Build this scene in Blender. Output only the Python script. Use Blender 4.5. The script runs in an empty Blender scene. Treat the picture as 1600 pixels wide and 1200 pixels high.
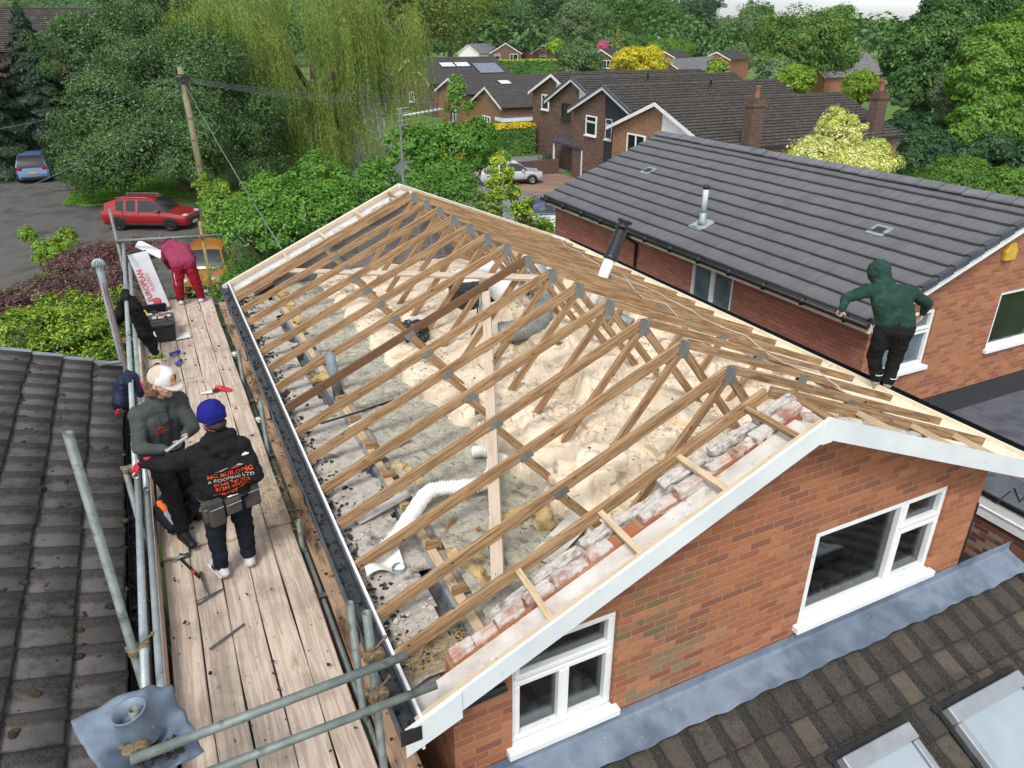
import bpy, math, random
import numpy as np
from mathutils import Vector, Matrix, Quaternion, noise as mnoise
random.seed(7); RNG = np.random.default_rng(7)
R_ = math.radians
scene = bpy.context.scene
COL = scene.collection
# ------------------------------------------------------------------ camera, sky, sun, exposure
CAM_P, CAM_Y, CAM_H, CAM_F = R_(25.72), R_(25.87), 9.4, 1148.0
cd = bpy.data.cameras.new('camera'); cam = bpy.data.objects.new('camera', cd); COL.objects.link(cam)
cam.location = (0, 0, CAM_H); cam.rotation_euler = (R_(90) - CAM_P, 0, -CAM_Y)
cd.sensor_width = 36; cd.lens = 36 * CAM_F / 1600; cd.clip_start = .05; cd.clip_end = 6000
scene.camera = cam
world = bpy.data.worlds.new('World'); scene.world = world; world.use_nodes = True
SUN_EL, SUN_AZ = R_(52), R_(215)      # azimuth clockwise from +Y
def make_world():
    nt = world.node_tree; nt.nodes.clear(); N = nt.nodes.new; L = nt.links.new
    out = N('ShaderNodeOutputWorld'); bg = N('ShaderNodeBackground'); bg.inputs[1].default_value = .10
    sky = N('ShaderNodeTexSky'); sky.sky_type = 'NISHITA'; sky.sun_disc = False
    sky.sun_elevation = SUN_EL; sky.sun_rotation = SUN_AZ; sky.dust_density = 2.5; sky.air_density = 1.0
    hs = N('ShaderNodeHueSaturation'); hs.inputs['Saturation'].default_value = .28; hs.inputs['Value'].default_value = 1.15
    L(sky.outputs[0], hs.inputs['Color'])
    tc = N('ShaderNodeTexCoord'); mp = N('ShaderNodeMapping'); mp.inputs['Scale'].default_value = (1.2, 1.2, 7)
    nz = N('ShaderNodeTexNoise'); nz.inputs['Scale'].default_value = 2.2; nz.inputs['Detail'].default_value = 6
    L(tc.outputs['Generated'], mp.inputs[0]); L(mp.outputs[0], nz.inputs['Vector'])
    rp = N('ShaderNodeValToRGB'); e = rp.color_ramp.elements
    e[0].position = .36; e[0].color = (.95, .98, 1.03, 1); e[1].position = .62; e[1].color = (1.5, 1.48, 1.44, 1)
    L(nz.outputs['Fac'], rp.inputs[0])
    sp = N('ShaderNodeSeparateXYZ'); L(tc.outputs['Generated'], sp.inputs[0]); hz = N('ShaderNodeMapRange'); hz.inputs[1].default_value = .0; hz.inputs[2].default_value = .22; hz.inputs[3].default_value = 2.3; hz.inputs[4].default_value = 1.0; hz.interpolation_type = 'SMOOTHSTEP'
    L(sp.outputs[2], hz.inputs[0]); ml = N('ShaderNodeVectorMath'); ml.operation = 'SCALE'; L(hs.outputs[0], ml.inputs[0]); L(hz.outputs[0], ml.inputs['Scale'])
    mx = N('ShaderNodeMix'); mx.data_type = 'RGBA'; mx.blend_type = 'MULTIPLY'; mx.inputs[0].default_value = 1
    L(ml.outputs[0], mx.inputs[6]); L(rp.outputs[0], mx.inputs[7]); L(mx.outputs[2], bg.inputs[0]); L(bg.outputs[0], out.inputs[0])
make_world()
sl = bpy.data.lights.new('sun', 'SUN'); sl.energy = 1.5; sl.angle = R_(14); sl.color = (1, .96, .9)
sun = bpy.data.objects.new('sun', sl); COL.objects.link(sun)
_sd = Vector((math.sin(SUN_AZ) * math.cos(SUN_EL), math.cos(SUN_AZ) * math.cos(SUN_EL), math.sin(SUN_EL)))
sun.rotation_euler = _sd.to_track_quat('Z', 'Y').to_euler(); sun.location = (0, 0, 60)
vs = scene.view_settings; vs.view_transform = 'Standard'; vs.look = 'None'; vs.gamma = 1; vs.use_curve_mapping = False
vs.exposure = 0.5
scene.cycles.max_bounces = 6; scene.cycles.diffuse_bounces = 3; scene.cycles.glossy_bounces = 3
scene.cycles.transparent_max_bounces = 6; scene.cycles.caustics_reflective = False; scene.cycles.caustics_refractive = False
# ------------------------------------------------------------------ where a sight line meets a plane (surveying the site)
_F = np.array([math.sin(CAM_Y) * math.cos(CAM_P), math.cos(CAM_Y) * math.cos(CAM_P), -math.sin(CAM_P)])
_R = np.array([math.cos(CAM_Y), -math.sin(CAM_Y), 0]); _U = np.cross(_R, _F)
def _ray(u, v): return _F * CAM_F + _R * (u - 800) - _U * (v - 600)
def atY(u, v, y): d = _ray(u, v); t = y / d[1]; return Vector((d[0] * t, y, CAM_H + d[2] * t))
def atX(u, v, x): d = _ray(u, v); t = x / d[0]; return Vector((x, d[1] * t, CAM_H + d[2] * t))
def atZ(u, v, z): d = _ray(u, v); t = (z - CAM_H) / d[2]; return Vector((d[0] * t, d[1] * t, z))
# ------------------------------------------------------------------ colours and materials
def S(r, g, b):
    f = lambda c: (c / 12.92 if c <= .04045 else ((c + .055) / 1.055) ** 2.4)
    return (f(r / 255), f(g / 255), f(b / 255), 1)
def C4(c): return tuple(c) if len(c) == 4 else (c[0], c[1], c[2], 1)
class NT:
    def __init__(s, name):
        s.m = bpy.data.materials.new(name); s.m.use_nodes = True; s.t = s.m.node_tree; s.t.nodes.clear()
        s.out = s.n('ShaderNodeOutputMaterial')
    def n(s, k, **kw):
        x = s.t.nodes.new(k)
        for a, b in kw.items(): setattr(x, a, b)
        return x
    def l(s, a, b): s.t.links.new(a, b)
    def put(s, inp, v):
        if hasattr(v, 'links'): s.l(v, inp)
        elif v is not None: inp.default_value = v
    def math(s, op, a, b=0.0, c=None):
        x = s.n('ShaderNodeMath', operation=op); s.put(x.inputs[0], a); s.put(x.inputs[1], b)
        if c is not None: s.put(x.inputs[2], c)
        return x.outputs[0]
    def mix(s, f, a, b, mode='MIX'):
        x = s.n('ShaderNodeMix', data_type='RGBA', blend_type=mode); s.put(x.inputs[0], f); s.put(x.inputs[6], a); s.put(x.inputs[7], b)
        return x.outputs[2]
    def ramp(s, f, els, interp='LINEAR'):
        x = s.n('ShaderNodeValToRGB'); cr = x.color_ramp; cr.interpolation = interp
        while len(cr.elements) < len(els): cr.elements.new(.5)
        for e, (p, c) in zip(cr.elements, els): e.position = p; e.color = C4(c)
        s.l(f, x.inputs[0]); return x.outputs[0]
    def coord(s, kind='Object', scale=(1, 1, 1), loc=(0, 0, 0)):
        tc = s.n('ShaderNodeTexCoord'); mp = s.n('ShaderNodeMapping'); mp.inputs['Scale'].default_value = scale; mp.inputs['Location'].default_value = loc
        s.l(tc.outputs[kind], mp.inputs[0]); return mp.outputs[0]
    def noise(s, vec, scale, detail=4, rough=.55, out='Fac', dist=0.0):
        x = s.n('ShaderNodeTexNoise'); x.inputs['Scale'].default_value = scale; x.inputs['Detail'].default_value = detail
        x.inputs['Roughness'].default_value = rough; x.inputs['Distortion'].default_value = dist
        s.l(vec, x.inputs['Vector']); return x.outputs[out]
    def thr(s, f, lo, hi):
        x = s.n('ShaderNodeMapRange'); s.put(x.inputs[0], f); x.inputs[1].default_value = lo; x.inputs[2].default_value = hi
        return x.outputs[0]
    def bsdf(s, col, rough=.8, metal=0.0, spec=.4, bump=None, bstr=.3, bdist=.01, **kw):
        b = s.n('ShaderNodeBsdfPrincipled'); s.put(b.inputs['Base Color'], col); s.put(b.inputs['Roughness'], rough)
        s.put(b.inputs['Metallic'], metal); b.inputs['Specular IOR Level'].default_value = spec
        for k, v in kw.items(): b.inputs[k.replace('_', ' ')].default_value = v
        if bump is not None:
            bp = s.n('ShaderNodeBump'); bp.inputs['Strength'].default_value = bstr; bp.inputs['Distance'].default_value = bdist
            s.l(bump, bp.inputs['Height']); s.l(bp.outputs[0], b.inputs['Normal'])
        s.l(b.outputs[0], s.out.inputs[0]); return b
def nmat(name, cols, scale=4, rough=.8, metal=0.0, spec=.35, bump=0.0, bscale=None, layers=(), kind='Object', stretch=(1, 1, 1), island=0.0, detail=5, bdist=.01):
    """noise-varied material; layers = (scale, lo, hi, colour[, stretch]) spots that sit on top"""
    t = NT(name); v = t.coord(kind, stretch); f = t.noise(v, scale, detail)
    cs = [C4(c) for c in cols]
    c = t.ramp(f, [(.32 + .36 * i / max(1, len(cs) - 1), x) for i, x in enumerate(cs)]) if len(cs) > 1 else cs[0]
    if island:
        g = t.n('ShaderNodeNewGeometry'); k = t.thr(g.outputs['Random Per Island'], 0, 1)
        lo = (1 - island,) * 3 + (1,); hi = (1 + island,) * 3 + (1,)
        c = t.mix(1.0, c, t.ramp(k, [(0, lo), (1, hi)]), 'MULTIPLY')
    for q in layers:
        vv = v if len(q) < 5 else t.coord(kind, q[4]); c = t.mix(t.thr(t.noise(vv, q[0], 5, .6), q[1], q[2]), c, C4(q[3]))
    b = t.noise(v, bscale or scale * 4, 6) if bump else None
    t.bsdf(c, rough, metal, spec, b, bump, bdist); return t.m
def flat(name, col, rough=.6, metal=0.0, spec=.4, **kw):
    """a plain material with a little grime so that it is not perfectly uniform"""
    t = NT(name); v = t.coord('Object'); f = t.noise(v, 9, 5); c = C4(col)
    d = tuple(x * .82 for x in c[:3]) + (1,)
    t.bsdf(t.ramp(f, [(.35, d), (.62, c)]), rough, metal, spec, **kw); return t.m
def brick(name, cols, mortar, bw=.225, bh=.075, mw=.010, stains=(), bump=.35, rough=.85):
    t = NT(name); tc = t.n('ShaderNodeTexCoord'); sx = t.n('ShaderNodeSeparateXYZ'); t.l(tc.outputs['Object'], sx.inputs[0])
    u = t.math('ADD', sx.outputs[0], sx.outputs[1]); z = sx.outputs[2]
    row = t.math('FLOOR', t.math('DIVIDE', z, bh)); uo = t.math('ADD', u, t.math('MULTIPLY', t.math('FLOORED_MODULO', row, 2.0), bw * .5))
    cl = t.math('FLOOR', t.math('DIVIDE', uo, bw)); fu = t.math('MULTIPLY', t.math('FRACT', t.math('DIVIDE', uo, bw)), bw); fz = t.math('MULTIPLY', t.math('FRACT', t.math('DIVIDE', z, bh)), bh)
    cb = t.n('ShaderNodeCombineXYZ'); t.l(cl, cb.inputs[0]); t.l(row, cb.inputs[1])
    wn = t.n('ShaderNodeTexWhiteNoise', noise_dimensions='2D'); t.l(cb.outputs[0], wn.inputs[0])
    c = t.ramp(wn.outputs['Value'], [(i / len(cols), x) for i, x in enumerate(cols)], 'CONSTANT')
    fine = t.noise(tc.outputs['Object'], 45, 5, .6); c = t.mix(t.thr(fine, .3, .75), c, t.mix(.33, c, (.12, .06, .04, 1)))
    broad = t.noise(tc.outputs['Object'], 1.1, 4); c = t.mix(t.math('MULTIPLY', t.thr(broad, .45, .7), .2), c, (.13, .08, .06, 1))
    for (p, r, col, amt) in stains:
        d = t.n('ShaderNodeVectorMath', operation='DISTANCE'); t.l(tc.outputs['Object'], d.inputs[0]); d.inputs[1].default_value = p
        k = t.math('ADD', d.outputs['Value'], t.math('MULTIPLY', t.math('SUBTRACT', t.noise(tc.outputs['Object'], 5, 4), .5), r * 2.2))
        c = t.mix(t.math('MULTIPLY', t.thr(k, r, r * .35), t.thr(wn.outputs['Value'], amt, 0)), c, C4(col))
    wob = t.math('MULTIPLY', t.math('SUBTRACT', t.noise(tc.outputs['Object'], 30, 3), .5), .006)
    mu = t.math('MINIMUM', fu, t.math('SUBTRACT', bw, fu)); mz = t.math('MINIMUM', fz, t.math('SUBTRACT', bh, fz))
    mk = t.thr(t.math('ADD', t.math('MINIMUM', mu, mz), wob), mw * .5 - .001, mw * .5 + .003)
    mc = t.mix(fine, C4(mortar), tuple(x * .6 for x in mortar[:3]) + (1,)); c = t.mix(mk, mc, c)
    h = t.math('ADD', mk, t.math('MULTIPLY', fine, .4)); t.bsdf(c, rough, 0, .25, h, bump, .008); return t.m
def wood(name, cols, dark, rough=.8, spots=.62, island=.16, gscale=(38, 2.2, 1), bump=.25, wet=None):
    t = NT(name); v = t.coord('UV', gscale); f = t.noise(v, 1.0, 6, .6, dist=.6)
    c = t.ramp(f, [(.3 + .4 * i / (len(cols) - 1), x) for i, x in enumerate(cols)])
    b2 = t.coord('UV', (5, 1.2, 1)); c = t.mix(t.thr(t.noise(b2, 1.3, 4), spots, spots + .16), c, C4(dark))
    k = t.noise(t.coord('UV', (9, 4, 1)), 3.2, 2, .4); c = t.mix(t.thr(k, .70, .745), c, tuple(x * .28 for x in dark[:3]) + (1,))
    if wet: c = t.mix(t.math('MULTIPLY', t.thr(t.noise(t.coord('Object'), 1.6, 5, .65), .5, .7), .75), c, C4(wet))
    g = t.n('ShaderNodeNewGeometry')
    c = t.mix(1.0, c, t.ramp(g.outputs['Random Per Island'], [(0, (1 - island,) * 3), (.5, (1, 1, .97)), (1, (1 + island, 1 + island * .9, 1 + island * .75))]), 'MULTIPLY')
    t.bsdf(c, rough, 0, .3, f, bump, .004); return t.m
def leafmat(name, cols, trans=.3, scale=.5, jit=.24):
    t = NT(name); g = t.n('ShaderNodeNewGeometry'); v = t.coord('Object')
    c = t.ramp(t.noise(v, scale, 3), [(.3 + .4 * i / (len(cols) - 1), x) for i, x in enumerate(cols)])
    c = t.mix(1.0, c, t.ramp(g.outputs['Random Per Island'], [(0, (1 - jit,) * 3), (1, (1 + jit, 1 + jit, 1 + jit * .6))]), 'MULTIPLY')
    d = t.n('ShaderNodeBsdfDiffuse'); tr = t.n('ShaderNodeBsdfTranslucent'); gl = t.n('ShaderNodeBsdfGlossy'); gl.inputs['Roughness'].default_value = .45
    gl.inputs['Color'].default_value = (.9, .95, 1, 1)
    t.l(c, d.inputs[0]); t.l(t.mix(1.0, c, (1.0, 1.05, .55, 1), 'MULTIPLY'), tr.inputs[0])
    m = t.n('ShaderNodeMixShader'); m.inputs[0].default_value = trans; t.l(d.outputs[0], m.inputs[1]); t.l(tr.outputs[0], m.inputs[2])
    m2 = t.n('ShaderNodeMixShader'); m2.inputs[0].default_value = .018; t.l(m.outputs[0], m2.inputs[1]); t.l(gl.outputs[0], m2.inputs[2]); t.l(m2.outputs[0], t.out.inputs[0]); return t.m
def glassmat(name, tint=(.02, .025, .03, 1), rough=.04, spec=.7, var=1.8):
    t = NT(name); v = t.coord('Object'); f = t.noise(v, 3, 3)
    t.bsdf(t.ramp(f, [(.35, tint), (.7, tuple(x * var for x in tint[:3]) + (1,))]), rough, 0, spec); return t.m
# ------------------------------------------------------------------ objects
def wmat(o):
    m = o.matrix_basis.copy()
    while o.parent: o = o.parent; m = o.matrix_basis @ m
    return m
def tag(o, label=None, cat=None, group=None, kind=None):
    if label: o['label'] = label
    if cat: o['category'] = cat
    if group: o['group'] = group
    if kind: o['kind'] = kind
    return o
def thing(name, label, cat, loc=(0, 0, 0), rz=0.0, group=None):
    o = bpy.data.objects.new(name, None); COL.objects.link(o); o.location = loc; o.rotation_euler = (0, 0, rz); o.empty_display_size = .3
    return tag(o, label, cat, group)
def kids(o): return [c for c in bpy.data.objects if c.parent == o]
def copy_tree(o, parent=None):
    c = o.copy(); COL.objects.link(c)
    if parent: c.parent = parent
    for ch in kids(o): copy_tree(ch, c)
    return c
def link(name, me, mat, parent=None, smooth=False, local=False):
    o = bpy.data.objects.new(name, me); COL.objects.link(o)
    for m in (mat if isinstance(mat, (list, tuple)) else [mat]): me.materials.append(m)
    if parent:
        o.parent = parent
        if not local: me.transform(wmat(parent).inverted())
    if smooth: me.polygons.foreach_set('use_smooth', [True] * len(me.polygons))
    return o
def npmesh(name, V, F, mat, parent=None, uv=None, smooth=False, mi=None, local=False):
    V = np.asarray(V, np.float32); F = np.asarray(F, np.int32); k = F.shape[1]; me = bpy.data.meshes.new(name)
    me.vertices.add(len(V)); me.vertices.foreach_set('co', V.ravel()); me.loops.add(F.size); me.loops.foreach_set('vertex_index', F.ravel())
    me.polygons.add(len(F)); me.polygons.foreach_set('loop_start', np.arange(0, F.size, k, dtype=np.int32))
    if mi is not None: me.polygons.foreach_set('material_index', np.asarray(mi, np.int32))
    if uv is not None:
        ul = me.uv_layers.new(name='UVMap'); ul.data.foreach_set('uv', np.asarray(uv, np.float32)[F.ravel()].ravel())
    me.update(calc_edges=True); me.validate()
    return link(name, me, mat, parent, smooth, local)
class MB:
    """collects shapes into one mesh"""
    def __init__(s): s.v = []; s.f = []; s.uv = []; s.mi = []; s.cur = 0
    def add(s, vs, fs, uvs=None):
        b = len(s.v); s.v += [tuple(p) for p in vs]
        for i, f in enumerate(fs): s.f.append([b + k for k in f]); s.uv.append(uvs[i] if uvs else None); s.mi.append(s.cur)
        return s
    def box(s, x0, x1, y0, y1, z0, z1):
        return s.add([(x0, y0, z0), (x1, y0, z0), (x1, y1, z0), (x0, y1, z0), (x0, y0, z1), (x1, y0, z1), (x1, y1, z1), (x0, y1, z1)],
                     [(0, 3, 2, 1), (4, 5, 6, 7), (0, 1, 5, 4), (1, 2, 6, 5), (2, 3, 7, 6), (3, 0, 4, 7)])
    def frame(s, c, X, Y, Z, sx, sy, sz):
        c = Vector(c); X, Y, Z = Vector(X) * sx / 2, Vector(Y) * sy / 2, Vector(Z) * sz / 2
        vs = [c + X * i + Y * j + Z * k for k in (-1, 1) for j in (-1, 1) for i in (-1, 1)]
        return s.add(vs, [(0, 2, 3, 1), (4, 5, 7, 6), (0, 1, 5, 4), (1, 3, 7, 5), (3, 2, 6, 7), (2, 0, 4, 6)])
    def rbox(s, c, size, rz=0, rx=0, ry=0):
        m = Matrix.Rotation(rz, 3, 'Z') @ Matrix.Rotation(ry, 3, 'Y') @ Matrix.Rotation(rx, 3, 'X')
        return s.frame(c, m.col[0], m.col[1], m.col[2], *size)
    def beam(s, p, q, w, h, up=(0, 0, 1)):
        """bar from p to q; h measured along up, w sideways; grain runs along it"""
        p, q = Vector(p), Vector(q); Y = (q - p); ln = Y.length; Y.normalize(); X = Y.cross(Vector(up))
        if X.length < 1e-4: X = Vector((1, 0, 0))
        X.normalize(); Z = X.cross(Y); X *= w / 2; Z *= h / 2
        vs = [p - X - Z, p + X - Z, p + X + Z, p - X + Z, q - X - Z, q + X - Z, q + X + Z, q - X + Z]; o = random.random() * 9
        fs = [(0, 1, 2, 3), (7, 6, 5, 4), (0, 4, 5, 1), (1, 5, 6, 2), (2, 6, 7, 3), (3, 7, 4, 0)]
        us = [[(o, 0), (o + w, 0), (o + w, h), (o, h)]] * 2 + [[(o + k, 0), (o + k, ln), (o + k + d, ln), (o + k + d, 0)] for k, d in ((0, w), (w, h), (w + h, w), (2 * w + h, h))]
        return s.add(vs, fs, us)
    def tube(s, pts, r, n=10, cap=True, hollow=0.0):
        pts = [Vector(p) for p in pts]; rs = r if isinstance(r, (list, tuple)) else [r] * len(pts)
        rings = []; ref = None
        for i, p in enumerate(pts):
            d = (pts[min(i + 1, len(pts) - 1)] - pts[max(i - 1, 0)]).normalized()
            if ref is None: ref = Vector((0, 0, 1)) if abs(d.z) < .9 else Vector((1, 0, 0))
            X = d.cross(ref)
            if X.length < 1e-4: X = d.orthogonal()
            X.normalize(); Yv = X.cross(d).normalized(); ref = Yv.cross(X) if False else ref
            rings.append([p + (X * math.cos(a) + Yv * math.sin(a)) * rs[i] for a in [2 * math.pi * k / n for k in range(n)]])
        vs = [v for rg in rings for v in rg]; fs = []
        for i in range(len(pts) - 1):
            for k in range(n): fs.append((i * n + k, i * n + (k + 1) % n, (i + 1) * n + (k + 1) % n, (i + 1) * n + k))
        if hollow:
            for e, ii in ((0, 0), (1, len(pts) - 1)):
                d = (pts[ii] - pts[1 if e == 0 else ii - 1]).normalized(); b = len(vs)
                vs += [pts[ii] + (v - pts[ii]) * hollow for v in rings[ii]]; vs += [pts[ii] - d * min(rs[ii] * 9, .4 * (pts[-1] - pts[0]).length) + (v - pts[ii]) * hollow for v in rings[ii]]
                for k in range(n):
                    k2 = (k + 1) % n; fs.append((ii * n + k, ii * n + k2, b + k2, b + k)); fs.append((b + k, b + k2, b + n + k2, b + n + k))
                fs.append(tuple(b + n + k for k in range(n)))
        elif cap: fs.append(tuple(range(n))[::-1]); fs.append(tuple((len(pts) - 1) * n + k for k in range(n)))
        return s.add(vs, fs)
    def lathe(s, prof, c, n=16, X=(1, 0, 0), Y=(0, 1, 0), Z=(0, 0, 1), cap=True):
        c = Vector(c); X, Y, Z = Vector(X), Vector(Y), Vector(Z); vs = []; fs = []
        for (r, z) in prof: vs += [c + Z * z + (X * math.cos(2 * math.pi * k / n) + Y * math.sin(2 * math.pi * k / n)) * r for k in range(n)]
        for i in range(len(prof) - 1):
            for k in range(n): fs.append((i * n + k, i * n + (k + 1) % n, (i + 1) * n + (k + 1) % n, (i + 1) * n + k))
        if cap: fs.append(tuple(range(n))[::-1]); fs.append(tuple((len(prof) - 1) * n + k for k in range(n)))
        return s.add(vs, fs)
    def prism(s, poly, f0, f1):
        """poly: list of 2-D points; f0, f1 map (a, b) to the two end faces"""
        n = len(poly); vs = [f0(*p) for p in poly] + [f1(*p) for p in poly]
        fs = [tuple(range(n))[::-1], tuple(range(n, 2 * n))] + [(k, (k + 1) % n, n + (k + 1) % n, n + k) for k in range(n)]
        return s.add(vs, fs)
    def ball(s, c, r, n=10, m=7):
        rr = r if isinstance(r, (list, tuple)) else (r, r, r); c = Vector(c); vs = []; fs = []
        for i in range(m + 1):
            a = math.pi * i / m
            for k in range(n): b = 2 * math.pi * k / n; vs.append(c + Vector((rr[0] * math.sin(a) * math.cos(b), rr[1] * math.sin(a) * math.sin(b), rr[2] * math.cos(a))))
        for i in range(m):
            for k in range(n): fs.append((i * n + k, (i + 1) * n + k, (i + 1) * n + (k + 1) % n, i * n + (k + 1) % n))
        return s.add(vs, fs)
    def build(s, name, mat, parent=None, smooth=False, bevel=0.0, local=False, seg=1, recalc=True):
        me = bpy.data.meshes.new(name); me.from_pydata([tuple(v) for v in s.v], [], s.f)
        import bmesh
        ul = me.uv_layers.new(name='UVMap')
        for p, uv in zip(me.polygons, s.uv):
            nrm = p.normal; ax = max(range(3), key=lambda i: abs(nrm[i]))
            for j, li in enumerate(p.loop_indices):
                if uv: ul.data[li].uv = uv[j]
                else:
                    co = me.vertices[me.loops[li].vertex_index].co
                    ul.data[li].uv = (co.y, co.z) if ax == 0 else ((co.x, co.z) if ax == 1 else (co.x, co.y))
        me.polygons.foreach_set('material_index', s.mi)
        if recalc:
            bm = bmesh.new(); bm.from_mesh(me); bmesh.ops.recalc_face_normals(bm, faces=bm.faces); bm.to_mesh(me); bm.free()
        me.update(); o = link(name, me, mat, parent, smooth, local)
        if bevel:
            b = o.modifiers.new('bevel', 'BEVEL'); b.width = bevel; b.segments = seg; b.limit_method = 'ANGLE'; b.angle_limit = R_(40)
        return o
# ------------------------------------------------------------------ numeric noise
def vnoise(x, y, seed=0):
    r = np.random.default_rng(seed); T = r.random((256, 256)); xi = np.floor(x).astype(int); yi = np.floor(y).astype(int); fx = x - xi; fy = y - yi
    fx = fx * fx * (3 - 2 * fx); fy = fy * fy * (3 - 2 * fy); g = lambda a, b: T[a % 256, b % 256]
    return (g(xi, yi) * (1 - fx) + g(xi + 1, yi) * fx) * (1 - fy) + (g(xi, yi + 1) * (1 - fx) + g(xi + 1, yi + 1) * fx) * fy
def fbm(x, y, sc, seed=0, oc=4, gain=.5):
    a = 1; s = 0; t = 0
    for i in range(oc): s = s + a * vnoise(x * sc, y * sc, seed + i); t += a; a *= gain; sc *= 2.03
    return s / t
def hfield(name, x0, x1, y0, y1, res, hf, mat, parent=None, mask=None):
    nx = int((x1 - x0) / res) + 1; ny = int((y1 - y0) / res) + 1
    X, Y = np.meshgrid(np.linspace(x0, x1, nx), np.linspace(y0, y1, ny)); Z = hf(X, Y)
    V = np.stack([X, Y, Z], -1).reshape(-1, 3); i = np.arange(nx * ny).reshape(ny, nx)
    F = np.stack([i[:-1, :-1], i[:-1, 1:], i[1:, 1:], i[1:, :-1]], -1).reshape(-1, 4)
    if mask is not None: k = mask(X, Y); F = F[k[:-1, :-1].ravel()]
    return npmesh(name, V, F, mat, parent, uv=V[:, :2], smooth=True)
def tile_roof(name, o, ud, sd, W, Lg, gauge, cover, prof, mat, parent, thick=.028, k=8, jit=.004, seed=1, clip=None):
    """courses of interlocking tiles: o = eave corner, ud along the eave, sd up the slope; prof(fraction of a tile) = height"""
    o, ud, sd = np.array(o, float), np.array(ud, float), np.array(sd, float); ud /= np.linalg.norm(ud); sd /= np.linalg.norm(sd); nd = np.cross(ud, sd)
    if nd[2] < 0: nd = -nd
    r = np.random.default_rng(seed); nc = max(1, int(math.ceil(Lg / gauge - 1e-6))); nt = int(math.ceil(W / cover))
    fr = np.concatenate([np.linspace(0, 1, k, endpoint=False)] * nt + [[0.0]]); u = np.concatenate([(np.arange(k) / k + i) * cover for i in range(nt)] + [[nt * cover]])
    keep = u <= W + 1e-6; u = u[keep]; ph = np.array([prof(f) for f in fr[keep]]); ti = np.minimum((u / cover).astype(int), nt - 1); n = len(u)
    V = []; F = []; UV = []
    for c in range(nc):
        s0 = c * gauge; s1 = min(Lg, s0 + gauge + .02); tj = r.normal(0, jit, nt + 1); sj = r.normal(0, jit * 1.2, nt + 1)
        hj = tj[ti]; b = len(V) * 0 + c * 3 * n
        for (s, h) in ((s0, -.004), (s0, thick), (s1, .002 if s1 < Lg else .01)):
            hh = ph + h + hj if h > 0 else ph * 0 + h
            sv = s + (sj[ti] if h >= thick or h < 0 else 0)
            V.append(o + np.outer(u, ud) + (np.ones(n) * sv)[:, None] * sd + hh[:, None] * nd); UV.append(np.stack([u, np.ones(n) * (s + (.001 if s == s0 else -.021))], -1))
        i = np.arange(n - 1)
        for a in (0, 1): F.append(np.stack([b + a * n + i, b + a * n + i + 1, b + (a + 1) * n + i + 1, b + (a + 1) * n + i], -1))
    V = np.concatenate(V); F = np.concatenate(F); UV = np.concatenate(UV)
    if clip is not None: F = F[clip(V[F].mean(1))]
    return npmesh(name, V, F, mat, parent, uv=UV)
def tilemat(name, cols, dark, cover, gauge, moss=None, groove=.5, rough=.85, edge=.0, stagger=0.0, rolld=None, line=.055, streak=None, dirt_amt=(.45, .7), light=None):
    t = NT(name); tc = t.n('ShaderNodeTexCoord'); sx = t.n('ShaderNodeSeparateXYZ'); t.l(tc.outputs['UV'], sx.inputs[0])
    row = t.math('FLOOR', t.math('DIVIDE', sx.outputs[1], gauge)); uu = t.math('ADD', sx.outputs[0], t.math('MULTIPLY', t.math('FLOORED_MODULO', row, 2.0), stagger * cover))
    cl = t.math('FLOOR', t.math('DIVIDE', uu, cover)); cb = t.n('ShaderNodeCombineXYZ'); t.l(cl, cb.inputs[0]); t.l(row, cb.inputs[1])
    wn = t.n('ShaderNodeTexWhiteNoise', noise_dimensions='2D'); t.l(cb.outputs[0], wn.inputs[0])
    c = t.ramp(wn.outputs['Value'], [(i / max(1, len(cols) - 1), x) for i, x in enumerate(cols)])
    n1 = t.noise(tc.outputs['Object'], 6, 6, .65); c = t.mix(t.thr(n1, *dirt_amt), c, C4(dark))
    if light: c = t.mix(t.math('MULTIPLY', t.thr(t.noise(tc.outputs['Object'], 2.6, 4), .47, .62), .8), c, C4(light))
    if streak: c = t.mix(t.math('MULTIPLY', t.thr(t.noise(t.coord('UV', (9, 1.1, 1)), 1.0, 4), .48, .66), .55), c, C4(streak))
    f = t.math('FRACT', t.math('DIVIDE', sx.outputs[1], gauge)); fu = t.math('FRACT', t.math('DIVIDE', uu, cover))
    if edge: # lap shadows painted in with soot: darker course tops, dark line along each lip
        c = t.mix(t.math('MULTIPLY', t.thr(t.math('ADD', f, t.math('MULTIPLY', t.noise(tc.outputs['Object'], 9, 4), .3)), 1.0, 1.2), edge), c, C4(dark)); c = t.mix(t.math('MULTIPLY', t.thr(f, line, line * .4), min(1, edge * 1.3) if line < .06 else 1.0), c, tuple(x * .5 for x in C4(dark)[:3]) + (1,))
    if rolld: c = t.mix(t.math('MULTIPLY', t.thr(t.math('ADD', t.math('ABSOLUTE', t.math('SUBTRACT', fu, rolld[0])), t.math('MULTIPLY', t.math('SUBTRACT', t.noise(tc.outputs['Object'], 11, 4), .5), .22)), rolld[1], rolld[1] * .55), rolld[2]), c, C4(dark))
    if groove: jn = t.math('MINIMUM', fu, t.math('SUBTRACT', 1.0, fu)); c = t.mix(t.thr(jn, groove * .012 / cover * .5, groove * .02 / cover * .5 + 1e-4), (.008, .008, .008, 1), c)
    if moss:
        for (sc, lo, hi, col) in moss: c = t.mix(t.thr(t.noise(tc.outputs['Object'], sc, 5, .6), lo, hi), c, C4(col))
    fine = t.noise(tc.outputs['Object'], 70, 4); c = t.mix(t.thr(fine, .35, .8), c, t.mix(.2, c, (.3, .29, .27, 1)))
    t.bsdf(c, rough, 0, .3, fine, .25, .003); return t.m
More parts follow.
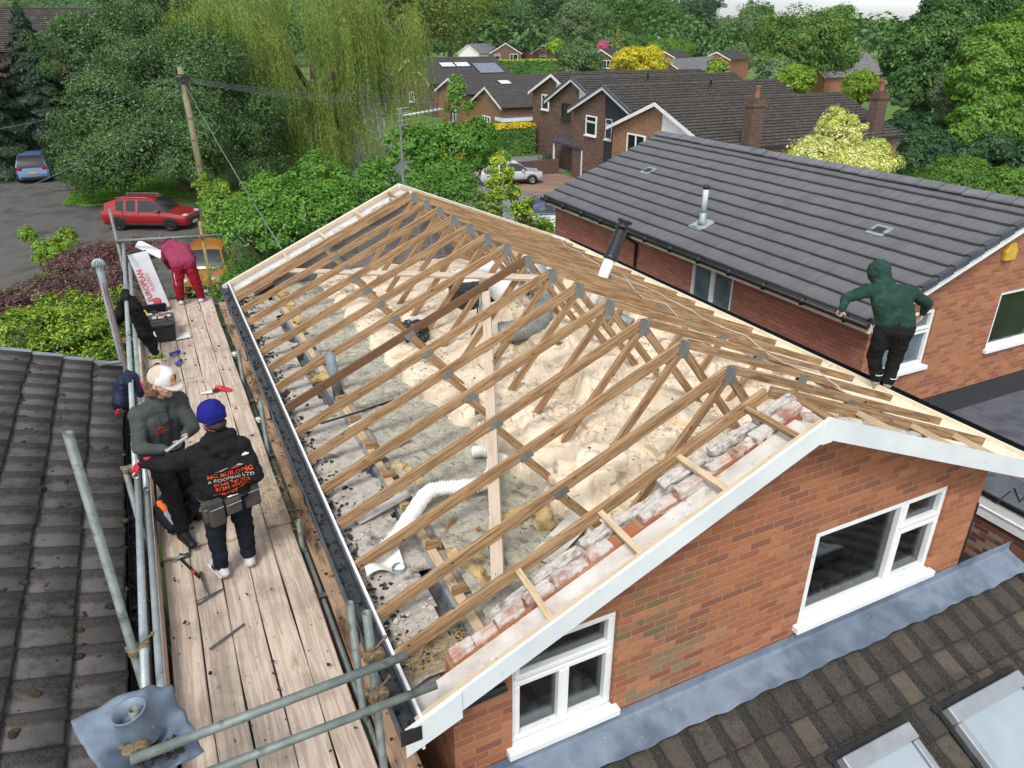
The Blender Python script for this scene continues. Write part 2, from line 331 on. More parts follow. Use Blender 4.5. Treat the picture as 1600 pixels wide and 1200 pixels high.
# ------------------------------------------------------------------ shared materials
BRK = [S(172, 108, 78), S(180, 116, 84), S(164, 102, 74), S(176, 112, 78), S(156, 96, 74), S(188, 126, 92), S(166, 104, 80), S(142, 90, 74)]
m_brick = brick('orange_brick', BRK, S(170, 138, 112), stains=[((-1.15, -4.5, 4.95), .70, S(128, 108, 82), .75), ((-.85, -4.5, 4.6), .55, S(132, 120, 98), .75), ((-1.1, -4.5, 5.2), .5, S(108, 98, 74), .8)])
m_brick2 = brick('warm_brick', [S(170, 112, 80), S(180, 122, 88), S(160, 102, 76), S(174, 116, 88), S(150, 94, 74)], S(168, 134, 110))
m_brick3 = brick('red_side_brick', [S(186, 122, 104), S(192, 130, 112), S(178, 114, 98), S(188, 124, 102), S(172, 110, 96)], S(140, 108, 96))
m_brickbrown = brick('brown_brick', [S(104, 84, 74), S(118, 94, 82), S(92, 72, 64), S(112, 86, 72), S(84, 68, 62)], S(126, 112, 100))
m_brickbuff = brick('buff_brick', [S(150, 112, 88), S(162, 122, 94), S(140, 102, 80), S(154, 116, 84)], S(150, 128, 108))
m_brickdark = brick('chimney_brick', [S(84, 66, 62), S(98, 74, 68), S(70, 56, 54), S(88, 64, 58)], S(140, 124, 112))
m_block = brick('grey_blockwork', [S(120, 122, 128), S(108, 111, 118), S(130, 132, 136), S(114, 115, 120)], S(150, 150, 150), bw=.45, bh=.225, mw=.014, bump=.3)
m_upvc = nmat('white_plastic', [S(222, 226, 229), S(238, 240, 241)], 3, .35, spec=.4, layers=[(14, .66, .78, S(176, 176, 170))])
m_upvcold = nmat('dusty_white_board', [S(188, 180, 172), S(220, 216, 210)], 5, .75, layers=[(9, .6, .75, S(140, 130, 120)), (40, .67, .72, S(90, 82, 74))])
m_barge = nmat('white_barge', [S(208, 216, 221), S(224, 230, 233)], 2, .35, spec=.45, layers=[(6, .64, .8, S(176, 186, 190)), (60, .71, .76, S(110, 108, 104))])
m_black = nmat('black_plastic', [S(24, 25, 27), S(38, 40, 43)], 6, .4, spec=.5, layers=[(20, .64, .72, S(92, 92, 90))])
m_gutter = nmat('grimy_gutter', [S(46, 50, 56), S(76, 82, 88), S(54, 58, 64)], 4, .4, spec=.5, layers=[(16, .6, .68, S(28, 26, 24)), (9, .66, .74, S(120, 122, 122))])
m_glass = glassmat('dark_glass', S(26, 30, 32))
m_glassgrey = glassmat('frosted_glass', S(84, 98, 104), .18)
TB = [S(146, 116, 86), S(172, 142, 108), S(124, 97, 72), S(160, 130, 96)]
m_truss = wood('roof_timber', TB, S(104, 76, 50), island=.22, spots=.6)
m_trussdk = wood('dark_roof_timber', [S(96, 72, 56), S(112, 84, 62), S(84, 64, 52)], S(56, 44, 38), island=.1)
m_plank = wood('grey_plank', [S(184, 170, 158), S(198, 182, 166), S(170, 152, 138)], S(128, 112, 98), island=.1)
m_batten = wood('pale_batten', [S(186, 162, 132), S(204, 184, 156), S(168, 142, 112)], S(120, 98, 76), island=.15)
m_board = wood('scaffold_plank', [S(186, 171, 157), S(203, 188, 173), S(170, 154, 141), S(195, 176, 161)], S(134, 118, 106), spots=.62, island=.13, gscale=(26, 1.3, 1), wet=S(138, 124, 112))
m_boardold = wood('stained_plank', [S(150, 124, 100), S(172, 146, 122), S(128, 102, 80)], S(84, 64, 48), spots=.5, island=.1, gscale=(26, 1.3, 1), wet=S(100, 82, 66))
m_galv = nmat('galvanised_tube', [S(156, 168, 170), S(184, 196, 198)], 7, .5, .45, layers=[(14, .62, .72, S(120, 128, 126)), (30, .7, .76, S(110, 92, 74))])
m_galvdk = nmat('weathered_tube', [S(104, 114, 112), S(134, 142, 138)], 9, .6, .35, layers=[(10, .58, .7, S(84, 90, 86)), (22, .68, .75, S(120, 100, 78))])
m_galvbr = nmat('brown_tube', [S(86, 78, 74), S(110, 100, 94)], 9, .65, .3, layers=[(10, .58, .7, S(70, 60, 56))])
m_galvmoss = nmat('mossy_tube', [S(128, 124, 74), S(150, 146, 92)], 8, .7, .1, layers=[(10, .58, .7, S(98, 96, 60))])
m_rust = nmat('rusty_coupler', [S(98, 80, 60), S(136, 120, 98), S(84, 66, 50)], 18, .7, .3)
m_plate = nmat('nail_plate', [S(122, 128, 128), S(146, 150, 148)], 12, .5, .5, layers=[(30, .6, .7, S(94, 92, 86))])
m_lead = nmat('lead_sheet', [S(106, 120, 137), S(126, 140, 157), S(94, 107, 124), S(114, 128, 145)], 1.6, .6, .2, spec=.4, bump=.2, bscale=9, bdist=.01, layers=[(1.2, .60, .8, S(108, 118, 132), (6, 1, 1)), (26, .68, .76, S(178, 188, 198)), (2, .68, .78, S(122, 118, 114))])
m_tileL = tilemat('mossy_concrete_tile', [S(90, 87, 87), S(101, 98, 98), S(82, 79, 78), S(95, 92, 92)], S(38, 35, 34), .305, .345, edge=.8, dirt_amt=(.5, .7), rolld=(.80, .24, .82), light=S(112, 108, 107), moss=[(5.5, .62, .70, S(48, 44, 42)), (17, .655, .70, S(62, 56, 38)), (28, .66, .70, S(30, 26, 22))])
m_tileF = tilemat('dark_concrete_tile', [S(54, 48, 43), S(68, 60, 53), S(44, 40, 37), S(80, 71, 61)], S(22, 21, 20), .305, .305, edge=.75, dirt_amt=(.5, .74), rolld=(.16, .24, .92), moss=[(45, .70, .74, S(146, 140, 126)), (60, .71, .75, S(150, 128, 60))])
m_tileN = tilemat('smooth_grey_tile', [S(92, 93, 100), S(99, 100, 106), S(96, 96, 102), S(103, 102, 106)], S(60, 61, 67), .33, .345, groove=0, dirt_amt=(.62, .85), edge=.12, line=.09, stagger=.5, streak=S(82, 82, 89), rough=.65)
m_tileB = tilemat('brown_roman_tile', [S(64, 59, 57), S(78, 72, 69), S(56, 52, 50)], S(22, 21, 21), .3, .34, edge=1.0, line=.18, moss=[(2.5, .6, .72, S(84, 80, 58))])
m_ridge = nmat('grey_ridge_tile', [S(96, 98, 104), S(116, 116, 120)], 5, .7, island=.08)
m_dryverge = nmat('verge_unit', [S(62, 68, 78), S(82, 88, 98)], 5, .5, island=.08)
m_mortar = nmat('broken_mortar', [S(150, 144, 138), S(196, 192, 186), S(132, 122, 114)], 9, .95, bump=.8, bscale=22, bdist=.02, layers=[(7, .62, .7, S(96, 88, 82))])
m_rawbrick = nmat('broken_brick', [S(160, 122, 110), S(182, 150, 138), S(150, 110, 98)], 7, .95, bump=.6, bscale=26, bdist=.015, island=.14, layers=[(6, .40, .52, S(192, 186, 180)), (5, .60, .7, S(120, 106, 98))])
m_quilt = nmat('cream_glass_wool', [S(214, 195, 168), S(227, 211, 187), S(236, 223, 203), S(220, 200, 170)], 2.2, .95, spec=.1, bump=.7, bscale=55, bdist=.02, layers=[(2.2, .6, .75, S(214, 188, 146)), (5, .63, .74, S(240, 216, 196)), (34, .70, .745, S(120, 104, 80)), (13, .68, .75, S(160, 138, 104))])
m_fill = nmat('grey_loose_wool', [S(156, 154, 140), S(184, 180, 166), S(140, 136, 122)], 9, .95, spec=.1, bump=.9, bscale=34, bdist=.03, layers=[(4, .56, .68, S(166, 162, 158)), (16, .62, .7, S(98, 90, 76)), (24, .66, .72, S(206, 200, 180))])
m_oldroll = nmat('old_brown_quilt', [S(170, 146, 100), S(198, 174, 128), S(150, 124, 82)], 7, .95, spec=.1, bump=.8, bscale=24, bdist=.03, layers=[(9, .6, .7, S(120, 100, 66)), (4, .6, .7, S(206, 184, 142))])
m_slab = nmat('dusty_wall_head', [S(160, 152, 144), S(186, 180, 172), S(140, 132, 124)], 6, .95, bump=.6, bscale=24, bdist=.015, layers=[(5, .56, .66, S(110, 102, 94)), (22, .64, .7, S(214, 210, 204)), (40, .68, .72, S(62, 54, 48))])
m_void = flat('cavity_dark', S(34, 36, 40), .9); m_cav = nmat('cavity_rubble', [S(92, 92, 94), S(120, 116, 110), S(76, 78, 84)], 9, .95, bump=.6)
m_bluegrey = nmat('inner_leaf_face', [S(126, 134, 146), S(150, 156, 166)], 7, .9, bump=.4, layers=[(5, .58, .7, S(76, 78, 80))])
m_plaster = nmat('ceiling_board', [S(170, 160, 148), S(190, 182, 172)], 4, .9)
m_crumb = nmat('debris', [S(60, 54, 48), S(40, 36, 33), S(90, 82, 74)], 20, .95, island=.5)
m_crumbl = nmat('pale_debris', [S(206, 200, 194), S(180, 172, 164), S(226, 224, 220)], 20, .9, island=.2)
m_whiteduct = nmat('white_duct', [S(222, 222, 220), S(240, 240, 238)], 6, .6, layers=[(10, .64, .74, S(190, 186, 178))])
m_greyduct = nmat('silver_duct', [S(140, 148, 152), S(170, 178, 180)], 6, .45, .3)
m_pvcgrey = nmat('grey_pipe', [S(112, 122, 130), S(134, 144, 150)], 5, .5, layers=[(9, .6, .72, S(92, 98, 100))])
m_felt = nmat('roofing_felt', [S(74, 78, 86), S(92, 96, 104), S(62, 66, 73)], 1.6, .85, bump=.2, bscale=60, layers=[(2.2, .6, .68, S(52, 54, 60)), (4, .68, .74, S(126, 134, 144)), (70, .72, .76, S(190, 196, 200))])
m_cream = nmat('cream_soffit', [S(220, 208, 182), S(236, 228, 206)], 4, .7, layers=[(8, .6, .72, S(190, 174, 144)), (40, .7, .75, S(120, 104, 82))])
m_paper = flat('paper_white', S(232, 232, 228), .8)
m_tin = nmat('dull_steel', [S(104, 110, 114), S(140, 146, 148)], 9, .4, .7)
m_rubber = flat('black_rubber', S(20, 20, 21), .7)
# ------------------------------------------------------------------ the house being re-roofed
RX, RZ, RK, RKR = 4.09, 6.88, .4455, .40
def zr(x): return RZ - (RK if x < RX else RKR) * abs(x - RX)
house = thing('house', 'orange brick house with its roof stripped to bare timber trusses and insulation', 'house', (RX, 8, 0))
WY0, WY1 = 3.5, 12.85                       # outer faces of the two gables
WX0, WX1 = 1.23, 6.94
def gable_poly(x0, x1, zb, drop=.13, zt=None):
    """wall piece between x0 and x1, bottom zb, under the rake (or under zt)"""
    xs = [x0] + ([RX] if x0 < RX < x1 else []) + [x1]
    top = [(x, (zr(x) - drop) if zt is None else zt) for x in xs]
    return [(x0, zb), (x1, zb)] + top[::-1]
def wall_with_windows(mb, wins, x0, x1, zb, y0, y1, drop=.13):
    xs = x0
    for (a, b, c, d) in wins:
        mb.prism(gable_poly(xs, a, zb, drop), lambda x, z: (x, y0, z), lambda x, z: (x, y1, z))
        mb.prism(gable_poly(a, b, zb, drop, c), lambda x, z: (x, y0, z), lambda x, z: (x, y1, z))
        mb.prism(gable_poly(a, b, d, drop), lambda x, z: (x, y0, z), lambda x, z: (x, y1, z)); xs = b
    mb.prism(gable_poly(xs, x1, zb, drop), lambda x, z: (x, y0, z), lambda x, z: (x, y1, z)); return mb
WINS = [(1.70, 2.60, 4.42, 5.43), (4.63, 6.40, 4.45, 5.47)]
w = MB(); wall_with_windows(w, WINS, WX0, WX1, 0, WY0, WY0 + .1)
w.box(WX0, WX0 + .1, WY0 + .1, WY1, 0, 5.30); w.box(WX1 - .1, WX1, WY0 + .1, WY1, 0, 5.30)
w.prism(gable_poly(WX0 + .1, WX1 - .1, 0), lambda x, z: (x, WY1 - .1, z), lambda x, z: (x, WY1, z))
w.build('brick_wall', m_brick, house)
# inner leaf of grey block, both gables and both eaves
w = MB(); w.prism(gable_poly(1.6, 6.58, 5.0, .16), lambda x, z: (x, 12.58, z), lambda x, z: (x, 12.68, z)); w.build('block_inner_leaf', m_block, house); w = MB()
for (a, b, c) in ((1.62, 2.75, .3), (2.75, 4.5, .22), (4.5, 6.5, .24)):
    w.prism(gable_poly(a, b, 5.2, c), lambda x, z: (x, 3.65, z), lambda x, z: (x, 3.74, z))
w.build('block_inner_leaf', m_block, house)
for a in (1.52, 6.56): MB().box(a, a + .10, 3.75, 12.57, 4.6, 5.335).build('eaves_inner_leaf', m_bluegrey, house)
w = MB(); w.box(1.34, 1.515, 3.75, 12.57, 5.0, 5.15); w.build('cavity_floor', m_cav, house)
for a in (1.585, 6.6): MB().beam((a, 3.75, 5.365), (a, 12.57, 5.365), .08, .05).build('wall_plate', m_batten, house)
w = MB(); w.box(1.63, 6.55, 3.75, 12.57, 5.30, 5.32); w.build('ceiling', m_plaster, house)
# wall heads: dusty mortar on the outer leaf and on the eaves boards
def slab(x, y):
    z = 5.315 + .02 * fbm(x, y, 3, 3) + .03 * np.maximum(0, fbm(x, y, 9, 9) - .5) - .07 * np.clip((1.1 - x) / .15, 0, 1)
    return z
def slabmask(x, y): return ~((x > 1.38 + .06 * (fbm(x, y, 6, 4) - .5) + .22 * np.clip((fbm(y, y * 0, 1.6, 17) - .50) * 8, 0, 1)) | (x < .935))
hfield('wall_head', .93, 1.62, 3.62, 12.9, .03, slab, m_slab, house, slabmask)
hfield('wall_head', 6.62, 7.25, 3.62, 12.9, .05, lambda x, y: 5.27 + .07 * fbm(x, y, 5, 2), m_slab, house)
# trusses
NT_, Y0T, DY = 14, 4.25, .62
RD, TH = .097, .038
def make_truss(y, first=False):
    t = thing('roof_truss', None, None, (RX, y, 5.4)); t.parent = house; t.matrix_parent_inverse = Matrix.Identity(4)
    t.location = (0, y - 8, 5.4)
    def rafter(s, mat=m_truss):
        kk = RK if s < 0 else RKR; RD_ = RD if s < 0 else .076
        x1 = RX + s * (3.14 if s < 0 else 3.28 + random.uniform(-.22, .12))
        mid = RD_ / 2 / math.cos(math.atan(kk)); a = Vector((RX + s * .019, y, zr(RX + s * .019) - mid)); b = Vector((x1, y, zr(x1) - mid))
        nb = Vector((s * math.sin(math.atan(kk)), 0, math.cos(math.atan(kk)))); MB().beam(a, b, TH, RD_, nb).build('rafter', mat, t)
    i = round((y - Y0T) / DY); rafter(-1, m_trussdk if i == 6 else m_truss); rafter(1)
    MB().beam((1.54, y, 5.425), (6.64, y, 5.425), TH, .07).build('ceiling_tie', m_truss, t)
    for s in (-1, 1):
        MB().beam((RX + s * .035, y, RZ - .14), (RX + s * 1.03, y, 5.49), TH, .072, (1, 0, .3)).build('web', m_truss, t)
        MB().beam((RX + s * 1.62, y, zr(RX + s * 1.62) - .09), (RX + s * 1.09, y, 5.49), TH, .072, (1, 0, .3)).build('web', m_truss, t)
        for e in (-1, 1):
            MB().rbox((RX + s * 1.60, y + e * (TH / 2 + .002), zr(RX + s * 1.60) - .085), (.13, .003, .075), 0, 0, s * math.atan(RK)).build('nail_plate', m_plate, t)
    for e in (-1, 1): MB().rbox((RX, y + e * (TH / 2 + .002), RZ - .10), (.115, .003, .16)).build('nail_plate', m_plate, t)
    return t
for i in range(NT_): make_truss(Y0T + DY * i)
# gable ladders: the last rafter inside each gable, noggins over the brickwork, barge rafter
def ladder(y, yo, sgn):
    g = thing('gable_ladder', None, None); g.parent = house; g.location = (0, y - 8, 5.4)
    for s in (-1, 1):
        kk = RK if s < 0 else RKR; nb = Vector((s * math.sin(math.atan(kk)), 0, math.cos(math.atan(kk)))); x1 = RX + s * 3.15
        m = RD / 2 / math.cos(math.atan(kk))
        MB().beam((RX + s * .02, y, zr(RX + .02) - m), (x1, y, zr(x1) - m), TH, RD, nb).build('rafter', m_truss, g)
        mo = .03 / math.cos(math.atan(kk)); x2 = RX + s * 3.2
        MB().beam((RX + s * .02, yo, zr(RX + .02) - mo), (x2, yo, zr(x2) - mo), .035, .055, nb).build('barge_rafter', m_batten, g)
        for k, d in enumerate((.22, .84, 1.52, 2.2) if s < 0 else (.3, 1.1, 1.9, 2.6)):
            x = RX + s * d
            MB().beam((x, y - sgn * .02, zr(x) - .05), (x + random.uniform(-.03, .03), yo + sgn * .02, zr(x) - .045), .045, .045, nb).build('noggin', m_batten if k else m_truss, g)
ladder(3.80, 3.225, 1); ladder(12.50, 13.12, -1)
# soffit boards behind the barges, dusty on top
def rake_board(mb, y0, y1, off, th, x0=.92, x1=7.55):
    for a, b in ((x0, RX), (RX, x1)):
        mb.prism([(a, zr(a) - off), (b, zr(b) - off), (b, zr(b) - off - th), (a, zr(a) - off - th)], lambda x, z: (x, y0, z), lambda x, z: (x, y1, z))
    return mb
rake_board(MB(), 3.203, 3.497, .155, .012).build('gable_soffit', m_upvcold, house)
rake_board(MB(), 12.853, 13.135, .155, .012).build('gable_soffit', m_upvcold, house)
rake_board(MB(), 3.178, 3.201, -.012, .178, .80, 7.72).build('bargeboard', m_barge, house)
rake_board(MB(), 13.137, 13.16, -.012, .215, .80, 7.72).build('bargeboard', m_barge, house)
w = MB(); w.prism([(RX - .05, zr(RX - .05) - .174), (RX + .05, zr(RX + .05) - .174), (RX + .05, zr(RX + .05) + .016), (RX, RZ + .016), (RX - .05, zr(RX - .05) + .016)], lambda x, z: (x, 3.170, z), lambda x, z: (x, 3.1775, z))
w.build('barge_joint', m_barge, house)
w = MB(); w.prism([(.79, zr(.79) - .20), (1.18, zr(1.18) - .215), (1.18, zr(1.18) + .014), (.79, zr(.79) + .014)], lambda x, z: (x, 3.165, z), lambda x, z: (x, 3.177, z)); w.build('barge_box_end', m_barge, house)
w = MB(); w.box(.93, 1.229, 3.5, 12.86, 5.16, 5.175); w.build('eaves_soffit', m_upvcold, house)
# fascia and gutter on the scaffold side
w = MB(); w.box(.905, .925, 3.20, 13.14, 5.18, 5.475); w.build('fascia', m_upvc, house)
w = MB(); sec = [(.765, 5.44), (.765, 5.335), (.897, 5.335), (.897, 5.445), (.887, 5.445), (.887, 5.347), (.777, 5.347), (.777, 5.44)]
w.prism(sec, lambda x, z: (x, 3.16, z), lambda x, z: (x, 13.2, z)); gut = w.build('gutter', m_gutter, house)
for y in (3.165, 13.19): MB().box(.76, .9, y - .006, y + .006, 5.33, 5.45).build('gutter_end', m_black, gut)
for y in (4.2, 6.1, 8.0, 9.9, 11.8): MB().box(.760, .902, y - .05, y + .05, 5.327, 5.333).box(.757, .763, y - .05, y + .05, 5.333, 5.45).build('gutter_joint', m_black, gut)
w = MB(); w.box(.778, .886, 3.18, 13.18, 5.349, 5.372); w.build('gutter_silt', nmat('wet_silt', [S(40, 42, 44), S(66, 70, 74), S(50, 50, 50)], 5, .35, layers=[(20, .6, .66, S(20, 19, 18))]), gut)
# cream eaves board and gutter on the far side
w = MB(); w.box(7.18, 7.60, 3.2, 13.1, 5.40, 5.418); w.build('eaves_board', m_cream, house)
w = MB(); w.box(7.60, 7.62, 3.2, 13.1, 5.25, 5.47); w.build('fascia', m_cream, house)
w = MB(); w.prism([(7.622, 5.47), (7.622, 5.37), (7.74, 5.37), (7.74, 5.47), (7.73, 5.47), (7.73, 5.38), (7.632, 5.38), (7.632, 5.47)], lambda x, z: (x, 3.16, z), lambda x, z: (x, 13.2, z)); w.build('gutter', m_black, house)
w = MB(); w.tube([(6.93, 3.488, 5.1), (6.932, 3.488, 4.3)], .008, 6); w.tube([(6.96, 3.45, 5.18), (7.1, 3.42, 5.08), (7.25, 3.4, 5.2)], .008, 6); w.tube([(7.3, 3.4, 5.22), (7.45, 3.38, 5.02), (7.6, 3.38, 5.12)], .008, 6); w.build('cable', m_black, house)
w = MB(); w.tube([(1.24, 3.44, 5.14), (1.62, 3.44, 5.16)], .035, 10); w.build('overflow_pipe', m_black, house)
# rough brick and mortar along the stripped rake
def rough_rake(name, y0, y1, drop, mat, seed, x0=1.25, x1=6.9, amp=.05, step=(.10, .235)):
    r = random.Random(seed); mb = MB(); x = x0
    while x < x1:
        ln = r.uniform(*step); b = min(x1, x + ln); cx = (x + b) / 2; sl = -RKR if cx > RX else RK; tilt = math.atan(sl) * r.uniform(.55, 1.0); h = r.uniform(.06, .09)
        if r.random() < .93: mb.rbox((cx, (y0 + y1) / 2 + r.uniform(-.012, .012), zr(cx) - drop - r.uniform(0, amp)), (ln * .97 / math.cos(tilt), (y1 - y0) * r.uniform(.86, 1.04), h), r.uniform(-.05, .05), r.uniform(-.12, .12), -tilt)
        x = b
    for a, b in ((x0, RX), (RX, x1)): mb.prism([(a, zr(a) - drop - .03), (b, zr(b) - drop - .03), (b, zr(b) - drop - .16), (a, zr(a) - drop - .16)], lambda x, z: (x, y0 + .004, z), lambda x, z: (x, y1 - .004, z))
    o = mb.build(name, mat, house, bevel=.008)
    sb = o.modifiers.new('sub', 'SUBSURF'); sb.subdivision_type = 'SIMPLE'; sb.levels = sb.render_levels = 3
    tx = bpy.data.textures.new(name, 'CLOUDS'); tx.noise_scale = .05; dm = o.modifiers.new('chip', 'DISPLACE'); dm.texture = tx; dm.strength = .035; dm.mid_level = .5; dm.texture_coords = 'GLOBAL'
rough_rake('rake_brick', 3.50, 3.60, .105, m_rawbrick, 3, step=(.14, .3))
rough_rake('rake_mortar', 3.645, 3.745, .13, m_mortar, 5, 1.6, 6.6, .05, (.2, .46))
rough_rake('rake_mortar', 12.6, 12.85, .11, m_mortar, 9, 1.25, 6.9, .03, (.2, .5))
w = MB(); rake_board(w, 3.605, 3.64, .30, .01, 1.65, 6.5).build('cavity', m_void, house)
# loose braces nailed under and over the rafters
w = MB(); w.beam((3.50, 7.95, zr(3.5) - .135), (1.75, 3.84, zr(1.75) - .135), .10, .03, (-.4, 0, .9)); w.build('brace_board', m_plank, house)
w = MB(); w.beam((4.0, 7.5, zr(4.0) - .12), (1.86, 12.35, zr(1.86) - .12), .10, .03, (-.4, 0, .9)); w.build('brace_board', m_plank, house)
w = MB(); w.beam((1.66, 4.85, 5.43), (2.45, 5.6, 5.45), .04, .09); w.beam((2.02, 4.3, 5.47), (2.02, 4.87, 5.44), .05, .07); w.build('joist_brace', m_truss, house)
for a, b in (((5.0, 6.1), (6.9, 12.3)), ((5.6, 4.3), (6.3, 9.5))):
    w = MB(); pts = []
    for k in range(14):
        q = k / 13; x = a[0] + (b[0] - a[0]) * q; pts.append((x + .06 * math.sin(k * 2.1), a[1] + (b[1] - a[1]) * q, zr(x) + .02 + .03 * math.sin(k * 1.7)))
    w.tube(pts, .006, 5); w.build('loose_cable', m_crumbl, house)
# windows: frame > pane, sill
m_clear = None
def clear_glass():
    t = NT('window_glass'); tr = t.n('ShaderNodeBsdfTransparent'); tr.inputs[0].default_value = (.62, .66, .66, 1)
    gl = t.n('ShaderNodeBsdfGlossy'); gl.inputs['Roughness'].default_value = .03; lw = t.n('ShaderNodeLayerWeight'); lw.inputs[0].default_value = .22
    m = t.n('ShaderNodeMixShader'); t.l(t.math('ADD', t.math('MULTIPLY', lw.outputs['Fresnel'], .6), .10), m.inputs[0]); t.l(tr.outputs[0], m.inputs[1]); t.l(gl.outputs[0], m.inputs[2]); t.l(m.outputs[0], t.out.inputs[0]); return t.m
m_clear = clear_glass()
def window(parent, P, ux, un, w, h, cells, frame_mat=None, glass=None, sill=True, fw=.055, depth=.07, name='window', silld=.10, reveal=.03):
    """P = lower-left outer corner, ux along the wall, un outward; cells = list of (x0,x1,z0,z1) fractions, one per light"""
    frame_mat = frame_mat or m_upvc; glass = glass or m_glass; P, ux, un = Vector(P), Vector(ux), Vector(un); Z = Vector((0, 0, 1)); fr = MB()
    def bx(mb, a, b, c, d, n0, n1):
        ctr = P + ux * (a + b) / 2 + Z * (c + d) / 2 + un * (n0 + n1) / 2; mb.frame(ctr, ux, un, Z, abs(b - a), abs(n1 - n0), abs(d - c))
    o0, o1 = -reveal - depth, -reveal
    bx(fr, 0, w, 0, fw, o0, o1); bx(fr, 0, w, h - fw, h, o0, o1); bx(fr, 0, fw, fw, h - fw, o0, o1); bx(fr, w - fw, w, fw, h - fw, o0, o1)
    for (a, b, c, d) in cells:
        a, b, c, d = a * w, b * w, c * h, d * h; s = .045
        for q in ((a, b, c, c + s), (a, b, d - s, d), (a, a + s, c + s, d - s), (b - s, b, c + s, d - s)): bx(fr, *q, o0 + .004, o1 + .014)
    f = fr.build(name, frame_mat, parent, bevel=.006)
    for (a, b, c, d) in cells:
        g = MB(); bx(g, a * w + .03, b * w - .03, c * h + .03, d * h - .03, o0 + .02, o0 + .03); g.build('pane', glass, f)
    if sill:
        sb = MB(); bx(sb, -.05, w + .05, -.07, -.001, -reveal - .02, silld - reveal); bx(sb, -.0, w, -.002, .014, -reveal + .002, max(.002, -reveal + .04)); sb.build('sill', frame_mat, f, bevel=.006)
    return f
window(house, (1.70, 3.5, 4.42), (1, 0, 0), (0, -1, 0), .90, 1.01, [(.03, .5, .03, .63), (.5, .97, .03, .63), (.03, .97, .65, .97)], glass=m_clear)
window(house, (4.63, 3.5, 4.45), (1, 0, 0), (0, -1, 0), 1.77, 1.02, [(.02, .66, .03, .97), (.665, .98, .03, .63), (.665, .98, .65, .97)], glass=m_clear)
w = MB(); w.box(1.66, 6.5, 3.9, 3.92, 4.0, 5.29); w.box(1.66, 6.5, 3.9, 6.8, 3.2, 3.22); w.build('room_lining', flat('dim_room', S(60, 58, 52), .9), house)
w = MB(); w.box(4.65, 6.38, 3.61, 3.80, 4.44, 4.465); w.box(1.72, 2.58, 3.61, 3.8, 4.41, 4.435); w.build('window_board', m_upvc, house)
r = random.Random(4)
for k in range(11):
    x = 4.75 + .09 * k + r.uniform(-.02, .02); s = r.uniform(.02, .04); c = r.choice([S(60, 50, 44), S(120, 126, 124), S(84, 60, 54), S(40, 44, 46), S(150, 150, 146)])
    w = MB(); w.lathe([(s, 0), (s * 1.1, s), (s * .9, s * 2), (s * .4, s * r.uniform(2.2, 3.4))], (x, 3.69 + r.uniform(-.04, .05), 4.466), 8)
    tag(w.build('ornament', flat('ornament_paint', c, .5), None, True), 'small ornament among the clutter on the inside sill of the wide gable window', 'ornament', 'ornaments on the window board')
for x, h in ((1.98, .12), (2.38, .20)):
    w = MB(); w.lathe([(.05, 0), (.055, h * .6), (.03, h * .85), (.03, h)], (x, 3.69, 4.436), 12)
    tag(w.build('bottle', m_upvc, None, True), ('short' if h < .15 else 'tall') + ' white bottle behind the small gable window glass', 'bottle')
# lower front roof: lead flashing, dark tiles, roof windows
FP = R_(24); FY, FZ, FX0, FX1 = 3.497, 4.13, .4, 7.72
fs = Vector((0, math.cos(FP), math.sin(FP))); fn = Vector((0, -math.sin(FP), math.cos(FP))); FL = 3.6
fo = Vector((FX0, FY, FZ)) - fs * FL
def roll_prof(w0, h, gap=.0, pan=0.0):
    def f(t):
        if t < w0: return h * math.sin(math.pi * t / w0) ** .8
        return pan * math.sin(math.pi * (t - w0) / (1 - w0)) - (gap if t > .965 else 0)
    return f
def flip(p): return lambda t: p(1 - t)
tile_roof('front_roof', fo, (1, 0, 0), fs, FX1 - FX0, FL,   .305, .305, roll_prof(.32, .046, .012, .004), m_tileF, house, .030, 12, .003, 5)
w = MB(); a = fo - fn * .03; w.prism([(0, 0), (FL, 0), (FL, -.1), (0, -.1)], lambda s_, n_: Vector((FX0, a.y, a.z)) + fs * s_ + fn * n_, lambda s_, n_: Vector((FX1, a.y, a.z)) + fs * s_ + fn * n_); w.build('roof_deck', m_void, house)
w = MB(); a = fo + fs * 0; w.beam(Vector((FX1 + .02, a.y, a.z)) + fn * .0, Vector((FX1 + .02, FY, FZ)) - fn * .0, .05, .12, fn); w.build('verge', m_tileF, house)
def lead(x, s_):
    return None
nx, ns = 150, 14; V = []; xs = np.linspace(1.1, 7.80, nx)
for j in range(ns):
    q = j / (ns - 1)
    for i, x in enumerate(xs):
        wv = .006 * math.sin(x * 7.0 + math.sin(x * 3)) + .004 * math.sin(x * 20.6)
        if q < .35: k = q / .35; p = Vector((x, 3.488 - .006 * k, FZ + .20 * (1 - k) + .078 * k)) 
        else:
            k = (q - .35) / .65; p = Vector((x, 3.48, FZ + .078)) - fs * (k * (.27 + .008 * math.sin(x * 7.3) + .006 * math.sin(x * 23))) + fn * (.012 + wv * k + (.004 * math.sin(x * 2 * math.pi / .305) * k + .034 * k))
        V.append(p)
F = [[j * nx + i, j * nx + i + 1, (j + 1) * nx + i + 1, (j + 1) * nx + i] for j in range(ns - 1) for i in range(nx - 1)]
npmesh('lead_flashing', V, F, m_lead, house, smooth=True)
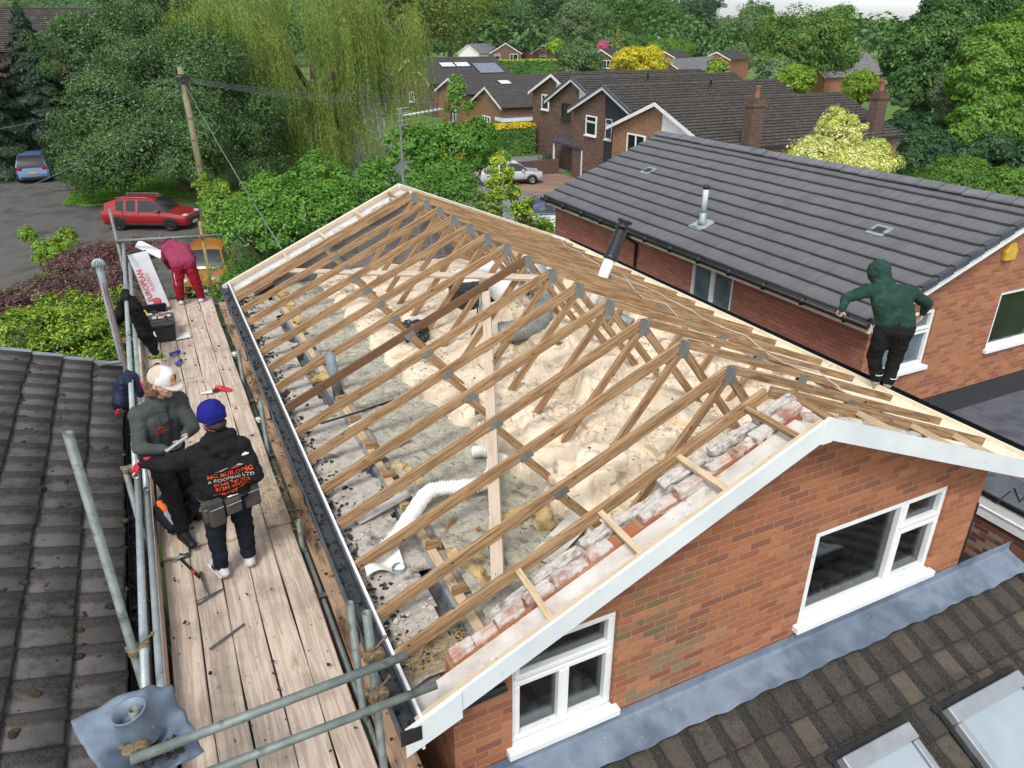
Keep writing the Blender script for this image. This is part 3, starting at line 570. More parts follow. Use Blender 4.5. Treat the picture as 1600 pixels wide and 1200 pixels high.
def skylight(sx, s0, wd, ln):
    def pt(x, s_, n_): return Vector((x, fo.y, fo.z)) + fs * s_ + fn * n_
    f = MB(); X = (1, 0, 0)
    for (a, b, c, d, h) in ((0, wd, 0, .07, .1), (0, wd, ln - .14, ln, .12), (0, .07, .07, ln - .14, .1), (wd - .07, wd, .07, ln - .14, .1)):
        f.frame(pt(sx + (a + b) / 2, s0 + (c + d) / 2, .03 + h / 2), X, fs, fn, b - a, d - c, h)
    fr = f.build('roof_window', nmat('silver_frame', [S(140, 146, 152), S(162, 168, 174)], 3, .45, .3), house, bevel=.012, seg=2)
    g = MB(); g.frame(pt(sx + wd / 2, s0 + ln / 2 - .03, .095), X, fs, fn, wd - .15, ln - .22, .008); g.build('pane', glassmat('skylight_glass', S(150, 162, 172), .06, .9, 1.12), fr)
    g = MB()
    for (a, b, c, d) in ((-.07, wd + .07, -.10, 0), (-.07, wd + .07, ln, ln + .06), (-.05, 0, 0, ln), (wd, wd + .05, 0, ln)): g.frame(pt(sx + (a + b) / 2, s0 + (c + d) / 2, .045), X, fs, fn, b - a, d - c, .012)
    g.build('flashing', m_black, fr)
SKY1 = (5.62, FL - 2.17, 1.02, 1.18); SKY2 = (4.34, FL - 2.12, .82, 1.18)
skylight(*SKY1); skylight(*SKY2)
# flue through the far slope, aerial
fl = thing('flue_pipe', 'white flue pipe with black upper length rising through the stripped far roof slope', 'flue', (5.5, 8.5, 5.6))
Fa, Fb = atY(936, 447, 8.5), atY(977, 344, 8.62); Fd = (Fb - Fa).normalized(); Fl = (Fb - Fa).length; FX_ = Fd.orthogonal().normalized(); FY_ = Fd.cross(FX_)
w = MB(); w.lathe([(.078, -.4), (.078, Fl * .42)], Fa, 18, FX_, FY_, Fd); w.build('lower_pipe', m_whiteduct, fl, True)
w = MB(); w.lathe([(.085, Fl * .40), (.10, Fl * .41), (.10, Fl * .46), (.09, Fl * .47), (.09, Fl * .84), (.08, Fl * .85)], Fa, 18, FX_, FY_, Fd); w.build('upper_pipe', m_black, fl, True)
w = MB(); w.lathe([(.07, Fl * .84), (.07, Fl * .87), (.105, Fl * .875), (.105, Fl * .915), (.07, Fl * .93), (.07, Fl * .95), (.11, Fl * .965), (.11, Fl * .995), (.05, Fl)], Fa, 18, FX_, FY_, Fd); w.build('cowl', m_black, fl, True)
ar = thing('tv_aerial', 'television aerial on a thin grey pole at the far gable peak', 'aerial', (4.20, 13.25, 6.0))
w = MB(); w.tube([(4.20, 13.25, 6.0), (4.22, 13.25, 8.15)], .022, 8); w.build('pole', m_galvdk, ar)
w = MB(); w.tube([(4.22, 13.25, 8.03), (4.95, 13.1, 8.13)], .014, 6); w.build('boom', m_galv, ar)
w = MB()
for k in range(9): x = 4.36 + .07 * k; w.tube([(x, 13.19 - .02 * k - .16, 8.05 + .012 * k), (x, 13.19 - .02 * k + .16, 8.05 + .012 * k)], .007, 5)
w.build('director', m_galv, ar); w = MB()
for z in (7.88, 7.96, 8.08, 8.16): w.tube([(4.12, 13.1, z), (4.42, 13.34, z)], .008, 5)
w.tube([(4.24, 13.22, 7.86), (4.24, 13.22, 8.18)], .008, 5); w.build('reflector', m_galv, ar)
# ------------------------------------------------------------------ scaffold beside the gutter
sc = thing('scaffold', 'galvanised tube scaffold with a plank platform along the stripped roof gutter', 'scaffold', (0, 8, 4.9))
BX = [-.56, -.322, -.083, .167, .417, .655]
rb = random.Random(11)
def sboard(x0, x1, y0, y1, zt, mat, th=.038, nm='board'):
    mb = MB(); o = rb.random() * 20; tw = rb.uniform(-.004, .004)
    n = 10
    for k in range(n):
        pass
    vs = []; ys = np.linspace(y0, y1, 24)
    for y in ys:
        dz = .006 * math.sin(y * 1.3 + o) + tw * (y - y0) / 3; e = .004 * math.sin(y * 3.1 + o)
        vs += [(x0 + .005 + e, y, zt - th + dz), (x1 - .005 + e, y, zt - th + dz), (x1 - .005 + e, y, zt + dz), (x0 + .005 + e, y, zt + dz)]
    fs = []; us = []; wd = x1 - x0
    for i in range(len(ys) - 1):
        b = i * 4
        for k, (p, q, u0, u1) in enumerate(((0, 1, 0, wd), (1, 2, wd, wd + th), (2, 3, wd + th, 2 * wd + th), (3, 0, 2 * wd + th, 2 * wd + 2 * th))):
            fs.append((b + p, b + q, b + 4 + q, b + 4 + p)); us.append([(o + u0, ys[i]), (o + u1, ys[i]), (o + u1, ys[i + 1]), (o + u0, ys[i + 1])])
    fs += [(3, 2, 1, 0), tuple(len(vs) - 4 + k for k in range(4))]; us += [None, None]
    mb.add(vs, fs, us); ob = mb.build(nm, mat, sc, bevel=.006); return ob
for i in range(5):
    sboard(BX[i], BX[i + 1], 2.35 + .03 * (i % 2), 6.62 + .04 * ((i * 7) % 3), 4.86, m_board)
    e = 6.42 + .05 * ((i * 5) % 3)
    if i < 3: sboard(BX[i], BX[i + 1] + .004, e, 10.4 + .1 * i, 4.902, m_board); sboard(BX[i], BX[i + 1], 10.42 + .1 * i, 14.25 + .06 * ((i * 3) % 4), 4.90, m_board)
    else: sboard(BX[i], BX[i + 1], e, 9.1 + .3 * (i - 3), 4.902, m_board); sboard(BX[i], BX[i + 1], 9.12 + .3 * (i - 3), 14.3, 4.90, m_board)
for y0, y1, z in ((2.5, 6.55, 4.83), (6.35, 9.9, 4.87), (9.95, 14.0, 4.85)): sboard(.735, .94, y0, y1, z, m_boardold)
for y0, y1 in ((2.3, 4.2), (4.22, 7.6), (7.62, 11.0), (11.02, 14.2)):
    MB().beam((-.597, y0, 4.99), (-.597, y1, 4.99), .034, .22).build('toe_board', m_board, sc, bevel=.004)
    o = MB(); o.beam((-.575, y0 + .4, 4.96), (-.575, y0 + 1.1, 4.95), .012, .13)
TR = .0265
def tub(nm, pts, mat, r=TR, hollow=.84): return MB().tube(pts, r, 14, True, hollow).build(nm, mat, sc, True)
def coupler(p, ax='y', s=1.0):
    mb = MB(); p = Vector(p)
    for k in (-1, 1): mb.lathe([(.032, -.025), (.036, -.02), (.036, .02), (.032, .025)], p + Vector((k * .028, 0, 0)), 10, *((0, 0, 1), (1, 0, 0), (0, 1, 0)) if k > 0 else ((1, 0, 0), (0, 1, 0), (0, 0, 1)))
    mb.rbox(p + Vector((0, .035, 0)), (.03, .05, .035)); mb.tube([p + Vector((.02, .03, .02)), p + Vector((.09, .07, .04))], .008, 6); mb.rbox(p + Vector((.09, .07, .04)), (.022, .022, .02)); mb.rbox(p + Vector((-.06, .03, .01)), (.03, .03, .03))
    mb.build('coupler', m_rust, sc, bevel=.004)
RLX = -.585
tub('guard_rail', [(RLX, 3.3, 5.90), (RLX + .015, 6.6, 5.90)], m_galv); tub('guard_rail', [(RLX + .01, 6.2, 5.955), (RLX - .03, 14.75, 5.96)], m_galv)
tub('guard_rail', [(RLX + .03, 2.2, 5.52), (RLX + .03, 6.9, 5.53)], m_galv); tub('guard_rail', [(RLX + .03, 6.6, 5.58), (RLX + .0, 14.6, 5.60)], m_galv)
_cp = atY(208, 1108, 3.22); CPX, CPY, CPZ = _cp.x, _cp.y, _cp.z
LST = [(-.64, 4.10, 7.47, m_galvdk, 'standard'), (-.665, 6.45, 5.93, m_galvdk, 'standard'), (-.70, 9.65, 6.69, m_galvbr, 'standard'), (-.72, 15.0, 6.52, m_galvdk, 'standard'), (CPX, CPY, CPZ, m_galvdk, 'standard')]
for x, y, z, m, nm in LST: tub(nm, [(x, y, 0), (x, y, z)], m)
for x, y, z, m in [(.69, 8.2, 5.48, m_galvdk), (.69, 6.2, 5.09, m_galvdk), (.69, 3.95, 5.89, m_galvdk), (.69, 10.35, 5.32, m_galvdk), (.66, 3.28, 6.38, m_galvdk), (.70, 14.55, 6.24, m_galvmoss)]: tub('standard', [(x, y, 0), (x, y, z)], m)
tub('guard_rail', [(-.62, 3.03, 6.16), (.83, 3.12, 6.12)], m_galvdk); tub('guard_rail', [(-.62, 3.10, 5.80), (1.0, 3.12, 5.80)], m_galvdk)
tub('guard_rail', [(-.72, 14.62, 6.03), (1.05, 14.5, 5.97)], m_galvdk)
tub('transom', [(-1.05, 10.25, 5.46), (-.62, 10.2, 5.46)], m_galvdk)
for y in (2.6, 4.0, 5.4, 6.5, 8.1, 9.7, 11.3, 12.9, 14.1): tub('transom', [(-.8, y, 4.785), (.93, y, 4.785)], m_galvmoss if y in (6.5, 9.7) else m_galvdk)
for x in (-.66, .71): tub('ledger', [(x, 2.4, 4.73), (x, 14.6, 4.73)], m_galvdk)
for p in ((-.61, 4.1, 5.9), (-.63, 6.45, 5.9), (-.56, 3.25, 5.56), (.66, 3.2, 6.12), (.66, 3.2, 5.80), (-.66, 9.65, 5.95), (-.66, 14.7, 5.98), (.7, 14.5, 5.98), (-.6, 3.1, 6.14)): coupler(p)
# lead slate dropped over the corner standard
ls = thing('lead_slate', 'crumpled lead pipe flashing with a round collar hung on the scaffold corner post', 'lead flashing', (CPX, CPY, CPZ - .17))
n = 22; V = []; F = []
Tm = Matrix.Rotation(R_(20), 3, 'Z') @ Matrix.Rotation(R_(20), 3, 'Y') @ Matrix.Rotation(R_(14), 3, 'X')
for i in range(n):
    for j in range(n):
        a, b = (i / (n - 1) - .5) * .50, (j / (n - 1) - .5) * .46; d = math.hypot(a, b)
        z = .05 * math.sin(a * 9 + 1) * math.sin(b * 8) - .10 * max(0, d - .14) ** 1 + .02 * mnoise.noise((a * 14, b * 14, 2)) + .012 * math.sin((a - b) * 40) * (1 if a > .05 else .2)
        V.append(Vector((CPX, CPY, CPZ - .16)) + Tm @ Vector((a, b, z)))
F = [[i * n + j, (i + 1) * n + j, (i + 1) * n + j + 1, i * n + j + 1] for i in range(n - 1) for j in range(n - 1) if math.hypot((i + .5) / (n - 1) - .5, (j + .5) / (n - 1) - .5) > .13]
o = npmesh('apron', V, F, m_lead, ls, smooth=True); so = o.modifiers.new('t', 'SOLIDIFY'); so.thickness = .004
w = MB(); ax = Vector((-.16, .02, 1)).normalized(); X = ax.orthogonal().normalized(); Yv = ax.cross(X)
w.lathe([(.098, -.05), (.088, .0), (.083, .14), (.088, .145), (.078, .145), (.078, .0)], (CPX, CPY, CPZ - .145), 24, X, Yv, ax, cap=False); o = w.build('collar', m_lead, ls, True)
w = MB(); r = random.Random(2)
for k in range(40): a, b = r.uniform(-.16, .05), r.uniform(-.2, -.08); w.ball(Vector((CPX, CPY, CPZ - .17)) + Tm @ Vector((a + .1, b, -.0)), (r.uniform(.008, .02), r.uniform(.008, .02), .010), 7, 5)
w.build('moss', nmat('brown_moss', [S(40, 34, 26), S(60, 52, 34)], 20, 1), ls, True)
# ------------------------------------------------------------------ mossy house on the left
lh = thing('mossy_house', 'house with a mossy grey concrete tile roof left of the scaffold', 'house', (-4, 6, 0))
LE, LZ, LK, LY0, LY1 = -.80, 5.29, .377, -1.5, 10.42
sl_ = math.hypot(1, LK); lsd = Vector((-1, 0, LK)) / sl_
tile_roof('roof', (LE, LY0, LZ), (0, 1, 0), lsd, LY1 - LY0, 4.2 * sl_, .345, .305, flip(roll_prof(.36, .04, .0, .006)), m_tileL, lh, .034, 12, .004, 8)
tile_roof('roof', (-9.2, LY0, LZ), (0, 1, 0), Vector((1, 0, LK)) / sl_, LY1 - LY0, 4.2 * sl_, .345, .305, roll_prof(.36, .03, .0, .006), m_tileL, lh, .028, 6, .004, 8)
w = MB(); w.prism([(LE, LZ - .03), (-5, LZ + 4.2 * LK - .03), (-9.2, LZ - .03), (-9.2, LZ - .08), (LE, LZ - .08)], lambda x, z: (x, LY0, z), lambda x, z: (x, LY1 - .01, z)); w.build('roof_deck', m_void, lh)
w = MB(); w.box(-8.9, -1.1, LY0 + .3, LY1 - .3, 0, 5.2); w.build('wall', m_brickbrown, lh)
w = MB(); w.prism([(-.66, 5.20), (-.66, 5.10), (-.79, 5.10), (-.79, 5.20), (-.78, 5.20), (-.78, 5.115), (-.67, 5.115), (-.67, 5.20)], lambda x, z: (x, LY0, z), lambda x, z: (x, LY1, z)); w.build('gutter', m_black, lh)
w = MB(); w.box(-.82, -.80, LY0, LY1, 5.05, 5.25); w.build('fascia', m_black, lh)
w = MB(); g = .345; r = random.Random(5)
for c in range(12):
    a = Vector((LE, LY1 + .03, LZ + .03)) + lsd * (c * g - .01); b = a + lsd * (g + .012); w.beam(a + Vector((0, 0, .012)), b + Vector((0, 0, -.012)), .10, .035, (LK, 0, 1))
w.build('verge', nmat('blue_grey_verge', [S(112, 122, 130), S(140, 148, 154)], 5, .6, island=.1), lh)
# moss cushions on that roof (nobody could count them): one part
r = random.Random(12); w = MB(); lnd = Vector((LK, 0, 1)).normalized()
for k in range(760):
    c = r.randrange(0, 9); s_ = c * .345 + (r.choice([.02, .03, .33, .30]) if r.random() < .45 else r.uniform(.02, .33)); y = r.uniform(1.2, 10.3) if r.random() < .6 else round(r.uniform(1, 10) / .305) * .305 + r.uniform(-.05, .05)
    z = r.uniform(.008, .022) * (1 if r.random() < .75 else 2.0); p = Vector((LE, y, LZ)) + lsd * s_ + lnd * (.028 * (1 - (s_ % .345) / .345) + .004)
    for q in range(r.randrange(1, 4)): w.ball(p + Vector((r.uniform(-.03, .03), r.uniform(-.03, .03), 0)), (z * r.uniform(.7, 1.4), z * r.uniform(.7, 1.4), z * .7), 7, 5)
tag(w.build('moss', nmat('roof_moss', [S(44, 40, 30), S(64, 60, 38), S(36, 33, 28), S(54, 46, 37)], 6, 1, bump=.6, bscale=60, island=.35), lh, True), kind='stuff')
w = MB(); r = random.Random(13)
for k in range(420): w.rbox((r.uniform(-.79, -.67), r.uniform(0, 10.4), 5.13 + r.uniform(0, .05)), (r.uniform(.01, .05), r.uniform(.01, .06), r.uniform(.01, .03)), r.uniform(0, 3), r.uniform(-.6, .6))
tag(w.build('gutter_litter', m_crumb, lh), kind='stuff')
sv = thing('vent_pipe', 'grey soil vent pipe capped with a domed wire cage beyond the mossy roof', 'vent pipe', (-.86, 11.68, 0))
w = MB(); w.tube([(-.86, 11.68, 0), (-.86, 11.68, 6.36)], .05, 14); w.build('pipe', m_pvcgrey, sv, True)
w = MB()
for k in range(9):
    a = math.pi * k / 9; pts = [Vector((-.86, 11.68, 6.38)) + Vector((math.cos(a) * .085 * math.cos(b), math.sin(a) * .085 * math.cos(b), .085 * math.sin(b) + .02)) for b in np.linspace(-.4, math.pi + .4, 12)]; w.tube(pts, .006, 5)
w.build('wire_cage', m_galv, sv, True)
# ------------------------------------------------------------------ neighbouring house on the right
def atP(u, v, n, c):
    d = _ray(u, v); n = np.array(n, float); t = (c - n[2] * CAM_H) / (n @ d); return Vector((d[0] * t, d[1] * t, CAM_H + d[2] * t))
nb = thing('neighbour_house', 'red brick house with a smooth grey tiled roof behind the man in green', 'house', (12.85, 12, 0))
NE, NZ, NRX, NRZ, NY0, NY1 = 9.32, 5.45, 12.85, 6.82, 6.92, 17.3
NK = (NRZ - NZ) / (NRX - NE); nl = math.hypot(1, NK); nsd = Vector((1, 0, NK)) / nl
step = lambda t: .0
tile_roof('roof', (NE, NY1, NZ), (0, -1, 0), nsd, NY1 - NY0, (NRX - NE) * nl, .345, .33, lambda t: .002 * math.sin(t * 2 * math.pi), m_tileN, nb, .040, 4, .0022, 21)
tile_roof('roof', (2 * NRX - NE, NY0, NZ), (0, 1, 0), Vector((-1, 0, NK)) / nl, NY1 - NY0, (NRX - NE) * nl, .345, .33, lambda t: .0, m_tileN, nb, .026, 2, .002, 22)
w = MB()
for k in range(24):
    y0 = NY0 + k * .44; y1 = min(y0 + .425, NY1); rj = .006 * math.sin(k * 5.1)
    for s in (-1, 1):
        w.prism([(0, .10), (s * .06, .092), (s * .18, .03), (s * .18, .0), (0, .06)], lambda a, b: (NRX + a, y0, NRZ + b + .012 + rj), lambda a, b: (NRX + a, y1, NRZ + b + .002 + rj))
w.build('ridge_tiles', m_ridge, nb)
w = MB()
for c in range(12):
    a = Vector((NE, NY0 - .02, NZ + .015)) + nsd * (c * .338); b = a + nsd * .33; w.beam(a + Vector((0, 0, .02)), b + Vector((0, 0, -.006)), .07, .12, (-NK, 0, 1))
w.build('verge', m_dryverge, nb, bevel=.008)
w = MB(); w.prism([(NE + .05, NZ - .06), (NRX, NRZ - .06), (2 * NRX - NE - .05, NZ - .06), (2 * NRX - NE - .05, NZ - .14), (NRX, NRZ - .2), (NE + .05, NZ - .14)], lambda x, z: (x, NY0 - .01, z), lambda x, z: (x, NY0 + .012, z)); w.build('bargeboard', m_upvc, nb)
NWX = 9.58
def nz(x): return NZ + NK * (min(x, 2 * NRX - x) - NE)
w = MB()
def npoly(x0, x1, zb, zt=None):
    xs = [x0] + ([NRX] if x0 < NRX < x1 else []) + [x1]; return [(x0, zb), (x1, zb)] + [(x, nz(x) - .09 if zt is None else zt) for x in xs[::-1]]
NW = [(9.98, 11.08, 4.36, 5.36), (12.70, 14.6, 4.34, 5.38)]
xs = NWX
for (a, b, c, d) in NW:
    for p in (npoly(xs, a, 0), npoly(a, b, 0, c), npoly(a, b, d)): w.prism(p, lambda x, z: (x, 7.1, z), lambda x, z: (x, 7.2, z))
    xs = b
w.prism(npoly(xs, 16.1, 0), lambda x, z: (x, 7.1, z), lambda x, z: (x, 7.2, z)); w.prism(npoly(NWX, 16.1, 0), lambda x, z: (x, 17.0, z), lambda x, z: (x, 17.1, z)); w.box(16.0, 16.1, 7.2, 17, 0, 5.5)
w.build('gable_wall', m_brick2, nb)
w = MB(); w.box(NWX, NWX + .1, 7.2, 10.17, 0, 5.42); w.box(NWX, NWX + .1, 11.42, 17.0, 0, 5.42); w.box(NWX, NWX + .1, 10.17, 11.42, 0, 4.42); w.build('side_wall', m_brick3, nb)
window(nb, (NWX, 11.42, 4.42), (0, -1, 0), (-1, 0, 0), 1.25, .96, [(.02, .5, .02, .98), (.5, .98, .02, .98)], glass=m_glassgrey, sill=False)
window(nb, (9.98, 7.1, 4.36), (1, 0, 0), (0, -1, 0), 1.10, 1.0, [(.03, .97, .03, .63), (.03, .97, .65, .97)], glass=m_glassgrey)
window(nb, (12.70, 7.1, 4.34), (1, 0, 0), (0, -1, 0), 1.9, 1.04, [(.01, .66, .02, .98), (.66, .99, .02, .98)])
w = MB(); w.box(NE + .01, NE + .03, NY0, NY1, 5.27, 5.43); w.box(NE + .03, NWX, NY0 + .02, NY1, 5.27, 5.285); w.build('fascia', m_cream, nb)
w = MB(); w.prism([(NE - .11, 5.45), (NE - .10, 5.38), (NE - .05, 5.35), (NE, 5.38), (NE + .005, 5.45), (NE - .005, 5.45), (NE - .05, 5.37), (NE - .10, 5.45)], lambda x, z: (x, NY0, z), lambda x, z: (x, NY1, z))
for k in range(12): y = NY0 + .4 + k * .88; w.box(NE - .118, NE + .01, y - .02, y + .02, 5.345, 5.455)
w.build('gutter', m_black, nb, True)
w = MB(); w.tube([(NE - .05, 13.3, 5.37), (NE - .05, 13.3, 5.28), (NWX - .05, 13.3, 5.1), (NWX - .05, 13.3, 0)], .035, 10); w.build('downpipe', m_black, nb, True)
nn = (-NK, 0, 1); ncst = NZ - NK * NE; ndv = Vector((-NK, 0, 1)).normalized()
def on_nb(u, v): return atP(u, v, nn, ncst)
for (u, v) in ((1013, 268), (1374, 362)):
    p = on_nb(u, v); w = MB(); w.frame(p + ndv * .03, (0, 1, 0), nsd, ndv, .36, .32, .012); f = w.build('roof_vent', nmat('pale_vent', [S(128, 134, 142), S(146, 152, 158)], 6, .6), nb, bevel=.006)
    w = MB()
    for k in range(7): w.frame(p + ndv * .042 + nsd * (-.08 + .026 * k), (0, 1, 0), nsd, ndv, .2, .012, .012)
    w.build('louvre', flat('vent_slot', S(70, 76, 84), .6), f)
p = on_nb(1097, 352); w = MB(); w.frame(p + ndv * .03, (0, 1, 0), nsd, ndv, .42, .40, .01); f = w.build('flue_flashing', nmat('zinc_sheet', [S(150, 160, 168), S(176, 184, 190)], 4, .45, .3), nb, bevel=.004)
w = MB(); w.lathe([(.10, 0), (.075, .08), (.072, .22), (.06, .23)], p + Vector((0, 0, .03)), 16); w.build('flue_collar', m_galv, f, True)
fp = MB(); fp.lathe([(.058, 0), (.058, .5)], p + Vector((0, 0, .25)), 16); fo_ = fp.build('flue', nmat('pale_flue', [S(176, 184, 188), S(196, 202, 206)], 6, .5), nb, True)
w = MB(); w.lathe([(.066, 0), (.066, .07), (.03, .09)], p + Vector((0, 0, .74)), 16); w.build('flue_cap', m_black, fo_, True)
ab = tag(MB().prism([(-.13, -.14), (.13, -.14), (.15, .02), (.06, .15), (-.06, .15), (-.15, .02)], lambda a, b: (12.52 + a, 7.1, 6.12 + b), lambda a, b: (12.52 + a, 7.02, 6.12 + b)).build('alarm_box', flat('yellow_plastic', S(206, 172, 66), .5), nb, bevel=.012))
# flat roofed garage between the houses
gr = thing('flat_roof_garage', 'low garage with a grey felt flat roof against the neighbour gable', 'garage', (12.5, 4, 0))
w = MB(); w.box(10.0, 16, 0.5, 7.09, 3.30, 3.40); w.build('felt_roof', m_felt, gr)
w = MB(); w.prism([(7.09, 3.40), (7.09, 3.66), (7.06, 3.66), (6.86, 3.401)], lambda y, z: (10.0, y, z), lambda y, z: (16, y, z)); w.build('felt_upstand', flat('dark_felt', S(38, 41, 46), .8), gr)
w = MB(); w.box(9.955, 9.998, .5, 7.08, 3.36, 3.425); w.build('felt_edge', flat('dark_felt_edge', S(26, 28, 31), .7), gr)
w = MB(); w.box(9.97, 9.995, .5, 7.08, 3.03, 3.355); w.box(9.955, 9.97, .5, 7.08, 3.18, 3.2); w.build('fascia', m_upvc, gr)
w = MB(); w.box(10.02, 10.12, .6, 7.08, 0, 3.29); w.box(10.12, 15.9, .6, .7, 0, 3.29); w.build('brick_wall', brick('sooty_brick', [S(120, 74, 62), S(96, 66, 58), S(150, 130, 118), S(132, 84, 70)], S(140, 126, 116)), gr)
sh = thing('lean_to', 'dark timber lean-to roof littered with boards in the gap beside the gable', 'lean-to', (8.6, 3.5, 0))
w = MB(); w.prism([(7.0, 2.65), (10.0, 2.3), (10.0, 2.2), (7.0, 2.55)], lambda x, z: (x, .5, z), lambda x, z: (x, 7.0, z)); w.build('felt_roof', nmat('mouldy_felt', [S(30, 30, 29), S(46, 44, 40)], 3, .95, layers=[(5, .6, .7, S(70, 66, 48))]), sh)
r = random.Random(6)
for k in range(7): y = 2.2 + k * .55; MB().beam((7.3, y + r.uniform(-.2, .2), 2.69), (9.8, y + r.uniform(-.3, .3), 2.40), .12, .05).build('board', nmat('rotten_board', [S(58, 54, 48), S(78, 72, 58)], 4, .95, layers=[(3, .6, .7, S(96, 92, 62))]), sh)
b_ = tag(MB().beam((8.1, 4.6, 2.75), (8.7, 3.6, 2.62), .03, .03).build('stick', m_plank), 'thin pale stick lying on the dark lean-to roof', 'stick')
w = MB(); r = random.Random(3)
for k in range(9): w.ball((8.75 + r.uniform(-.2, .2), 3.45 + r.uniform(-.12, .12), 2.66), (r.uniform(.05, .1), r.uniform(.04, .09), r.uniform(.03, .07)), 7, 5)
o = tag(w.build('plastic_bag', nmat('bag_film', [S(150, 156, 162), S(206, 210, 212)], 9, .3)), 'scrunched clear plastic bag at the foot of the pale stick', 'plastic bag'); rm = o.modifiers.new('r', 'REMESH'); rm.mode = 'VOXEL'; rm.voxel_size = .02
# ------------------------------------------------------------------ ground, roads, hill
m_grass = nmat('grass', [S(64, 92, 40), S(92, 122, 54), S(78, 106, 46)], .35, .95, layers=[(2.5, .55, .7, S(96, 104, 56))])
m_field = nmat('far_fields', [S(62, 88, 44), S(110, 136, 66), S(74, 98, 50)], .02, .95)
m_asph = nmat('asphalt', [S(70, 69, 68), S(92, 90, 88), S(78, 77, 76)], .5, .8, bump=.2, bscale=40, layers=[(.35, .55, .68, S(58, 57, 56)), (9, .66, .72, S(112, 108, 100)), (.9, .62, .7, S(100, 84, 66))])
m_road = nmat('pale_road', [S(112, 114, 118), S(130, 132, 136)], .5, .8, layers=[(6, .62, .72, S(98, 98, 98))])
m_blockp = brick('block_paving', [S(150, 124, 110), S(134, 108, 96), S(160, 136, 120)], S(110, 96, 86), .2, .1)
def terr(x, y):
    d = np.hypot(x, y); far = np.clip((d - 260) / 900, 0, 1); b = np.degrees(np.arctan2(x, y))
    h = far * 9 * fbm(x + 3000, y + 3000, .004, 3)
    hill = 135 * np.clip((42.5 - b) / 17, 0, 1) ** 1.3 * np.clip((b + 25) / 25, 0, 1) * np.clip((d - 480) / 700, 0, 1) ** 1.2
    return h + hill - np.clip((d - 200) / 600, 0, 1) * 3
# one ground sheet, fine near and coarse far, reaching past the hill
rad = np.concatenate([np.linspace(0, 120, 14), np.geomspace(135, 2600, 60)]); ang = np.radians(np.linspace(-60, 110, 150))
Rg, Ag = np.meshgrid(rad, ang, indexing='ij'); X, Y = Rg * np.sin(Ag), Rg * np.cos(Ag) - 6; Z = terr(X, Y)
i = np.arange(X.size).reshape(X.shape); F = np.stack([i[:-1, :-1], i[:-1, 1:], i[1:, 1:], i[1:, :-1]], -1).reshape(-1, 4)
cen = Rg[:-1, :-1].ravel()
g = npmesh('ground', np.stack([X, Y, Z], -1).reshape(-1, 3), F, [m_grass, m_field], None, smooth=True, mi=(cen > 140).astype(int)); tag(g, kind='structure')
def sheet(name, poly, z, mat):
    o = MB().add([(x, y, z) for x, y in poly], [tuple(range(len(poly)))]).build(name, mat); return tag(o, kind='structure')
sheet('driveway', [(-22, 14), (4.2, 14), (4.2, 46), (-1.2, 50), (-2.2, 58), (-3.4, 62), (-4, 95), (-11, 95), (-22, 60)], .008, m_asph)
sheet('path', [(-1.15, -6), (1.28, -6), (1.28, 13.9), (-1.15, 13.9)], .012, m_asph)
sheet('road', [(16, -5), (22.5, -5), (22.5, 34), (20, 55), (22, 75), (30, 100), (60, 170), (50, 176), (22, 104), (14.5, 78), (13, 55), (15.5, 34)], .008, m_road)
sheet('paved_drive', [(22.6, 33), (27, 33), (27, 48), (21.2, 47.5), (20.8, 45)], .016, m_blockp)
sheet('driveway', [(20.5, 48), (32, 48.6), (33, 56), (21, 56)], .012, m_road)
def kerb(pts, name='kerb'):
    mb = MB()
    for a, b in zip(pts[:-1], pts[1:]): mb.beam((a[0], a[1], .05), (b[0], b[1], .05), .14, .14)
    return tag(mb.build(name, nmat('kerb_stone', [S(120, 116, 110), S(140, 136, 130)], 3, .9)), kind='structure')
kerb([(-1.4, 50), (-2.3, 58), (-3.5, 62), (-4.1, 95)]); kerb([(22.6, -5), (22.6, 34), (20.1, 55), (22.1, 75), (30.1, 100)])
gp = [(-4.9, 51.6), (-3.6, 50.4), (-1.3, 50.2), (2.0, 52), (2.4, 60), (-2.4, 60.5), (-4.0, 59.5)]
MBg = MB().add([(x, y, .06) for x, y in gp] + [(x, y, 0) for x, y in gp], [tuple(range(7))] + [(k, (k + 1) % 7, 7 + (k + 1) % 7, 7 + k) for k in range(7)]); tag(MBg.build('grass_verge', nmat('lawn', [S(78, 128, 40), S(106, 152, 54)], .8, .95)), kind='structure')
r = np.random.default_rng(3); n = 26000
px_ = r.uniform(-4.8, 2.2, n); py_ = r.uniform(50.6, 60.2, n); h = r.uniform(.05, .14, n); a = r.uniform(0, 6.28, n); wd = .03
ok = ((py_ - 50.3) > -.55 * (px_ + 3.4)) & (px_ > -4.75 + .09 * (py_ - 52)); px_, py_, h, a = px_[ok], py_[ok], h[ok], a[ok]; n = len(px_)
V = np.stack([np.stack([px_ - np.cos(a) * wd, py_ - np.sin(a) * wd, np.full(n, .06)], -1), np.stack([px_ + np.cos(a) * wd, py_ + np.sin(a) * wd, np.full(n, .06)], -1), np.stack([px_ + r.normal(0, .04, n), py_ + r.normal(0, .04, n), .06 + h], -1)], 1).reshape(-1, 3)
tag(npmesh('grass', V, np.arange(3 * n).reshape(-1, 3), leafmat('grass_blade', [S(80, 130, 40), S(112, 160, 58)], .3, 1.0)), kind='stuff')
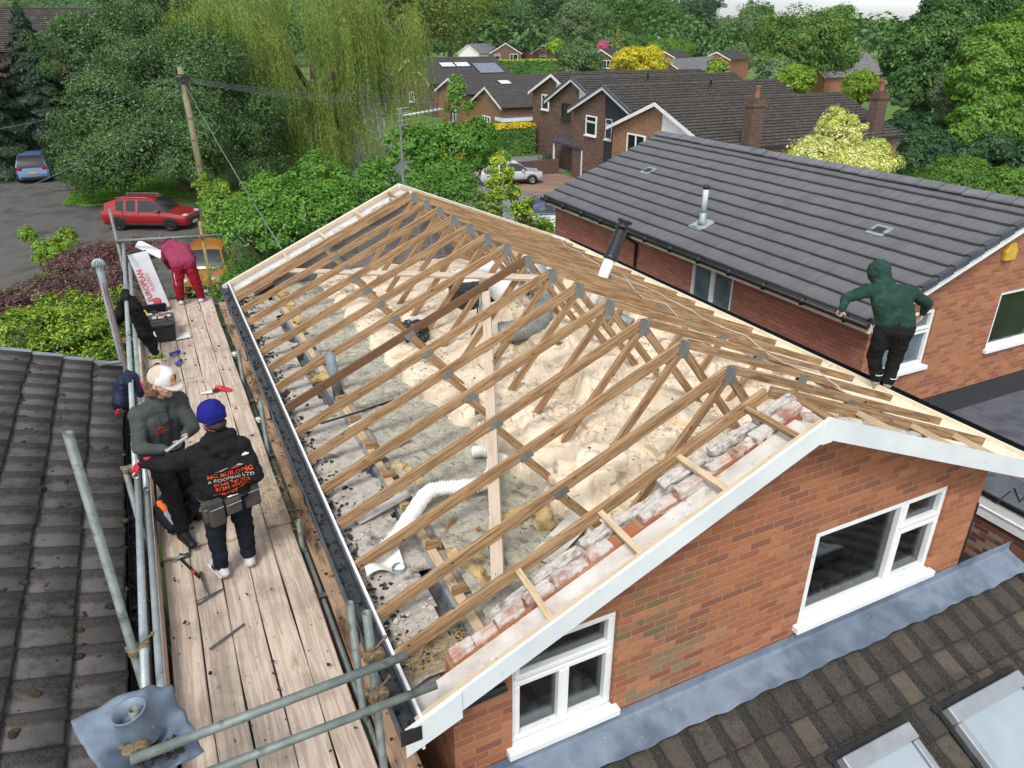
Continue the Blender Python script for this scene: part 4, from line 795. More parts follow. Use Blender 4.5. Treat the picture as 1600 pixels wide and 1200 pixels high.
# telegraph pole and its wires
tp = thing('telegraph_pole', 'tall leaning wooden telegraph pole in front of the big dark tree', 'telegraph pole', (2.45, 40.2, 0))
w = MB(); w.tube([(2.45, 40.2, 0), (2.4, 40.2, 4), (2.32, 40.2, 7.86)], [.17, .155, .13], 12); w.build('pole', nmat('grey_pole_timber', [S(112, 106, 84), S(134, 128, 102), S(94, 88, 70)], 2, .9, stretch=(5, 5, .5), layers=[(1.5, .55, .7, S(116, 118, 80))]), tp, True)
w = MB(); w.box(2.2, 2.45, 40.03, 40.08, 7.15, 7.55); w.tube([(1.9, 40.1, 7.3), (2.1, 40.05, 7.42), (2.32, 40.03, 7.46), (2.6, 40.05, 7.42), (2.75, 40.1, 7.2)], .03, 6); w.tube([(2.15, 40, 6.9), (2.12, 40, 7.4)], .05, 6); w.tube([(2.55, 40, 6.7), (2.5, 40, 7.4)], .06, 6); w.build('cable_bracket', m_black, tp)
w = MB()
for z in (3.4, 4.6, 5.6): w.box(2.24, 2.56, 40.03, 40.05, z, z + .03)
w.build('step_iron', m_tin, tp)
def wire(a, b, sag, lab):
    a, b = Vector(a), Vector(b); pts = [a.lerp(b, k / 24) - Vector((0, 0, 4 * sag * (k / 24) * (1 - k / 24))) for k in range(25)]
    tag(MB().tube(pts, .013, 5).build('overhead_wire', m_galvdk, None, True), lab, 'wire', 'wires of the telegraph pole')
wire((2.25, 40.1, 7.45), atX(0, 200, -9) + Vector((-3, -3, 0)), .5, 'upper overhead wire running left from the telegraph pole top')
wire((2.35, 40.1, 7.3), atY(0, 318, 22) + Vector((-1, -1, 0)), .7, 'lower overhead wire crossing the blue car towards the lower left')
wire((2.45, 40.1, 7.0), (1.9, 13.3, 5.9), .12, 'overhead wire from the telegraph pole down to the far gable of the stripped roof')
for k in range(4): wire((2.5, 40.1, 7.4 - .06 * k), (24 + 1.2 * k, 62 - 2 * k, 5.2), .7 + .1 * k, ['highest', 'second', 'third', 'lowest'][k] + ' of the four wires from the telegraph pole across the willow')
# ------------------------------------------------------------------ houses beyond
m_navy = nmat('navy_boarding', [S(40, 44, 56), S(54, 58, 70)], 3, .6, stretch=(1, 1, 12))
m_render = nmat('white_render', [S(214, 216, 214), S(230, 230, 226)], 2, .85)
m_whitewin = m_upvc
m_slate = tilemat('grey_slate', [S(120, 122, 128), S(138, 138, 142), S(108, 110, 116)], S(84, 84, 88), .3, .3, stagger=.5)
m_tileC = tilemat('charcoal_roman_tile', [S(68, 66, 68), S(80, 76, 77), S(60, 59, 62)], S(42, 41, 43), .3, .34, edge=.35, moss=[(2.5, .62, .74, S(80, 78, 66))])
roman = lambda t: .022 * max(0, math.cos(2 * math.pi * t)) + .004
def gable_house(name, label, x, y, rz, Lh, a, b, eave_a, eave_b, ridge, wall, roof_mat, front=(), side=(), group=None, cat='house', panel=None, tiles=True, barge=None, over=.3, z0=0.0, back=True, prof=roman):
    """ridge runs along local +X from the gable at x=0; a / b = reach on the -Y / +Y side, eave_a / eave_b their heights"""
    t = thing(name, label, cat, (x, y, z0), rz, group); m = wmat(t); barge = barge or m_upvc
    ka, kb = (ridge - eave_a) / a, (ridge - eave_b) / b
    def zz(yy): return ridge + ka * yy if yy < 0 else ridge - kb * yy
    W = lambda p: m @ Vector(p); D = lambda p: (m.to_3x3() @ Vector(p))
    for (yy, k, s) in ((a, ka, -1), (b, kb, 1)):
        sd = D((0, -s, k)); L_ = math.hypot(yy, yy * k); o = W((-over, s * yy, ridge - k * yy))
        if s < 0: tile_roof('roof', o, D((1, 0, 0)), sd, Lh + 2 * over, L_, .34, .3, prof, roof_mat, t, .055, 6 if tiles else 3, .004, 3)
        else: tile_roof('roof', W((Lh + over, yy, ridge - k * yy)), D((-1, 0, 0)), sd, Lh + 2 * over, L_, .34, .3, prof, roof_mat, t, .055, 6 if tiles else 3, .004, 4)
    w = MB(); n = int((Lh + 2 * over) / .45)
    for k in range(n):
        x0 = -over + k * .45; w.prism([(-.15, -.02), (-.10, .05), (0, .08), (.10, .05), (.15, -.02), (0, .04)], lambda p, q: W((x0, p, ridge + q + .02)), lambda p, q: W((x0 + .46, p, ridge + q + .014)))
    w.build('ridge_tiles', roof_mat, t)
    ia, ib = -(a - .3), b - .3
    def wallpoly(y0, y1): return [(y0, 0), (y1, 0)] + [(q, zz(q) - .07) for q in ([y1] + ([0] if y0 < 0 < y1 else []) + [y0])]
    w = MB(); y1 = ib; y0 = ia if panel is None else panel[0]
    w.prism(wallpoly(y0, y1), lambda p, q: W((0, p, q)), lambda p, q: W((.12, p, q)))
    w.prism(wallpoly(ia, ib), lambda p, q: W((Lh - .12, p, q)), lambda p, q: W((Lh, p, q)))
    w.prism([(.12, 0), (Lh - .12, 0), (Lh - .12, zz(ia) - .12), (.12, zz(ia) - .12)], lambda p, q: W((p, ia, q)), lambda p, q: W((p, ia + .12, q)))
    w.prism([(.12, 0), (Lh - .12, 0), (Lh - .12, zz(ib) - .12), (.12, zz(ib) - .12)], lambda p, q: W((p, ib - .12, q)), lambda p, q: W((p, ib, q)))
    w.build('wall', wall, t)
    if panel: w = MB(); w.prism(wallpoly(ia, panel[0]), lambda p, q: W((.10, p, q)), lambda p, q: W((.2, p, q))); w.build('gable_panel', panel[1], t)
    for xx in (-over - .012, Lh + over + .012):
        w = MB()
        for (yy, k, s) in ((a, ka, -1), (b, kb, 1)):
            w.prism([(0, ridge - .0), (s * yy, ridge - k * yy), (s * yy, ridge - k * yy - .2), (0, ridge - .22)], lambda p, q: W((xx - .012, p, q)), lambda p, q: W((xx + .012, p, q)))
        w.build('bargeboard', barge, t)
    for (yy, k, s) in ((a, ka, -1), (b, kb, 1)): MB().tube([W((-over, s * (yy + .05), ridge - k * yy - .04)), W((Lh + over, s * (yy + .05), ridge - k * yy - .04))], .055, 8).build('gutter', m_black if barge is m_upvc else barge, t)
    for (q, y0, z, wd, h, cells, fm) in front: window(t, W((q, y0 + wd, z)), D((0, -1, 0)), D((-1, 0, 0)), wd, h, cells, fm, reveal=-.07 if q == 0 else .0)
    for (s, x0, z, wd, h, cells, fm) in side: window(t, W((x0 if s < 0 else x0 + wd, ia if s < 0 else ib, z)), D((1 if s < 0 else -1, 0, 0)), D((0, s, 0)), wd, h, cells, fm, reveal=-.07)
    return t, W, D
C2 = [(.03, .97, .03, .68), (.03, .97, .7, .97)]; CP = [(.03, .5, .03, .97), (.5, .97, .03, .97)]; C3 = [(.02, .34, .03, .97), (.34, .66, .03, .97), (.66, .98, .03, .97)]
m_darkframe = flat('dark_frame', S(52, 48, 46), .5)
h1, W1, D1 = gable_house('terraced_house', 'nearest house of the stepped row, orange brick gable half boarded white', 27, 36.5, 0, 14, 5.4, 4.85, 3.72, 3.93, 5.72, m_brickbuff, m_tileB, front=[(0, 1.0, 2.5, 1.9, 1.25, CP, None)], group='stepped row of houses', panel=(-.3, m_upvc))
h2, W2, D2 = gable_house('terraced_house', 'second house of the stepped row, brown brick gable with navy boarding', 27.2, 42.4, 0, 14, 3.4, 4.3, 4.85, 4.44, 6.22, m_brickbrown, m_tileB, front=[(0, .9, 3.05, 1.35, 1.25, C2, None), (.1, -.75, 3.0, .8, 1.3, C2, None)], group='stepped row of houses', panel=(.1, m_navy))
h3, W3, D3 = gable_house('terraced_house', 'third house of the stepped row with a dark framed upper window and door canopy', 28.2, 48.1, 0, 14, 2.9, 3.9, 5.25, 4.62, 6.38, m_brickbrown, m_tileB, front=[(0, .35, 3.55, 1.3, 1.1, CP, m_darkframe)], group='stepped row of houses', panel=(-.5, m_upvc))
h4, W4, D4 = gable_house('terraced_house', 'farthest house of the stepped row, right beside the tall clipped hedge', 30, 54.3, 0, 14, 2.6, 3.9, 5.3, 4.8, 6.35, m_brickbrown, m_tileB, front=[(0, .75, 3.6, 1.2, 1.15, [(.03, .97, .03, .62), (.03, .5, .64, .97), (.5, .97, .64, .97)], None)], group='stepped row of houses', panel=(-.1, m_upvc))
# black caps on the verges of the two middle gables, door, canopy
for (h_, W_, a, b, ea, eb, rg) in ((h2, W2, 3.4, 4.3, 4.85, 4.44, 6.22), (h3, W3, 2.9, 3.9, 5.25, 4.62, 6.38)):
    w = MB()
    for yy, e, s in ((a, ea, -1), (b, eb, 1)): w.beam(W_((-.33, 0, rg + .06)), W_((-.33, s * yy, e + .06)), .14, .12, (0, 0, 1))
    w.build('verge', m_dryverge, h_)
w = MB(); w.prism([(0, 2.55), (-1.1, 2.15), (-1.1, 2.0), (0, 2.3)], lambda p, q: Vector((28.2 + p - .01, 44.9, q)), lambda p, q: Vector((28.2 + p - .01, 49.2, q))); w.build('door_canopy', nmat('lead_canopy', [S(60, 56, 66), S(82, 78, 88)], 3, .6), h3)
w = MB(); w.box(27.15, 27.25, 49.0, 49.1, 0, 2.1); w.box(27.15, 27.25, 45.0, 45.1, 0, 2.1); w.build('canopy_post', m_upvc, h3)
d = MB().box(28.12, 28.19, 46.9, 47.85, .15, 2.15).build('door', flat('navy_door', S(44, 42, 62), .4), h3, bevel=.02); w = MB(); w.box(28.08, 28.12, 47.0, 47.04, 1.0, 1.3); w.build('door_handle', m_galv, d)
window(h3, (28.2, 46.6, .6), (0, -1, 0), (-1, 0, 0), 1.5, 1.5, CP, m_darkframe, reveal=-.07)
def chimney(parent, x, y, z0, z1, wx, wy, pot=True):
    w = MB(); w.box(x - wx / 2, x + wx / 2, y - wy / 2, y + wy / 2, z0, z1); w.box(x - wx / 2 - .05, x + wx / 2 + .05, y - wy / 2 - .05, y + wy / 2 + .05, z1 - .32, z1 - .16); w.box(x - wx / 2 + .05, x + wx / 2 - .05, y - wy / 2 + .05, y + wy / 2 - .05, z1, z1 + .1)
    c = w.build('chimney', m_brickdark, parent)
    if pot: p = MB(); p.lathe([(.17, 0), (.15, .1), (.14, .55), (.16, .58), (.16, .62), (.12, .62)], (x, y, z1 + .08), 14); p.build('chimney_pot', nmat('terracotta', [S(126, 84, 72), S(146, 98, 84)], 4, .8), c, True)
    f = MB(); f.rbox((x, y - wy / 2 - .12, z0 + .62), (wx + .5, .4, .03), 0, .35); f.rbox((x - wx / 2 - .08, y, z0 + .75), (.2, wy + .3, .03), 0, .35); f.build('lead_apron', m_lead, c)
chimney(h1, 29.4, 31.35, 3.0, 6.1, .85, .62); chimney(h1, 39.3, 31.9, 3.0, 6.1, .75, .62)
for (h_, x, y, z) in ((h1, 33.4, 35.6, 5.3), (h2, 34.6, 41.3, 5.75), (h3, 33.6, 47, 5.9)):
    w = MB(); w.lathe([(.18, 0), (.07, .08), (.065, .6), (.09, .62), (.09, .75), (.03, .78)], (x, y, z), 12); w.build('vent_flue', m_black, h_, True); w = MB(); w.rbox((x, y, z + .03), (.5, .5, .02), 0, .36); w.build('flue_flashing', m_galv, h_)
# bungalows across the road
b1, Wb, Db = gable_house('bungalow', 'bungalow with two porch gables and dark tiled roof above the clipped hedge', 29.5, 66, 0, 20, 3.6, 4.2, 3.2, 3.0, 4.75, m_brickbuff, m_tileC, front=[(0, -.6, 1.0, 1.8, 1.2, C3, None)], side=[(-1, 7.5, .9, 1.6, 1.2, CP, None)], group='bungalows over the road')
b1b, _, _ = gable_house('bungalow', 'lower bungalow with two small roof lights on its dark roof behind the porch gables', 28.9, 73.5, 0, 16, 4.4, 4, 3.9, 3.8, 5.15, m_brickbuff, m_tileC, front=[(0, -1.2, 1.0, 1.6, 1.2, CP, None)], group='bungalows over the road')
b2, _, _ = gable_house('bungalow', 'long low bungalow with a big pale solar panel and roof lights on its dark roof', 32, 95, 0, 11.2, 7.5, 6, 3.7, 3.9, 6.25, m_brickbrown, m_tileC, front=[(0, -1, 1.2, 1.8, 1.2, CP, None)], group='bungalows over the road')
def on_roof(parent, x, y, rx, wx, wy, z, nm, mat, glass):
    f = MB().rbox((x, y, z), (wx, wy, .10), 0, rx).build(nm, mat, parent, bevel=.01); g = MB().rbox((x, y, z + .056), (wx - .16, wy - .16, .012), 0, rx); g.build('pane', glass, f)
m_sky = glassmat('bright_rooflight', S(190, 198, 204), .1, .9); m_solar = glassmat('solar_face', S(96, 106, 120), .15, .9)
k1 = math.atan((5.15 - 3.9) / 4.4)
for x in (33.9, 39.0): on_roof(b1b, x, 71.6, k1, 1.3, 1.1, 5.15 - math.tan(k1) * 1.9 + .07, 'roof_light', m_black, m_sky)
k2 = math.atan((6.25 - 3.7) / 7.5)
for x in (36.0, 38.0): on_roof(b2, x, 92.6, k2, 1.9, 1.4, 6.25 - math.tan(k2) * 2.4 + .08, 'roof_light', m_black, m_sky)
on_roof(b2, 41.0, 91.4, k2, 3.4, 3.2, 6.25 - math.tan(k2) * 3.6 + .08, 'solar_panel', m_black, m_solar)
w = MB(); w.box(28.7, 36.6, 60.9, 62.6, 2.32, 2.5); cp = w.build('porch_roof', m_felt, b1); w = MB(); w.box(28.66, 36.64, 60.86, 60.9, 2.2, 2.5); w.box(28.66, 28.7, 60.9, 62.6, 2.2, 2.5); w.build('fascia', m_upvc, cp)
w = MB()
for x in (28.8, 31.9, 36.4): w.box(x - .12, x + .12, 61.0, 61.2, 0, 2.3)
w.box(33.6, 36.4, 61.05, 61.15, 0, 2.25); w.build('porch_wall', m_render, b1)
window(b1, (28.85, 61.05, .9), (1, 0, 0), (0, -1, 0), 1.5, 1.3, C3, reveal=-.05)
# houses far beyond
f1, Wf, Df = gable_house('detached_house', 'brown gabled house with two white framed windows far beyond the bungalows', 96.5, 203, R_(60), 13, 4.6, 4.6, 3.5, 3.5, 6.2, m_brickbrown, m_tileC, front=[(0, 1.6, 1.9, 1.5, 1.5, C2, None), (0, -3.4, 1.9, 2.2, 1.5, [(.03, .4, .03, .97), (.4, .97, .03, .97)], None)], tiles=False)
gable_house('detached_house', 'white rendered house wing beside the brown gabled house in the distance', 87, 207, R_(28), 10, 4, 4, 3.5, 3.5, 5.9, m_render, m_slate, tiles=False)
gable_house('detached_house', 'dark roofed house half hidden right of the brown gabled house in the distance', 110, 206, R_(40), 9, 4, 4, 3.2, 3.2, 5.6, m_brickbrown, m_tileC, front=[(0, -1, 1.5, 2, 1.4, C2, None)], tiles=False)
gable_house('detached_house', 'tall dark red brick house among the trees on the rise', 121, 236, R_(20), 9, 4, 4, 9.2, 9.2, 11.8, brick('deep_red_brick', [S(112, 66, 60), S(124, 76, 66)], S(120, 96, 88)), m_tileC, front=[(0, -1, 6.6, 2.4, 1.5, C2, None)], side=[(-1, 2, 6.6, 2.4, 1.5, C2, None)], tiles=False)
gable_house('bungalow', 'brown brick bungalow gable behind the golden yellow bush', 82.5, 131, R_(40), 14, 3.4, 3.4, 4.2, 4.2, 6.1, m_brickbrown, m_tileC, front=[(0, -1.9, 2.8, 1.5, 1.4, CP, None)], tiles=False)
gable_house('detached_house', 'orange brick gable with white barge boards beyond the grey slate roof', 110.5, 131, R_(30), 12, 3.2, 3.2, 3.9, 3.9, 5.4, m_brick2, m_tileC, front=[(0, -2.2, 2.0, 1.5, 1.5, CP, None)], tiles=False)
gable_house('detached_house', 'small orange brick gable left of the larger orange gable in the distance', 101, 136, R_(30), 9, 2.6, 2.6, 4.3, 4.3, 5.5, m_brick2, m_tileC, tiles=False)
gable_house('outbuilding', 'long grey slate roofed outbuilding behind the ridges of the stepped row', 88, 118, R_(28), 22, 4, 4, 2.6, 2.6, 4.6, m_brick2, m_slate, cat='outbuilding', tiles=False)
hs, _, _ = gable_house('cottage', 'cottage with pale slate roof and two roof lights beside the spreading tree', 104, 101, R_(10), 18, 5, 5, 2.2, 2.2, 6.0, m_brick2, m_slate, tiles=False, prof=lambda t: .002)
gable_house('detached_house', 'orange brick house on the skyline left of the big right hand trees', 262, 240, R_(60), 16, 6, 6, 4.2, 4.2, 8.2, m_brick2, m_tileC, front=[(0, -1, 2, 2, 1.6, CP, None)], tiles=False)
gable_house('cottage', 'low cottage with blue grey roof under the large right hand trees', 128, 96, R_(20), 12, 5, 5, 2.4, 2.4, 5.2, m_brick2, m_slate, tiles=False, prof=lambda t: .002)
gable_house('detached_house', 'white gabled house on the green rise beside the dark conical tree', 222, 310, R_(50), 10, 4.5, 4.5, 5.0, 5.0, 8.5, m_render, m_render, tiles=False)
gable_house('detached_house', 'tall house with brown tiled roof behind the dark conifers', -13, 76, R_(2), 15, 6, 6, 8.0, 8.0, 11.0, m_brickbrown, m_tileB, side=[(-1, 9, 6, 1.8, 1.3, CP, None)], tiles=False)
gable_house('garden_shed', 'small tarred shed roof behind the neighbour ridge', 28.5, 23.5, R_(-78), 6, 2, 2, 2.2, 2.2, 2.9, m_navy, m_tileC, cat='shed', tiles=False)
# garden walls and planters by the drive
tag(MB().box(23.3, 27.0, 47.9, 48.2, 0, 1.0).build('garden_wall', m_brickdark), 'dark brick garden wall behind the silver hatchback', 'wall')
t = thing('planter', 'wooden planter with spiky plants by the house corner', 'planter', (27.4, 49.5, 0)); MB().box(26.4, 27.6, 49.3, 50.0, 0, .55).build('trough', m_truss, t)
w = MB(); r = random.Random(8)
for k in range(70):
    a = r.uniform(0, 6.3); p = Vector((r.uniform(26.5, 27.5), r.uniform(49.4, 49.9), .5)); q = p + Vector((math.cos(a) * r.uniform(.1, .5), math.sin(a) * r.uniform(.1, .4), r.uniform(.3, .8))); w.beam(p, q, .05, .006)
w.build('leaves', leafmat('spiky_leaf', [S(70, 92, 64), S(96, 116, 84)]), t)
for x, y, lb in ((24.6, 40.4, 'dark wheelie bin at the edge of the paved drive'), (25.4, 40.9, 'second dark wheelie bin right beside the first one')):
    t = thing('wheelie_bin', lb, 'bin', (x, y, 0)); MB().prism([(-.22, 0), (.22, 0), (.28, .95), (-.28, .95)], lambda a, z: (x + a, y - .3, z), lambda a, z: (x + a, y + .3, z)).build('body', m_black, t, bevel=.03); MB().rbox((x, y, .99), (.62, .68, .06), 0, .08).build('lid', m_black, t, bevel=.02)
# ------------------------------------------------------------------ trees and plants
def sph(r, n):
    v = r.normal(size=(n, 3)); return v / np.linalg.norm(v, axis=1)[:, None]
def leaf_cards(c, nrm, size, asp, r, jit=.35):
    """rhombic leaf at each centre, facing roughly along nrm"""
    n = len(c); nn = nrm + r.normal(0, jit, (n, 3)); nn /= np.linalg.norm(nn, axis=1)[:, None]
    a = np.cross(nn, r.normal(size=(n, 3))); a /= np.linalg.norm(a, axis=1)[:, None]; b = np.cross(nn, a)
    s = (size * r.uniform(.6, 1.35, n))[:, None]; a = a * s; b = b * s * asp
    V = np.stack([c - a, c - a * .1 + b, c + a, c - a * .1 - b], 1).reshape(-1, 3); return V
def crown_pts(r, blobs, n, clumps=26, cr=.34, up=.35, shell=(.62, 1.03), gap=.12):
    """leaf centres gathered in clumps over the shells of several ellipsoids: uneven outline, see-through gaps"""
    vol = np.array([(b[3] * b[4] + b[4] * b[5] + b[3] * b[5]) for b in blobs]); w = vol / vol.sum(); C = []; Nn = []
    for b, q in zip(blobs, w):
        c0 = np.array(b[:3]); R3 = np.array(b[3:6]); k = max(5, int(clumps * q * len(blobs) ** .5)); d = sph(r, k); d[:, 2] = np.where(d[:, 2] < -.55, -d[:, 2], d[:, 2])
        rad = r.uniform(*shell, k); cc = c0 + d * R3 * rad[:, None]; sz = R3.mean() * cr * r.uniform(.55, 1.25, k); m = r.choice(k, int(n * q), p=sz ** 2 / (sz ** 2).sum())
        e = sph(r, len(m)); rr = r.uniform(.45, 1.0, len(m)) ** .6; fl = np.array([1, 1, .72]); p = cc[m] + e * (sz[m] * rr)[:, None] * fl
        o = (p - c0) / R3; o /= np.linalg.norm(o, axis=1)[:, None] + 1e-6
        C.append(p); Nn.append(e * .7 + o * .5 + np.array([0, 0, up]))
        m = int(n * q * .28); e = sph(r, m); e[:, 2] = np.where(e[:, 2] < -.4, -e[:, 2], e[:, 2]); C.append(c0 + e * R3 * (r.uniform(.35, 1.02, m) ** .7 * (1 + .14 * np.sin(e[:, 0] * 9 + e[:, 2] * 7)))[:, None]); Nn.append(e + np.array([0, 0, up]))
    return np.concatenate(C), np.concatenate(Nn)
def limbs(base, blobs, r, tr, mat, parent, name='trunk', n=None):
    w = MB(); base = Vector(base); top = Vector((sum(b[0] for b in blobs) / len(blobs), sum(b[1] for b in blobs) / len(blobs), sum(b[2] for b in blobs) / len(blobs)))
    mid = base.lerp(top, .5) + Vector((r.uniform(-.2, .2), r.uniform(-.2, .2), 0)); w.tube([base, base.lerp(mid, .5), mid, mid.lerp(top, .8)], [tr * 1.25, tr, tr * .85, tr * .4], 8)
    for b in blobs[:n]:
        for q in range(3):
            e = Vector(b[:3]) + Vector((r.uniform(-.6, .6) * b[3], r.uniform(-.6, .6) * b[4], r.uniform(-.2, .7) * b[5])); s = mid.lerp(top, r.uniform(-.3, .6)); m2 = s.lerp(e, .5) + Vector((r.uniform(-.2, .2), r.uniform(-.2, .2), r.uniform(.0, .4)))
            w.tube([s, m2, e], [tr * .42, tr * .26, tr * .06], 6)
    return w.build(name, mat, parent, True)
m_bark = nmat('bark', [S(84, 74, 62), S(112, 100, 84), S(64, 56, 48)], 3, .95, stretch=(4, 4, .7), bump=.5)
m_barkpale = nmat('pale_bark', [S(140, 130, 112), S(110, 100, 84)], 3, .95, stretch=(4, 4, .7))
LM = dict(feather=leafmat('feathery_leaf', [S(60, 90, 54), S(78, 110, 62), S(96, 126, 72)], .28, .35), dark=leafmat('dark_leaf', [S(44, 76, 48), S(60, 94, 56), S(76, 110, 66)], .22, .35), mid=leafmat('mid_leaf', [S(70, 106, 48), S(90, 130, 58), S(106, 144, 66)], .3, .4),
          bright=leafmat('bright_leaf', [S(88, 128, 44), S(112, 152, 56), S(96, 138, 50)], .32, .4), lime=leafmat('lime_leaf', [S(140, 166, 48), S(168, 190, 62), S(122, 152, 46)], .3, .6),
          gold=leafmat('gold_leaf', [S(206, 186, 40), S(224, 208, 60), S(180, 168, 40)], .3, .6), pale=leafmat('variegated_leaf', [S(190, 190, 96), S(226, 222, 150), S(238, 234, 178), S(168, 174, 80)], .25, 1.2),
          purple=leafmat('purple_leaf', [S(96, 62, 78), S(118, 80, 94), S(82, 52, 66)], .25, .6), conifer=leafmat('conifer_needle', [S(34, 52, 40), S(46, 66, 48), S(56, 74, 52)], .12, .4), willow=leafmat('willow_leaf', [S(108, 132, 62), S(130, 150, 74), S(148, 166, 90)], .35, .3),
          grey=leafmat('grey_green_leaf', [S(104, 128, 92), S(122, 144, 104), S(86, 112, 76)], .3, .3), olive=leafmat('olive_leaf', [S(104, 122, 56), S(126, 140, 66), S(88, 110, 48)], .3, .3), pink=leafmat('pink_flower', [S(196, 92, 140), S(214, 120, 160)], .2, .6), shrub=leafmat('shrub_leaf', [S(76, 122, 50), S(96, 146, 62), S(110, 156, 72)], .3, .7))
def blob_tree(name, label, cat, base, blobs, n, size, lm, seed, tr=.25, asp=.55, clumps=30, cr=.34, group=None, extra=None, bark=None, up=.35, shell=(.62, 1.03)):
    n = int(n * 2.0); size *= .66; clumps = int(clumps * 1.5); cr *= .9; r = np.random.default_rng(seed); rp = random.Random(seed); t = thing(name, label, cat, base, 0, group)
    limbs(base, blobs, rp, tr, bark or m_bark, t); C, Nn = crown_pts(r, blobs, n, clumps, cr, up, shell)
    C[:, 2] = np.maximum(C[:, 2], base[2] + .05)
    V = leaf_cards(C, Nn, size, asp, r); npmesh('crown', V, np.arange(len(V)).reshape(-1, 4), LM[lm], t)
    for k, (m2, frac, sz2) in enumerate(extra or []):
        p = r.choice(len(C), int(n * frac)); q = C[p] + Nn[p] * .06; V = leaf_cards(q, Nn[p], sz2 * .66, asp, r); npmesh('leaf_tip' if k == 0 else 'leaf_sprig', V, np.arange(len(V)).reshape(-1, 4), LM[m2], t)
    return t
def pxb(u, v, ru, rv, y, dy=None, sq=1.0):
    """ellipsoid standing at distance y whose outline would be about ru x rv photo pixels"""
    c = atY(u, v, y); w = (np.array(c) - np.array([0, 0, CAM_H])) @ _F; s = w / CAM_F; return (c.x, c.y, c.z, ru * s, (dy if dy else ru * s * .8), rv * s * sq)
def ground_at(x, y): return float(terr(np.array([x]), np.array([y]))[0])
# big dark tree, conifers, willow
bl = [pxb(300, 150, 120, 90, 53), pxb(165, 180, 78, 62, 51), pxb(235, 245, 140, 75, 50), pxb(360, 250, 75, 75, 52), pxb(165, 250, 66, 40, 50), pxb(210, 90, 90, 60, 56), pxb(240, 20, 90, 60, 58), pxb(120, 90, 70, 60, 57), pxb(400, 200, 50, 60, 53)]
blob_tree('dark_tree', 'big dark green feathery tree behind the telegraph pole and red car', 'tree', (2.2, 53, 0), bl, 84000, .125, 'feather', 1, .4, .4, 60, .36, extra=[('grey', .10, .15)])
def conifer(name, label, x, y, h, rad, seed, lm='conifer', n=9000, size=.17, z0=0.0, group=None):
    n = int(n * 2.2); r = np.random.default_rng(seed); t = thing(name, label, 'tree', (x, y, z0), 0, group); MB().tube([(x, y, z0), (x, y, z0 + h * .5), (x, y, z0 + h * .97)], [rad * .09, rad * .06, .02], 7).build('trunk', m_bark, t, True)
    z = 1 - np.sqrt(r.uniform(0, 1, n)); lay = np.floor(z * 16) / 16; rr = rad * (1 - z) ** .8 * (.7 + .3 * ((z * 16) % 1 < .5)) * np.sqrt(r.uniform(.25, 1, n)); a = r.uniform(0, 6.283, n); rr = rr * (1 + .22 * np.sin(a * 5 + lay * 40))
    C = np.stack([x + rr * np.cos(a), y + rr * np.sin(a), z0 + h * (.06 + .94 * z) - rr * .25], -1); C[:, 2] = np.maximum(C[:, 2], z0 + .1); Nn = np.stack([np.cos(a), np.sin(a), np.full(n, .5)], -1)
    V = leaf_cards(C, Nn, size, .4, r); npmesh('crown', V, np.arange(len(V)).reshape(-1, 4), LM[lm], t); return t
conifer('conifer', 'tall dark conifer at the left edge behind the blue car', -5.9, 66, 11.2, 3.4, 2, n=24000)
conifer('conifer', 'second dark conifer overlapping the left edge behind the blue car', -9.2, 65, 11.0, 3.8, 3, n=26000)
conifer('conifer', 'dark bushy conifer between the blue car and the big feathery tree', -3.0, 66, 8.6, 3.0, 4, n=18000)
def willow(label, base, crown, n, seed):
    r = np.random.default_rng(seed); rp = random.Random(seed); t = thing('weeping_willow', label, 'tree', base); limbs(base, crown, rp, .5, m_bark, t)
    P = []; D = []
    for (cx, cy, cz, rx, ry, rz, k, dl, dh) in [c + q for c, q in zip(crown, n)]:
        d = sph(r, k); d[:, 2] = np.abs(d[:, 2]) * .9 - .1; s = r.uniform(.55, 1.02, k); p = np.array([cx, cy, cz]) + d * np.array([rx, ry, rz]) * s[:, None]; L = r.uniform(dl, dh, k) * (.5 + .5 * np.sin(d[:, 0] * 7 + d[:, 1] * 5) ** 2 + .2)
        nb_ = max(6, k // 26); bi = r.integers(0, nb_, k); bd = sph(r, nb_); bd[:, 2] = np.abs(bd[:, 2]) * .95 - .15; bs = r.uniform(.6, 1.02, nb_); bl_ = r.uniform(dl, dh, nb_); p = np.array([cx, cy, cz]) + bd[bi] * np.array([rx, ry, rz]) * bs[bi][:, None] + r.normal(0, 1, (k, 3)) * np.array([.36, .36, .35]); d = bd[bi]; L = bl_[bi] * r.uniform(.45, 1.05, k)
        sw = r.normal(0, .035, (k, 2)) + r.normal(0, .05, (nb_, 2))[bi]; m = (L / .085).astype(int) + 1
        for i in range(k):
            q = np.arange(m[i]) * .085; o = (1 - np.exp(-q * 1.1)) * .9; xy = d[i, :2] * o[:, None] + sw[i] * q[:, None] + np.sin(q * 1.3 + i)[:, None] * .05
            P.append(np.concatenate([p[i, :2] + xy, (p[i, 2] - q + np.maximum(0, .25 - (q - .4) ** 2))[:, None]], 1))
    C = np.concatenate(P); C += r.normal(0, .03, C.shape); k = C[:, 2] > .25; C = C[k]; n_ = len(C)
    dn = np.tile([0, 0, -1.0], (n_, 1)) + r.normal(0, .32, (n_, 3)); dn /= np.linalg.norm(dn, axis=1)[:, None]; b = np.cross(dn, r.normal(size=(n_, 3))); b /= np.linalg.norm(b, axis=1)[:, None]
    s = r.uniform(.06, .12, n_)[:, None]; a = dn * s; b = b * s * .24; V = np.stack([C - a, C + b, C + a, C - b], 1).reshape(-1, 3); npmesh('crown', V, np.arange(len(V)).reshape(-1, 4), LM['willow'], t); print('willow leaves', n_); return t
